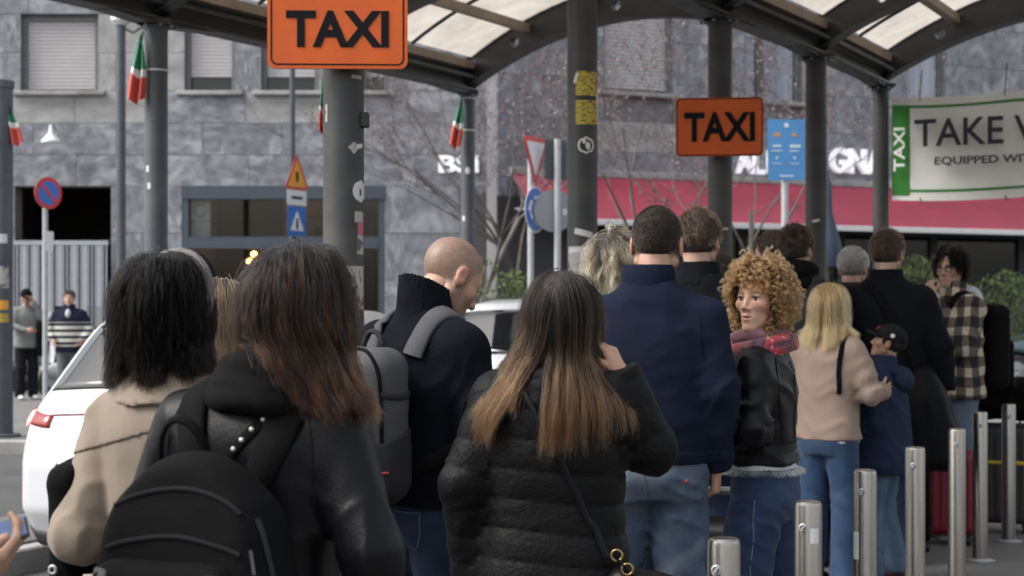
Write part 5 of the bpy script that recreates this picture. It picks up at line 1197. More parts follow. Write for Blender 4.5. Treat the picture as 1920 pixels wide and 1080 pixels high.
# ---- woman with the black puffer jacket, phone at her ear
def puffer_woman():
    p = Person('woman with long brown ombre hair and black quilted jacket holding a phone to her ear', 1040, 720., top=527, yaw=-6, female=True, head=(-10, -8, 6), skin=(.46, .28, .20), face=dict(brow=(.05, .03, .02)), headscale=1.05,
        arms={'L': dict(el=(.262, -.05, 1.10), wr=(.255, .02, .825), sh=(.168, -.005, 1.345)), 'R': dict(sh=(.172, .0, 1.35), el=(.285, .03, 1.20), wr=(.198, .0, 1.425), hdir=(-.42, .06, .85), palm=(-.8, .45, -.3), pose=dict(curl=(30, 34, 38, 42), thumb=(28, 25), spread=5), res=.004)})
    p.body()
    prof = [(.60, .235, .175, -.01), (.72, .240, .180, -.015), (.86, .222, .168, -.01), (1.02, .205, .152), (1.2, .205, .145, -.01), (1.33, .185, .125, -.012), (1.40, .12, .095, -.01), (1.455, .08, .078, .0)]
    p.top('jacket', C_puff, prof, sl=(.080, .072, .056), quilt=(.088, .008, .3), folds=.004, cut=.01, seed=2, hood=[((0, -.095, 1.34), (.11, .042, .075)), ((0, -.075, 1.41), (.10, .055, .045))], res=.007)
    p.pants(C_jeand, 1.0); p.shoes(C_black)
    p.hair_shell(pm('hair_brown_dark', (.012, .008, .006), .6), .016)
    p.long_hair(hair_mat('ombre_hair', (.0028, .0018, .0014), (.065, .031, .013), .62, var=.55, light=(.12, .065, .030), lf=.65, ior=1.33), .47, 760, 24, .022, .0005, part_x=.0, seed=5, steps=30, front=.06, spread=.009, clump=.3, fan=.14, fanR=.05, fanmax=.19, stiff=.62, drift=(-.03, 0, 0), lenvar=.07, tip=.05, cf=lambda P, q=Profile(prof): q(P, .020))
    ph = worn(p, 'mobile_phone', 'dark phone held to the ear under the long brown hair', 'phone'); hx = p.W['R']+V3(-.060, .02, .060)
    Mx = Matrix.Translation(Vector(hx*p.k)) @ Matrix.Rotation(R(-20), 4, 'Y') @ Matrix.Rotation(R(15), 4, 'X'); m = MB(); m.box(-.0045, .0045, -.036, .036, -.07, .07, Mx, ch=.003); m.build('case', M_black, ph); m = MB(); m.box(-.0056, -.0046, -.032, .032, -.065, .065, Mx); m.build('screen', M_glass, ph)
    bg = worn(p, 'crossbody_bag', 'black leather handbag on a long strap at the hip of the black quilted jacket', 'bag')
    st = [(-.155, .02, 1.42), (-.10, -.10, 1.41), (-.02, -.2, 1.27), (.06, -.22, 1.12), (.14, -.22, .99), (.19, -.19, .915)]
    add(p, bg, 'strap', [ribbon(p.tf, st, .022, .006, .001, .02)], C_blackleather)
    def bf(P):
        f = rbox(P, (.285, -.13, .70), (.125, .055, .18), .05); f = smax(f, (P[:, 2]-.87)+.35*(P[:, 0]-.285), .03); return f-.006*(ridge(P*11, 4)-.4)
    add(p, bg, 'body', [surf(bf, (.1, -.25, .48), (.47, .02, .95), .009)], C_blackleather)
    for cx, cz in ((.192, .915), (.222, .876)):
        m = MB(); m.tube([V3(cx+.016*math.cos(a), -.186, cz+.016*math.sin(a))*p.k for a in np.linspace(0, 2*math.pi, 15)], .0032, 6, cap=False); m.build('ring', M_brass, bg, True)
    m = MB(); m.tube([V3(.192, -.186, .905)*p.k, V3(.235, -.175, .86)*p.k], .010, 8, flat=.4); m.build('strap_loop', C_blackleather, bg)
    return p
P_puffer = puffer_woman()

# ---- woman with the black backpack, nearest
def studded(p, root, path, n, mat):
    P = resample(path, .004); P, N = snap(p.tf, P, .006); idx = np.linspace(0, len(P)-1, n).astype(int); base = None
    for i in idx:
        if base is None:
            m = MB(); ball(m, (0, 0, 0), .0052); o = m.build('stud', mat, root, True); base = o.data
        else: o = link('stud', base, root)
        o.location = P[i]*p.k+N[i]*.002
def backpack_woman():
    p = Person('woman nearest the camera in a black leather jacket with auburn-tipped dark hair', 488, 985., top=492, yaw=-20, female=True, head=(-4, -6, 8), lean=(.06, .0), skin=(.44, .27, .2), face=dict(brow=(.05, .03, .02)), headscale=1.07,
        arms={'L': dict(sh=(.178, -.005, 1.345), el=(.262, -.04, 1.11), wr=(.20, .14, .93)), 'R': dict(sh=(.182, -.005, 1.345), el=(.285, -.05, 1.10), wr=(.29, .03, .86))})
    p.body()
    p.top('jacket', C_blackleather, [(.74, .20, .145), (.9, .185, .135), (1.05, .172, .125), (1.22, .195, .13), (1.33, .185, .118, -.005), (1.40, .12, .085, -.01), (1.455, .075, .07)], sl=(.070, .062, .052), folds=.005, seed=7, res=.0075)
    tf = p.tf
    for sg in (-1, 1): p.seam([(sg*.150, -.06, 1.40), (sg*.172, -.10, 1.34), (sg*.180, -.12, 1.26), (sg*.175, -.12, 1.18)], mat=C_seamk, w=.004)
    # dark scarf folded round the neck
    def sf(P):
        f = 1e3*np.ones(len(P)); q = P-V3(.03, 0, 0)
        for z, rr, th, ty in ((1.425, .098, .034, -.02), (1.468, .088, .030, .01), (1.395, .112, .030, -.03)):
            a = np.arctan2(q[:, 1], q[:, 0]); zz_ = z+.018*np.sin(a+ty*20)-.03*np.sin(a); f = smin(f, np.sqrt((np.sqrt(q[:, 0]**2+(q[:, 1]+.005)**2)-rr)**2+(q[:, 2]-zz_)**2)-th, .012)
        return f-.005*(ridge(np.stack([P[:, 0]*12, P[:, 1]*12, P[:, 2]*40], 1), 2)-.4)
    p.emit('scarf', [surf(sf, (-.2, -.2, 1.3), (.25, .2, 1.56), .008)], C_black)
    p.pants(C_jeand, 1.0); p.shoes(C_black)
    p.hair_shell(pm('hair_auburn_dark', (.010, .007, .006), .6), .014)
    cf = lambda P: np.minimum(tf(P), sf(P)); p.tf = cf
    p.long_hair(hair_mat('auburn_hair', (.0032, .0022, .002), (.022, .0095, .0055), .68, var=.5, light=(.085, .036, .014), lf=.75, ior=1.34), .285, 560, 28, .024, .0005, part_x=-.03, seed=8, steps=28, front=.06, spread=.010, clump=.3, stiff=.6, wave=.08, drift=(.16, .02, 0), fan=.05, lenvar=.10)
    p.tf = tf
    bp = worn(p, 'black_backpack', 'large black backpack with light grey side panels worn by the nearest woman', 'backpack')
    def main(P):
        q = P.copy(); w = np.interp(P[:, 2], [.66, .85, 1.05, 1.22, 1.32], [.19, .20, .195, .165, .10]); f = smax(np.abs(P[:, 0]+.005)-w, np.abs(P[:, 1]+.25)-np.interp(P[:, 2], [.65, .85, 1.15, 1.32], [.13, .13, .10, .06]), .06); f = smax(f, P[:, 2]-1.315+.9*(P[:, 0]+.005)**2*4, .05); f = smax(f, .62-P[:, 2], .05); return f-.004*(ridge(P*9, 6)-.4)
    add(p, bp, 'body', [surf(main, (-.26, -.42, .56), (.26, -.08, 1.36), .0085)], C_black)
    def front(P): f = rbox(P, (-.01, -.36, .92), (.155, .05, .19), .045); return f-.003*(ridge(P*12, 9)-.4)
    add(p, bp, 'front_pocket', [surf(front, (-.2, -.45, .68), (.2, -.28, 1.16), .008)], C_black)
    for sg in (-1, 1): add(p, bp, 'side_panel', [patch(front, lambda u, v: V3(sg*(.105+.055*u*(1-.55*v))-.008, -.40+.05*u, .86+.23*v-.03*u), 6, 10, .002, .006)], C_grey)
    for z in (1.17, 1.265): add(p, bp, 'zip', [ribbon(main, [(x, -.4, z-1.6*x*x) for x in np.linspace(-.15, .15, 14)], .009, .003, .001)], C_pipe)
    for z in (1.10, 1.02): add(p, bp, 'piping', [ribbon(front, [(x, -.45, z-1.0*x*x-.01) for x in np.linspace(-.12, .10, 14)], .006, .003, .001)], C_pipe)
    for sg in (-1, 1): add(p, bp, 'shoulder_strap', [ribbon(tf, [(sg*.085+.0, .06, 1.44), (sg*.115, -.02, 1.46), (sg*.125-.0, -.11, 1.41), (sg*.10, -.16, 1.32), (sg*.06, -.18, 1.22)], [.075, .08, .075, .06], .014, .002)], C_black)
    m = MB(); m.tube([V3(-.075+.055*math.cos(a), -.185-.02*math.sin(a), 1.29+.085*math.sin(a))*p.k for a in np.linspace(0, math.pi, 14)], .009, 8, flat=.6); m.build('handle', C_black, bp, True)
    add(p, bp, 'side_zip', [ribbon(main, [(.17, -.30, 1.20), (.19, -.29, 1.10), (.195, -.28, .98)], .014, .004, .001)], C_greyd)
    add(p, bp, 'webbing', [ribbon(front, [(-.02, -.45, 1.0), (-.02, -.45, .9)], .025, .004, .001)], C_greyd)
    for x, z in ((.175, 1.14), (.185, 1.08)):
        m = MB(); m.tube([V3(x, -.355, z)*p.k, V3(x+.012, -.362, z-.045)*p.k], .0035, 6); m.build('zip_pull', pm('dark_metal', (.12, .11, .12), .3, .1, metal=.9), bp)
    sb = worn(p, 'studded_strap', 'narrow black bag strap with pale studs across the leather jacket', 'bag strap')
    path = [(.20, -.02, 1.435), (.13, -.09, 1.425), (.06, -.14, 1.37), (.0, -.16, 1.30), (-.05, -.17, 1.24)]
    add(p, sb, 'strap', [ribbon(tf, path, .024, .005, .003)], C_black); studded(p, sb, path, 13, pm('pale_stud', (.6, .58, .52), .25, .05, metal=.5))
    m = MB(); m.tube([V3(-.052+.014*math.cos(a), -.18, 1.225+.018*math.sin(a))*p.k for a in np.linspace(0, 2*math.pi, 13)], .003, 6, cap=False); m.build('ring', M_galv, sb, True)
    return p
P_back = backpack_woman()

# ---- woman in the beige trench coat
def trench_woman():
    p = Person('woman in a beige trench coat with straight black hair and a headband', 318, 900., top=505, yaw=-14, female=True, lean=(-.03, 0), head=(-8, -4, 3), skin=(.45, .28, .2), face=dict(brow=(.02, .015, .012)), headscale=1.07,
        arms={'L': dict(sh=(.140, -.005, 1.34), el=(.192, -.085, 1.075), wr=(.13, .17, 1.03), hand=False), 'R': dict(el=(.22, -.03, 1.09), wr=(.16, .16, .98), hand=False)})
    p.body()
    p.top('trench_coat', C_beige, [(.45, .23, .18), (.7, .200, .158), (.9, .165, .14), (1.05, .145, .125), (1.22, .152, .125), (1.33, .150, .115, -.008), (1.40, .115, .09, -.012), (1.465, .078, .075)], sl=(.062, .062, .056), folds=.009, seed=4, res=.0075, blend=.010, carve=[((-.112, -.118, 1.27), (-.118, -.150, .98), .006, .018)], fscale=(8, 8, 4))
    tf = p.tf
    def yk(P): return np.maximum(tf(P)-.0045, np.maximum(1.325+.26*(P[:, 0]-.02)-P[:, 2], np.maximum(P[:, 2]-1.45, P[:, 1]-.02)))
    p.emit('back_yoke', [surf(yk, (-.26, -.26, 1.2), (.26, .1, 1.5), .005)], C_beige)
    def col(P): f = np.maximum(Profile([(1.385, .135, .12, -.01), (1.42, .118, .105, -.008), (1.475, .075, .075, 0), (1.50, .07, .07, 0)], 2.1)(P), -1); return f-.004*(ridge(P*10, 5)-.4)
    p.emit('collar', [surf(col, (-.2, -.2, 1.36), (.2, .2, 1.53), .007)], C_beige)
    C_bs = cloth('trench_seam', (.13, .105, .085))
    p.seam([(.02, -.3, 1.30), (.02, -.3, 1.1), (.02, -.3, .8), (.02, -.3, .5)], mat=C_bs, w=.004)
    p.seam([(-.10, -.1, 1.43), (-.13, -.10, 1.38), (-.14, -.11, 1.31)], mat=C_bs, w=.004)
    m = MB(); 
    p.emit('belt_end', [ribbon(None, [(-.115, -.16, 1.0), (-.105, -.19, .9), (-.10, -.19, .75), (-.11, -.185, .62)], .04, .008)], cloth('cream_belt', (.42, .38, .32)))
    p.pants(C_black, 1.0, name='trousers'); p.shoes(C_black)
    p.hair_shell(S_black, .014)
    cf = lambda P: np.minimum(tf(P), np.minimum(yk(P), col(P)))
    p.long_hair(H_black('black_hair_trench'), .205, 560, 26, .018, .00055, part_x=-.01, seed=12, steps=26, front=.06, spread=.011, clump=.45, fan=.06, fanmax=.10, stiff=.6, cf=cf, drift=(-.03, 0, 0))
    m = MB(); pts = [p.from_head((.104*math.cos(a), .012+.02*math.sin(a), .030+.120*math.sin(a)))*p.k for a in np.linspace(-.25, math.pi+.25, 26)]; m.tube(pts, .0125, 8, flat=.35); m.build('headband', cloth('grey_headband', (.16, .15, .15), .7), p.root, True)
    bg = worn(p, 'shoulder_bag', 'soft black shoulder bag with a chain under the beige sleeve', 'bag')
    def bf(P): f = rbox(P, (-.225, .03, 1.02), (.040, .15, .24), .035); f = smax(f, P[:, 2]-1.27-.25*(P[:, 1]), .04); return f-.008*(ridge(P*8, 3)-.4)
    add(p, bg, 'body', [surf(bf, (-.32, -.2, .72), (-.12, .25, 1.36), .009)], C_black)
    add(p, bg, 'strap', [ribbon(lambda P: tf(P), [(-.12, .03, 1.43), (-.17, .03, 1.42), (-.22, .02, 1.36), (-.235, .02, 1.27)], .022, .006, .004)], C_blackleather)
    for i in range(12):
        m = MB(); c = V3(-.262-.004*(i % 2), -.06, 1.22-.03*i)
        m.tube([(c+V3(.006*math.cos(a)*(i % 2), .006*math.cos(a)*((i+1) % 2), .019*math.sin(a)))*p.k for a in np.linspace(0, 2*math.pi, 10)], .0022, 5, cap=False); m.build('chain_link', pm('dark_metal', (.12, .11, .12), .3, .1, metal=.9), bg, True)
    for i in (0, 1):
        m = MB(); m.tube([V3(-.262+.008*i, -.07, .87)*p.k, V3(-.266+.008*i, -.07, .55)*p.k], .0035, 6); m.build('cord', M_black, bg)
    m = MB(); m.lathe([(.008, -.002), (.011, .0), (.008, .003), (.005, .002)], 14, M=Matrix.Translation(Vector(V3(-.235, -.125, 1.0)*p.k)) @ Matrix.Rotation(R(90), 4, 'X')); m.build('eyelet', M_galv, bg)
    return p
P_trench = trench_woman()

# ---- bald man with the grey backpack
def bald_man():
    p = Person('bald man in a dark navy zip-neck jumper looking down', 790, 640., H=1.64, yaw=-42, head=(-18, -36, -4), lean=(0, .035), skin=(.40, .235, .165), face=dict(brow=(.05, .035, .025), buzz=(.085, .062, .052, .75), beard=(.09, .06, .045, .5), jaw=1.08), headscale=1.06,
        arms={'L': dict(el=(.23, .06, 1.12), wr=(.10, .27, 1.10)), 'R': dict(el=(.25, .02, 1.12), wr=(.10, .27, 1.14))})
    p.body()
    p.top('jumper', C_navyknit, [(.88, .195, .15), (.98, .19, .15), (1.1, .188, .145), (1.25, .20, .14), (1.34, .188, .122), (1.41, .115, .09, -.005), (1.455, .08, .08, .012)], sl=(.070, .060, .050), folds=.008, seed=9, res=.0085, slope=.075)
    def col(P):
        a = np.arctan2(P[:, 1]-.02, P[:, 0]); f = Profile([(1.42, .092, .092, .008), (1.46, .082, .088, .014), (1.50, .080, .090, .018), (1.575, .074, .086, .020)], 2.1)(P); g = Profile([(1.40, .06, .062, .012), (1.50, .062, .073, .022), (1.58, .062, .073, .024)], 2.1)(P); return np.maximum(np.maximum(f, P[:, 2]-1.535+.45*(P[:, 1]-.02)), -g)-.0018*np.sin(a*46)
    p.emit('ribbed_collar', [surf(col, (-.12, -.12, 1.4), (.12, .16, 1.60), .0055)], C_navyknit)
    p.pants(C_jeand, 1.0, 1.05); p.shoes(C_black)
    s_ = lambda q, **k: p.seam(q, p.pf, mat=C_stitch, w=.004, th=.002, **k)
    for sg in (-1, 1):
        x0 = sg*.085; s_([(x0-.055, -.2, .875), (x0+.055, -.2, .875)]); s_([(x0-.055, -.2, .875), (x0-.05, -.2, .76), (x0, -.2, .735), (x0+.05, -.2, .76), (x0+.055, -.2, .875)])
    bp = worn(p, 'grey_backpack', 'grey backpack with a small red zip tag on the bald man', 'backpack')
    def main(P): f = rbox(P, (0, -.245, 1.13), (.150, .085, .225), .07); return f-.004*(ridge(P*9, 6)-.4)
    add(p, bp, 'body', [surf(main, (-.2, -.4, .86), (.2, -.1, 1.4), .0085)], C_grey)
    def fr(P): f = rbox(P, (0, -.325, 1.09), (.120, .05, .165), .04); return f-.003*(ridge(P*12, 2)-.4)
    add(p, bp, 'front_pocket', [surf(fr, (-.17, -.42, .88), (.17, -.24, 1.3), .0085)], cloth('light_grey_fabric', (.11, .11, .118), .85))
    def lower(P): return np.maximum(main(P)-.004, np.maximum(P[:, 2]-.985-.1*P[:, 1], -1))
    add(p, bp, 'lower_panel', [surf(lower, (-.2, -.4, .86), (.2, -.1, 1.1), .0085)], C_black)
    add(p, bp, 'zip', [ribbon(fr, [(x, -.5, 1.235-1.5*x*x) for x in np.linspace(-.1, .1, 12)], .008, .004, .001)], C_black)
    add(p, bp, 'red_tag', [ribbon(main, [(.12, -.30, 1.0), (.14, -.28, 1.0)], .008, .005, .006, .008)], pm('red_tag', (.45, .03, .04), .6))
    for sg in (-1, 1): add(p, bp, 'shoulder_strap', [ribbon(p.tf, [(sg*.095, .13, 1.25), (sg*.10, .08, 1.39), (sg*.10, .0, 1.45), (sg*.10, -.09, 1.42), (sg*.095, -.15, 1.33)], .065, .014, .002)], C_grey)
    add(p, bp, 'waist_strap', [ribbon(p.tf, [(.10, -.2, .98), (.17, -.12, 1.02), (.21, .0, 1.08), (.2, .1, 1.14)], .045, .008, .003)], C_black)
    m = MB(); m.tube([V3(.04*math.cos(a), -.2, 1.35+.05*math.sin(a))*p.k for a in np.linspace(0, math.pi, 12)], .008, 8); m.build('handle', C_greyd, bp, True)
    add(p, bp, 'edge_zip', [ribbon(main, [(.14, -.30, .98), (.145, -.30, 1.15), (.13, -.30, 1.30), (.05, -.29, 1.36), (-.05, -.29, 1.36), (-.13, -.30, 1.30)], .012, .004, .001)], C_black)
    for z in (1.22, 1.06): add(p, bp, 'side_strap', [ribbon(main, [(.16, -.17, z), (.16, -.24, z-.01), (.15, -.31, z)], .02, .005, .001)], C_greyd)
    def sp(P): return np.maximum(main(P)-.008, np.maximum(np.abs(P[:, 2]-1.0)-.10-.3*(P[:, 1]+.25), .10-P[:, 0]))
    add(p, bp, 'side_pocket', [surf(sp, (.08, -.4, .86), (.2, -.1, 1.14), .008)], C_greyd)
    return p
P_bald = bald_man()

# ---- big man in the navy top
def navy_man():
    p = Person('broad man in a navy zip-neck top and light jeans with clipped dark hair', 1216, 560., top=396, yaw=-10, head=(-6, -3, 2), skin=(.46, .27, .2), face=dict(brow=(.02, .014, .01), buzz=(.014, .010, .009, .97), beard=(.025, .016, .012, .85), jaw=1.12), headscale=1.04, lean=(.02, 0),
        arms={'L': dict(sh=(.185, -.005, 1.345), el=(.262, -.02, 1.13), wr=(.24, .12, .90)), 'R': dict(sh=(.185, -.005, 1.345), el=(.236, -.05, 1.11), wr=(.222, .015, .872), pose=dict(curl=(48, 52, 55, 58), thumb=(22, 40)))},
        stance=dict(knL=V3(-.115, .03, .49), anL=V3(-.13, .0, .085), knR=V3(.10, .05, .49), anR=V3(.11, .02, .085)))
    p.body()
    p.top('jumper', C_navy, [(.885, .190, .150), (.92, .198, .155), (1.0, .205, .158), (1.12, .200, .152), (1.25, .208, .148), (1.33, .195, .132), (1.40, .125, .100, -.005), (1.46, .085, .078)], sl=(.068, .056, .046), folds=.0055, seed=21, res=.0075, slope=.080, fscale=(10, 10, 16))
    def col(P): f = Profile([(1.40, .105, .098, -.006), (1.45, .090, .088, -.002), (1.505, .086, .085, .002), (1.525, .081, .080, .003)], 2.1)(P); g = Profile([(1.44, .066, .064, .0), (1.55, .072, .072, .004)], 2.1)(P); return np.maximum(f, -g)
    p.emit('collar', [surf(col, (-.13, -.13, 1.4), (.13, .13, 1.55), .006)], C_navy)
    p.emit('hem_band', [surf(lambda P: np.maximum(p.tf(P)-.005-.0015*np.sin(np.arctan2(P[:, 1], P[:, 0])*90), np.maximum(P[:, 2]-.925, .882-P[:, 2])), (-.27, -.25, .86), (.27, .25, .95), .006)], C_navy)
    for sg in (-1, 1): p.seam([(sg*.150, -.02, 1.43), (sg*.172, -.08, 1.38), (sg*.182, -.12, 1.30), (sg*.195, -.13, 1.22)], mat=C_seamk, w=.003)
    p.pants(C_jean, 1.0, 1.13, .08, seat=1.12, folds=.012, seed=3)
    s_ = lambda q, **k: p.seam(q, p.pf, mat=C_stitch, w=.005, th=.0025, **k)
    s_([(0, -.2, .95), (0, -.2, .86), (.005, -.2, .76)]); s_([(-.16, -.14, .885), (-.08, -.2, .90), (0, -.2, .905), (.08, -.2, .90), (.16, -.14, .885)])
    for sg in (-1, 1): s_([(sg*.19, -.02, .95), (sg*.2, -.02, .8), (sg*.19, .0, .6), (sg*.165, .02, .3)])
    p.emit('red_tab', [ribbon(p.pf, [(.15, -.16, .838), (.15, -.16, .826)], .008, .003, .001, .006)], MATS['red_tag'])
    p.shoes(C_black)
    p.hair_shell(pm('clipped_base', (.014, .009, .007), .8), .003); p.short_hair(hair_mat('clipped_hair', (.010, .007, .005), (.016, .011, .008)), .009, 9000, .8, (0, -.3, -.6), .0006, 3, low=-.045, jitter=.2, steps=3)
    return p
P_navy = navy_man()

# ---- curly-haired woman looking back
def curly_woman():
    p = Person('woman with curly blonde hair looking back, in a black leather jacket and red scarf', 1430, 540., top=514, yaw=68, female=True, head=(70, 2, 0), skin=(.50, .30, .22), face=dict(brow=(.07, .042, .026), lips=(.36, .13, .12), nose=.92, gaze=8, jaw=.88), headscale=1.10, lean=(-.01, .01),
        arms={'L': dict(sh=(.158, -.005, 1.345), el=(.235, -.02, 1.12), wr=(.17, .15, 1.04), hand=False), 'R': dict(el=(.235, .0, 1.13), wr=(.17, .15, 1.04), hand=False)},
        stance=dict(knL=V3(-.14, .06, .49), anL=V3(-.17, .02, .085), knR=V3(.13, -.02, .49), anR=V3(.16, -.06, .085)))
    p.body()
    p.top('leather_jacket', C_blackleather, [(.975, .172, .135), (1.0, .168, .13), (1.1, .162, .124), (1.25, .172, .125), (1.33, .165, .115), (1.40, .11, .09), (1.45, .078, .075)], sl=(.066, .058, .046), folds=.010, seed=14, res=.0085)
    p.emit('waist_band', [surf(lambda P: np.maximum(p.tf(P)-.006, np.abs(P[:, 2]-1.0)-.022), (-.25, -.2, .95), (.25, .2, 1.05), .006)], C_blackleather)
    for q in ([(-.17, -.02, 1.06), (-.10, -.13, 1.06), (0, -.15, 1.06), (.1, -.13, 1.06), (.17, -.02, 1.06)], [(-.13, -.1, 1.40), (-.155, -.12, 1.3), (-.15, -.13, 1.2), (-.13, -.14, 1.07)], [(0, -.15, 1.38), (0, -.15, 1.2), (0, -.15, 1.07)]): p.seam(q, mat=C_seamk, w=.006)
    C_sh = cloth('white_shirt', (.55, .56, .58), .9)
    sh = Profile([(.955, .166, .128), (1.03, .160, .123)], 2.3); p.emit('shirt', [surf(lambda P: sh(P)-.004*(ridge(P*14, 1)-.4), (-.23, -.2, .92), (.23, .2, 1.05), .009)], C_sh)
    rg = np.random.default_rng(4); n = 900; a = rg.uniform(0, 6.28, n); base = np.stack([.172*np.sign(np.cos(a))*np.abs(np.cos(a))**.87, .132*np.sign(np.sin(a))*np.abs(np.sin(a))**.87, np.full(n, .958)], 1); t = np.linspace(0, 1, 4)[None, :, None]; dr = np.stack([rg.normal(0, .006, n)+.02*np.cos(a), rg.normal(0, .006, n)+.02*np.sin(a), -rg.uniform(.008, .026, n)], 1)
    fm = hair_mat('fringe_thread', (.5, .5, .52), (.5, .5, .52)); strands('fringe', (base[:, None]+dr[:, None]*t)*p.k, .0009, fm, p.root)
    p.pants(cloth('ink_denim', (.022, .036, .078), .85, .3, 500, .1, .30, scale=6, col2=(.05, .08, .14), f2=.5), 1.02, 1.06, .105, kr=.10, folds=.010, seed=5); p.shoes(C_black)
    for sg in (-1, 1): p.seam([(sg*.16, -.01, .85), (sg*.18, .0, .7), (sg*.19, .02, .5), (sg*.2, .02, .2)], p.pf, mat=C_stitch, w=.005, th=.002)
    # scarf
    def scm():
        m = pm('red_plaid_scarf', (.30, .05, .06), .9, .15, 20, .3, 250, sheen=.3); nt = m.node_tree; N = nt.nodes; L = nt.links; b = N['Principled BSDF']; src = b.inputs['Base Color'].links[0].from_socket
        tc = N.new('ShaderNodeTexCoord'); n1 = N.new('ShaderNodeTexNoise'); n1.inputs['Scale'].default_value = 13; n1.inputs['Distortion'].default_value = 1.5; L.new(tc.outputs['Object'], n1.inputs[0])
        rp = N.new('ShaderNodeValToRGB'); e = rp.color_ramp.elements; e[0].position = .36; e[0].color = (.05, .02, .04, 1); e[1].position = .70; e[1].color = (.36, .32, .35, 1); q = e.new(.46); q.color = (.15, .06, .08, 1); q = e.new(.52); q.color = (.30, .020, .032, 1); q = e.new(.62); q.color = (.28, .025, .04, 1)
        for z in e: pass
        L.new(n1.outputs[0], rp.inputs[0]); L.new(rp.outputs[0], b.inputs['Base Color']); return m
    C_scarf = scm()
    C_mauve = cloth('mauve_scarf', (.16, .085, .10), .9)
    def ring(P, z, r, th, tl, ph): a = np.arctan2(P[:, 1], P[:, 0]); return np.sqrt((np.sqrt(P[:, 0]**2+(P[:, 1]-.01)**2)-r)**2+(P[:, 2]-(z+tl*np.sin(a+ph)))**2)-th
    fo = lambda P, sd: .008*(ridge(np.stack([P[:, 0]*10, P[:, 1]*10, P[:, 2]*36], 1), sd)-.4)
    p.emit('scarf', [surf(lambda P: smin(ring(P, 1.415, .105, .036, -.032, .2), ring(P, 1.385, .118, .028, -.045, -.1), .012)-fo(P, 3), (-.2, -.2, 1.26), (.2, .24, 1.52), .0075)], C_scarf)
    p.emit('scarf_end', [surf(lambda P: smin(capsule(P*V3(1, 1.25, 1), (-.03, .16, 1.34), (-.055, .19, 1.10), .055, .065), capsule(P*V3(1, 1.25, 1), (.05, .16, 1.34), (.04, .18, 1.16), .045, .055), .02)-fo(P, 5), (-.2, .0, .98), (.2, .28, 1.45), .009)], C_scarf)
    p.emit('scarf_wrap', [surf(lambda P: ring(P, 1.455, .085, .033, -.012, .8)-fo(P, 8), (-.2, -.2, 1.36), (.2, .2, 1.54), .0075)], C_mauve)
    p.hair_shell(pm('curly_base', (.05, .03, .014), .8), .018)
    p.curly_hair(hair_mat('curly_blonde', (.040, .020, .008), (.175, .098, .040), .45, var=.5), .098, 900, 15, .00048, 6, .0075, 3.0, front=.040, drop=.9)
    return p
P_curly = curly_woman()

# ------------------------------------------------------------------ the rest of the queue
COATP = [(.70, .215, .165), (.9, .205, .155), (1.05, .195, .148), (1.22, .205, .145), (1.33, .19, .128), (1.40, .12, .095), (1.455, .085, .08)]
def collar_at(p, mat, z0=1.42, z1=1.51, r=.088, name='collar', dy=0.):
    f = Profile([(z0, r+.018, r+.012, dy), ((z0+z1)/2, r, r, dy), (z1, r-.006, r-.004, dy+.004)], 2.1); g_ = Profile([(z0+.02, r-.022, r-.022, dy), (z1+.03, r-.018, r-.018, dy+.004)], 2.1)
    p.emit(name, [surf(lambda P: np.maximum(f(P), -g_(P))-.003*(ridge(P*16, 4)-.4), (-.16, -.16, z0-.02), (.16, .18, z1+.02), .008 if p.lod < 3 else .012)], mat)
def simple(label, px, s, top, yaw, coat, hair, base, female=False, head=(0, 0, 0), skin=(.42, .26, .19), lod=3, prof=None, hlen=.035, hn=4200, comb=(0, -.4, -.7), arms=None, pants=None, face=None, hairfn=None, fit=1., jitter=.35, lift=.5, folds=.007, seed=1, col=True, group='people waiting in the taxi queue', shoes=None, stance=None, slope=.072, sl=None, grow=.012, top_name='coat', rad=.0009):
    p = Person(label, px, s, top=top, yaw=yaw, female=female, head=head, skin=skin, lod=lod, face=face or dict(brow=(.03, .02, .015)), arms=arms, group=group, stance=stance)
    p.body(); p.top(top_name, coat, [(z, rx*fit, ry*fit) for z, rx, ry in (prof or COATP)], sl=sl or (.072, .062, .050), folds=folds, seed=seed, slope=slope)
    if col: collar_at(p, coat)
    p.pants(pants or C_jeand, 1.0); p.shoes(shoes or C_black)
    if hair is not None:
        p.hair_shell(base, grow)
        if hairfn: hairfn(p, hair)
        else: p.short_hair(hair, hlen, hn, lift, comb, rad, seed, jitter=jitter, low=-.055)
    return p
H_brown = hair_mat('brown_hair', (.020, .011, .006), (.045, .025, .013)); H_dkbrown = hair_mat('dark_brown_hair', (.010, .006, .004), (.022, .013, .008)); H_grey = hair_mat('grey_hair', (.14, .135, .13), (.5, .49, .48)); S_grey = pm('hair_base_grey', (.2, .19, .185), .8)

# person with wavy two-tone hair behind the navy top
def wavy(p, h): p.long_hair(h, .36, 420, 16, .045, .0007, part_x=.0, seed=31, steps=26, front=.06, spread=.009, clump=.75, wave=.55, stiff=.6, fan=.05, collide=False)
simple('person with wavy dark hair bleached at the ends behind the navy shoulder', 1157, 500., 442, -30, C_black, hair_mat('bleached_waves', (.012, .009, .007), (.42, .34, .22), .40, var=.3, light=(.012, .009, .007), lf=.3), pm('waves_base', (.03, .022, .015), .8), True, lod=2, hairfn=wavy, seed=3, grow=.02)
simple('tall brown-haired man in a dark overcoat directly behind the navy top', 1308, 450., 400, -14, C_coat, H_brown, S_brown, lod=2, head=(-12, -2, 0), hlen=.042, hn=7000, seed=5, grow=.014)
simple('small brown head low between the overcoat and the curly hair', 1354, 300., 480, -10, C_black, H_brown, S_brown, lod=3, seed=6)
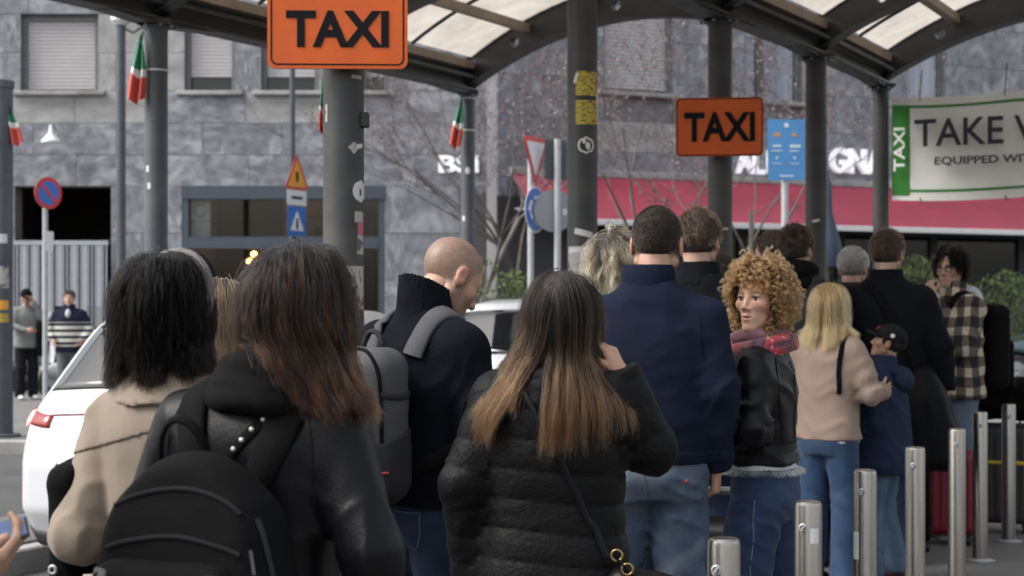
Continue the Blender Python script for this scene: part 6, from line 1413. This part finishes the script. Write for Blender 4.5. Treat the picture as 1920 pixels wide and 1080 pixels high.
# man with the black scarf
def scarf_man():
    p = simple('dark-haired man with a thick black scarf left of the grey-haired man', 1490, 340., 427, -18, C_black, H_dkbrown, S_brown, lod=2, head=(-16, 0, 0), hlen=.045, hn=7000, seed=8, col=False, grow=.014, jitter=.5)
    def sc(P):
        a = np.arctan2(P[:, 1], P[:, 0]); f = 1e3*np.ones(len(P))
        for z, r, th in ((1.42, .098, .036), (1.47, .09, .034), (1.505, .083, .026)): f = smin(f, np.sqrt((np.sqrt(P[:, 0]**2+P[:, 1]**2)-r)**2+(P[:, 2]-z-.012*np.sin(a+z*40))**2)-th, .012)
        return f-.006*(ridge(np.stack([P[:, 0]*12, P[:, 1]*12, P[:, 2]*40], 1), 2)-.4)
    p.emit('scarf', [surf(sc, (-.17, -.17, 1.34), (.17, .17, 1.57), .009)], C_black)
    b = worn(p, 'dark_rucksack', 'dark rucksack on the man with the black scarf', 'backpack'); add(p, b, 'body', [surf(lambda P: rbox(P, (0, -.24, 1.15), (.15, .08, .22), .06), (-.2, -.36, .88), (.2, -.12, 1.42), .015)], C_greyd)
    for sg in (-1, 1): add(p, b, 'shoulder_strap', [ribbon(p.tf, [(sg*.10, .12, 1.25), (sg*.105, .05, 1.40), (sg*.105, -.05, 1.43), (sg*.10, -.14, 1.33)], .055, .014, .002)], C_greyd)
    return p
scarf_man()
simple('brown-haired head just left of the black scarf man', 1452, 335., 437, 30, C_coat, H_brown, S_brown, lod=3, head=(25, 0, 0), seed=10)
simple('grey-haired man half hidden by the tall man in the dark coat', 1597, 322., 466, -20, C_greyd, H_grey, S_grey, lod=2, head=(-14, -4, 0), hlen=.032, hn=7000, seed=11, lift=.5, jitter=.6)

# blonde woman in the beige jacket
def blonde():
    C_j = cloth('pale_beige_jacket', (.30, .225, .185), .65, .15, 200, 0, .08)
    def hf(p, h): p.long_hair(h, .30, 420, 20, .024, .0008, part_x=.01, seed=41, steps=22, front=.06, spread=.010, clump=.4, inward=.8, stiff=.6, fan=.05, fanmax=.11)
    p = simple('blonde woman in a beige jacket with a hand on the child', 1553, 372., 538, -40, C_j, hair_mat('blonde_hair', (.22, .125, .048), (.42, .265, .115), .4, var=.25), pm('blonde_base', (.22, .14, .06), .8), True, head=(4, -8, 0), lod=2, prof=[(.845, .185, .142), (.9, .18, .138), (1.05, .168, .13), (1.22, .178, .13), (1.33, .168, .118), (1.40, .11, .09), (1.455, .08, .076)], hairfn=hf, pants=C_jeanm, seed=13, folds=.010, skin=(.48, .30, .22), top_name='jacket',
        arms={'R': dict(el=(.245, .04, 1.115), wr=(.21, .235, 1.105), hdir=(.02, .9, .12), palm=(-1, 0, -.1), pose=dict(curl=(10, 12, 14, 16), spread=7, thumb=(45, 0)), res=.006), 'L': dict(el=(.22, .06, 1.12), wr=(.05, .27, 1.08), hdir=(.3, .9, 0))}, grow=.016)
    p.emit('shirt_hem', [surf(lambda P: Profile([(.822, .178, .136), (.86, .176, .134)])(P), (-.22, -.2, .80), (.22, .2, .88), .012)], cloth('white_shirt', (.55, .56, .58)))
    b = worn(p, 'small_black_bag', 'small black shoulder bag of the blonde woman', 'bag'); add(p, b, 'strap', [ribbon(p.tf, [(.11, .10, 1.36), (.12, .03, 1.43), (.13, -.06, 1.40), (.14, -.14, 1.27), (.15, -.15, 1.1)], .028, .007, .002)], C_black)
    add(p, b, 'body', [surf(lambda P: rbox(P, (-.20, .08, .90), (.05, .10, .11), .03), (-.28, -.06, .74), (-.12, .22, 1.04), .014)], C_black)
    return p
P_blonde = blonde()

# child with the black cap
def child():
    C_h = cloth('navy_hooded_jacket', (.017, .026, .055), .8, .25, 260)
    p = simple('child in a black cap and navy hooded jacket looking up', 1657, 360., 612, 62, C_h, H_black('child_hair'), S_black, head=(10, 18, 0), lod=2, skin=(.34, .20, .14), prof=[(.72, .235, .185), (.8, .245, .19), (.95, .225, .175), (1.12, .205, .16), (1.28, .185, .135), (1.36, .13, .105), (1.42, .085, .085)], pants=cloth('child_denim', (.085, .13, .19), .85, .3, 500, 0, .3, scale=6, col2=(.13, .19, .27), f2=.5), seed=15, folds=.012, hlen=.03, hn=3500, face=dict(brow=(.015, .01, .008)), shoes=cloth('purple_shoe', (.10, .045, .07)),
        arms={'L': dict(sh=(.16, 0, 1.32), el=(.225, .02, 1.06), wr=(.16, .19, .95)), 'R': dict(sh=(.16, 0, 1.32), el=(.22, .06, 1.08), wr=(.13, .23, 1.0))}, top_name='hooded_jacket', stance=dict(anL=V3(-.15, .03, .085), knL=V3(-.12, .05, .49), anR=V3(.13, -.06, .085), knR=V3(.11, .03, .49)))
    def hood(P): return smin(ell(P, (0, -.13, 1.335), (.13, .07, .075)), ell(P, (0, -.09, 1.40), (.115, .08, .04)), .03)-.005*(ridge(P*10, 3)-.4)
    p.emit('hood', [surf(hood, (-.2, -.25, 1.22), (.2, .03, 1.5), .012)], C_h)
    C_cap = cloth('black_cap', (.010, .010, .012), .8)
    def cap(P): f = ell(P, (0, -.012, .040), (.090, .110, .098)); return np.maximum(f, .028+.10*(P[:, 1]-.05)-P[:, 2])
    v, q = surf(cap, (-.13, -.15, -.05), (.13, .16, .16), .009); c = p.emit('cap', [(p.from_head(v), q)], C_cap)
    def brim(P): b = P[:, 2]-(.040+.02*(P[:, 1]-.08)-3.0*P[:, 0]**2); return np.maximum(np.abs(b)-.006, np.maximum(ell(P, (0, .085, .04), (.078, .085, .2)), .06-P[:, 1]))
    v, q = surf(brim, (-.11, .03, -.02), (.11, .22, .08), .0075); p.emit('brim', [(p.from_head(v), q)], C_cap, c)
    m = MB(); m.box(-.02, .02, -.002, .002, -.014, .014, Matrix.Translation(Vector(p.from_head((0, .096, .082))*p.k)) @ Matrix(p.hr.tolist()).to_4x4() @ Matrix.Rotation(R(35), 4, 'X'), ch=.001); m.build('badge', pm('red_badge', (.45, .05, .03), .7), c)
    m = MB(); m.lathe([(0, .004), (.012, .002), (.012, 0)], 10, M=Matrix.Translation(Vector(p.from_head((-.0885, -.02, .06))*p.k)) @ Matrix(p.hr.tolist()).to_4x4() @ Matrix.Rotation(R(-90), 4, 'Y')); m.build('logo', M_stk, c)
    return p
P_child = child()

# tall man in the dark coat with the big holdall
def coat_man():
    p = simple('tall brown-haired man in a long dark coat carrying a black holdall', 1662, 338., 436, -18, C_coat, H_brown, S_brown, lod=2, head=(-14, -2, 0), hlen=.040, hn=7000, seed=17, prof=[(.55, .235, .18), (.75, .225, .17), (.95, .212, .158), (1.1, .205, .15), (1.24, .212, .148), (1.33, .195, .130), (1.40, .125, .098), (1.46, .088, .082)], grow=.014,
        arms={'R': dict(el=(.265, .0, 1.12), wr=(.29, .03, .90)), 'L': dict(el=(.25, -.02, 1.12), wr=(.22, .08, .9))})
    b = worn(p, 'black_holdall', 'large soft black holdall hanging beside the tall man in the dark coat', 'bag')
    def bf(P):
        q = P-V3(.17, -.08, .76); w = np.interp(q[:, 2], [-.22, -.1, .1, .28], [.16, .19, .14, .04]); f = smax(np.abs(q[:, 0]-.30*np.maximum(0, -q[:, 2]))-w, np.abs(q[:, 1])-np.interp(q[:, 2], [-.22, .1, .28], [.15, .12, .03]), .05); f = smax(f, np.abs(q[:, 2])-.26, .06); return f-.022*(ridge(np.stack([P[:, 0]*7+P[:, 2]*2, P[:, 1]*6, P[:, 2]*2.2], 1), 7)-.4)
    add(p, b, 'body', [surf(bf, (-.05, -.32, .38), (.72, .2, 1.02), .013)], cloth('black_holdall_nylon', (.0035, .004, .005), .6, .15, 90, 0, .1, .12))
    add(p, b, 'strap', [ribbon(p.tf, [(-.12, .10, 1.36), (-.10, .0, 1.44), (-.05, -.11, 1.40), (.05, -.18, 1.25), (.13, -.2, 1.1), (.2, -.17, .97)], .04, .008, .003)], C_black)
    return p
P_coat = coat_man()

# man in the plaid overshirt
def plaid_mat():
    m = pm('plaid_flannel', (.40, .31, .21), .9, .12, 12, .3, 260); nt = m.node_tree; N = nt.nodes; L = nt.links; b = N['Principled BSDF']; src = b.inputs['Base Color'].links[0].from_socket
    tc = N.new('ShaderNodeTexCoord'); sp = N.new('ShaderNodeSeparateXYZ'); nz = N.new('ShaderNodeTexNoise'); nz.inputs['Scale'].default_value = 5; mxv = N.new('ShaderNodeVectorMath'); mxv.operation = 'MULTIPLY_ADD'; mxv.inputs[1].default_value = (.05, .05, .05); L.new(nz.outputs['Color'], mxv.inputs[0]); L.new(tc.outputs['Object'], mxv.inputs[2]); L.new(tc.outputs['Object'], nz.inputs[0]); L.new(mxv.outputs[0], sp.inputs[0])
    def stripe(sock, fr, lo, hi, ph=0.):
        a = N.new('ShaderNodeMath'); a.operation = 'MULTIPLY_ADD'; a.inputs[1].default_value = fr; a.inputs[2].default_value = ph; L.new(sock, a.inputs[0]); f = N.new('ShaderNodeMath'); f.operation = 'PINGPONG'; f.inputs[1].default_value = 1; L.new(a.outputs[0], f.inputs[0]); r = N.new('ShaderNodeMapRange'); r.inputs[1].default_value = lo; r.inputs[2].default_value = hi; L.new(f.outputs[0], r.inputs[0]); return r.outputs[0]
    ax = N.new('ShaderNodeMath'); ax.operation = 'ADD'; L.new(sp.outputs[0], ax.inputs[0]); L.new(sp.outputs[1], ax.inputs[1])
    s1_ = stripe(ax.outputs[0], 17, .42, .5); s2_ = stripe(sp.outputs[2], 17, .42, .5); su = N.new('ShaderNodeMath'); su.operation = 'ADD'; L.new(s1_, su.inputs[0]); L.new(s2_, su.inputs[1])
    rp = N.new('ShaderNodeValToRGB'); rp.color_ramp.interpolation = 'LINEAR'; e = rp.color_ramp.elements; e[0].position = .0; e[0].color = (.50, .43, .33, 1); e[1].position = 1; e[1].color = (.012, .012, .014, 1); q = e.new(.5); q.color = (.12, .095, .075, 1); hv = N.new('ShaderNodeMath'); hv.operation = 'MULTIPLY'; hv.inputs[1].default_value = .5; L.new(su.outputs[0], hv.inputs[0]); L.new(hv.outputs[0], rp.inputs[0]); L.new(rp.outputs[0], b.inputs['Base Color']); return m
def plaid_man():
    def hf(p, h): p.long_hair(h, .095, 360, 20, .014, .0009, part_x=-.01, seed=51, steps=16, front=.04, spread=.010, clump=.4, stiff=.75, collide=False)
    p = simple('young man in a cream and black plaid overshirt with glasses, hand at his mouth', 1784, 306., 466, 112, plaid_mat(), H_black('plaid_hair'), S_black, head=(26, -4, 0), lod=2, skin=(.40, .25, .18), prof=[(.83, .212, .162), (.9, .205, .155), (1.05, .198, .15), (1.22, .205, .145), (1.33, .19, .128), (1.40, .12, .095), (1.455, .085, .08)], hairfn=hf, pants=cloth('pale_denim', (.13, .17, .23), .85, .3, 500, 0, .25), shoes=pm('white_shoe', (.5, .49, .47), .6), seed=19, folds=.012, top_name='overshirt', grow=.016, face=dict(brow=(.012, .01, .009)),
        arms={'L': dict(el=(.225, .10, 1.13), wr=(.075, .215, 1.415), hdir=(-.3, -.22, .8), palm=(-.2, -1, 0), pose=dict(curl=(62, 64, 66, 66), thumb=(10, 40)), res=.007), 'R': dict(el=(.23, .12, 1.13), wr=(.02, .22, 1.12))})
    m = MB()
    for sx in (-1, 1): m.tube([p.from_head((sx*.032+.024*math.cos(a), .094, -.002+.018*math.sin(a)))*p.k for a in np.linspace(0, 2*math.pi, 17)], .0028, 6, cap=False)
    m.tube([p.from_head((-.010, .097, .002))*p.k, p.from_head((.010, .097, .002))*p.k], .0025, 6)
    for sx in (-1, 1): m.tube([p.from_head((sx*.055, .092, .004))*p.k, p.from_head((sx*.078, .02, .006))*p.k, p.from_head((sx*.081, -.015, .0))*p.k], .0022, 6)
    m.build('glasses', M_black, p.root, True)
    p.emit('hood', [surf(lambda P: smin(ell(P, (0, -.12, 1.40), (.115, .06, .075)), ell(P, (0, -.08, 1.45), (.105, .07, .035)), .03), (-.2, -.25, 1.28), (.2, .03, 1.54), .012)], cloth('pale_grey_hood', (.45, .46, .5)))
    b = worn(p, 'black_rucksack', 'black rucksack worn by the young man in plaid', 'backpack'); add(p, b, 'body', [surf(lambda P: rbox(P, (0, -.245, 1.12), (.155, .085, .255), .06), (-.2, -.42, .82), (.2, -.12, 1.42), .015)], C_black); add(p, b, 'front_pocket', [surf(lambda P: rbox(P, (0, -.335, 1.03), (.12, .04, .14), .035), (-.17, -.46, .86), (.17, -.3, 1.2), .014)], C_black)
    for sg in (-1, 1): add(p, b, 'shoulder_strap', [ribbon(p.tf, [(sg*.11, .15, 1.15), (sg*.11, .12, 1.3), (sg*.11, .02, 1.42), (sg*.11, -.10, 1.40), (sg*.10, -.16, 1.30)], .05, .013, .002)], C_black)
    return p
P_plaid = plaid_man()

# two half-hidden heads behind the near women
def ponytail(p, h): p.long_hair(h, .34, 420, 20, .012, .0006, part_x=.0, seed=61, steps=24, front=.06, spread=.007, clump=.5, stiff=.5, gather=(.10, -.16, 0), collide=False)
simple('woman with swept-back light brown hair between the two near women', 402, 700., 530, -10, C_black, hair_mat('light_brown_hair', (.07, .042, .024), (.13, .08, .045), .4), S_brown, True, lod=2, head=(-35, -10, 0), hairfn=ponytail, seed=23, grow=.012)
def beanie_person():
    p = simple('person in a dark ribbed beanie behind the beige trench coat', 352, 610., 482, -20, C_greyd, H_black('beanie_hair'), S_black, True, lod=2, seed=24, hn=2500)
    def cap(P): f = ell(P, (0, -.012, .040), (.092, .112, .10)); a = np.arctan2(P[:, 1], P[:, 0]); f = np.maximum(f, -.005-P[:, 2]); f = smin(f, np.maximum(ell(P, (0, -.012, .03), (.097, .117, .11)), np.abs(P[:, 2]-.015)-.022), .005); return f-.0022*np.sin(P[:, 2]*420)
    v, q = surf(cap, (-.13, -.15, -.05), (.13, .13, .16), .006); p.emit('beanie', [(p.from_head(v), q)], cloth('dark_knit', (.012, .012, .013)))
beanie_person()

# the hand with a phone at the lower left edge: a person standing just outside
def phone_holder():
    p = simple('person outside the left edge whose hand holds a phone', 0, 1000., None, -78, C_greyd, H_brown, S_brown, lod=2, seed=26) if False else None
    p = Person('hand holding a phone at the lower left corner of the picture', 0, 1000., H=1.72, yaw=-72, xy=(-1.315, 2.70), lod=2, skin=(.46, .29, .21), arms={'R': dict(el=(.22, .06, 1.03), wr=(.10, .345, .945), hdir=(-.1, .85, .25), palm=(-.55, .0, .85), pose=dict(curl=(35, 38, 42, 45), thumb=(48, -4)), res=.0045), 'L': dict(el=(.22, .05, 1.05), wr=(.12, .25, .95))}, group='people around the taxi rank')
    p.body(); p.top('jacket', C_greyd, COATP, folds=.006, res=.013, cut=.01); collar_at(p, C_greyd); p.pants(C_jeand); p.shoes(C_black); p.hair_shell(S_brown, .012); p.short_hair(H_brown, .035, 3000, .5, rad=.0009)
    ph = worn(p, 'smartphone', 'phone in the hand at the lower left corner', 'phone'); c = p.W['R']+V3(-.03, .050, .065)
    Mx = Matrix.Translation(Vector(c*p.k)) @ Matrix.Rotation(R(12), 4, 'X') @ Matrix.Rotation(R(18), 4, 'Y'); m = MB(); m.box(-.038, .038, -.078, .078, -.0045, .0045, Mx, ch=.003); m.build('case', M_black, ph); m = MB(); m.box(-.035, .035, -.074, .074, .0046, .0054, Mx); m.build('screen', emis('phone_screen', (.03, .055, .11), .8), ph)
    return p
phone_holder()

# two pedestrians on the far pavement
def far_men():
    g = 'people on the far pavement'
    p = simple('man in a grey T-shirt and dark cap by the left post', 50, 123., 543, 215, cloth('grey_tshirt', (.20, .205, .20), .9), None, None, lod=3, head=(-25, -10, 0), prof=[(.80, .20, .15), (.95, .19, .145), (1.15, .195, .14), (1.32, .185, .125), (1.40, .12, .09), (1.44, .08, .075)], pants=cloth('black_trousers', (.012, .012, .015)), group=g, sl=(.068, .05, .038), col=False, top_name='t_shirt', shoes=pm('white_shoe', (.5, .49, .47), .6), folds=.006, arms={'R': dict(el=(.26, .10, 1.14), wr=(.10, .27, 1.08)), 'L': dict(el=(.22, .16, 1.22), wr=(.06, .16, 1.50), hand=True)})
    def cap(P): f = ell(P, (0, -.012, .040), (.090, .110, .098)); f = np.maximum(f, .02-P[:, 2]); return smin(f, np.maximum(ell(P, (0, .09, .03), (.08, .10, .2)), np.abs(P[:, 2]-.03)-.008), .01)
    v, q = surf(cap, (-.13, -.15, -.05), (.13, .22, .16), .013); p.emit('cap', [(p.from_head(v), q)], C_black)
    j = worn(p, 'draped_jacket', 'black jacket over the arm of the man in the grey T-shirt', 'jacket'); add(p, j, 'cloth', [surf(lambda P: rbox(P, (-.20, .17, .95), (.09, .07, .27), .05)-.02*(ridge(P*np.array([9, 9, 3]), 3)-.4), (-.36, .02, .62), (-.05, .32, 1.28), .02)], C_black)
    C_st = cloth('navy_stripe_knit', (.014, .016, .034)); m = C_st; nt = m.node_tree; N = nt.nodes; L = nt.links; b = N['Principled BSDF']; src = b.inputs['Base Color'].links[0].from_socket; tc = N.new('ShaderNodeTexCoord'); sp = N.new('ShaderNodeSeparateXYZ'); L.new(tc.outputs['Object'], sp.inputs[0])
    a = N.new('ShaderNodeMath'); a.operation = 'PINGPONG'; a.inputs[1].default_value = .045; L.new(sp.outputs[2], a.inputs[0]); g1 = N.new('ShaderNodeMath'); g1.operation = 'GREATER_THAN'; g1.inputs[1].default_value = .021; L.new(a.outputs[0], g1.inputs[0]); lt = N.new('ShaderNodeMath'); lt.operation = 'LESS_THAN'; lt.inputs[1].default_value = 1.20; L.new(sp.outputs[2], lt.inputs[0]); mu = N.new('ShaderNodeMath'); mu.operation = 'MULTIPLY'; L.new(g1.outputs[0], mu.inputs[0]); L.new(lt.outputs[0], mu.inputs[1])
    gt2 = N.new('ShaderNodeMath'); gt2.operation = 'GREATER_THAN'; gt2.inputs[1].default_value = .86; L.new(sp.outputs[2], gt2.inputs[0]); mu2 = N.new('ShaderNodeMath'); mu2.operation = 'MULTIPLY'; L.new(mu.outputs[0], mu2.inputs[0]); L.new(gt2.outputs[0], mu2.inputs[1])
    mx = N.new('ShaderNodeMix'); mx.data_type = 'RGBA'; L.new(mu2.outputs[0], mx.inputs['Factor']); L.new(src, mx.inputs['A']); mx.inputs['B'].default_value = (.55, .54, .48, 1); L.new(mx.outputs['Result'], b.inputs['Base Color'])
    p = simple('man in a navy jumper with cream stripes near the scooters', 130, 132., 545, 185, C_st, H_dkbrown, S_brown, lod=3, prof=[(.80, .21, .155), (.95, .20, .15), (1.15, .20, .142), (1.32, .19, .125), (1.40, .12, .09), (1.44, .08, .075)], group=g, col=True, top_name='jumper', skin=(.5, .32, .24), pants=cloth('grey_trousers', (.12, .125, .14)), seed=28, arms={'L': dict(el=(.29, .0, 1.13), wr=(.22, .14, .98)), 'R': dict(el=(.29, .0, 1.13), wr=(.22, .14, .98))})
    p.emit('shirt_front', [surf(lambda P: ell(P, (0, .09, 1.36), (.04, .06, .075)), (-.06, .0, 1.25), (.06, .17, 1.46), .015)], cloth('white_shirt', (.55, .56, .58)))
far_men()

# ------------------------------------------------------------------ luggage
def suitcase(label, loc, rz, size, mat, band=None, handle=.35, soft=False, wheels=True):
    w, d, h = size; t = empty('wheeled_suitcase', loc, rz); tag(t, label, 'suitcase', 'suitcases standing in the queue')
    z0 = .06
    def fn(P): f = rbox(P, (0, 0, z0+h/2), (w/2, d/2, h/2), .045); return f-(.004*np.cos(P[:, 0]*2*np.pi/.05)*(np.abs(P[:, 2]-z0-h/2) < h*.4) if not soft else .012*(ridge(P*9, 3)-.4))
    np_mesh('shell', [surf(fn, (-w/2-.05, -d/2-.05, 0), (w/2+.05, d/2+.05, h+.14), .012)], mat, t)
    if band is not None:
        zb_ = z0+h*.62; f2 = lambda P: np.maximum(rbox(P, (0, 0, z0+h/2), (w/2+.008, d/2+.008, h/2), .045), np.abs(P[:, 2]-zb_)-.014); np_mesh('band', [surf(f2, (-w/2-.05, -d/2-.05, zb_-.03), (w/2+.05, d/2+.05, zb_+.03), .01)], band, t)
    m = MB()
    for sx in (-1, 1): m.tube([(sx*w*.28, d*.32, z0+h-.03), (sx*w*.28, d*.32, z0+h+handle)], .009, 8)
    m.tube([(-w*.3, d*.32, z0+h+handle), (w*.3, d*.32, z0+h+handle)], .015, 8); m.build('trolley_handle', M_galv, t)
    for sx in (-1, 1):
        for sy in (-1, 1):
            m = MB(); m.lathe([(.012, -.012), (.03, -.012), (.03, .012), (.012, .012)], 12, M=Matrix.Translation((sx*w*.38, sy*d*.32, .03)) @ Matrix.Rotation(R(90), 4, 'Y')); m.box(sx*w*.38-.018, sx*w*.38+.018, sy*d*.32-.02, sy*d*.32+.02, .04, .075); m.build('wheel', M_black, t)
    return t
M_sc = pm('black_shell', (.012, .012, .014), .45, .1); M_rs = pm('crimson_shell', (.20, .008, .03), .4, .1)
def gp(px, s): return ((px-960)/s, FPX/s, 0)
suitcase('black suitcase with its handle up beside the hand of the man in navy', gp(1372, 500.), R(-15), (.42, .26, .56), M_sc, handle=.10)
suitcase('crimson suitcase standing behind the middle bollards', gp(1764, 312.), R(-10), (.40, .24, .50), M_rs, handle=.2)
suitcase('large black suitcase with a yellow band by the farthest bollards', gp(1874, 296.), R(-22), (.42, .28, .62), pm('grey_shell', (.03, .031, .034), .5, .1), pm('yellow_band', (.6, .42, .02), .5), .25)
suitcase('black soft suitcase between the child and the blonde woman', gp(1580, 338.), R(10), (.36, .24, .55), C_black, None, .03, True)
suitcase('dark suitcase behind the legs of the child', gp(1700, 322.), R(10), (.22, .24, .58), C_black, None, .03, True)
t = empty('travel_bag', gp(1870, 296.), R(-22)); t.location.z = .70; tag(t, 'soft black travel bag lying on the suitcase with the yellow band', 'bag')
np_mesh('body', [surf(lambda P: rbox(P, (0, 0, .14), (.24, .13, .13), .08)-.018*(ridge(P*8, 3)-.4), (-.32, -.2, -.04), (.32, .2, .34), .014)], C_black, t); m = MB(); m.tube([(.12*math.cos(a), -.12, .2+.13*math.sin(a)) for a in np.linspace(0, math.pi, 12)], .012, 8); m.build('handle', C_greyd, t, True)
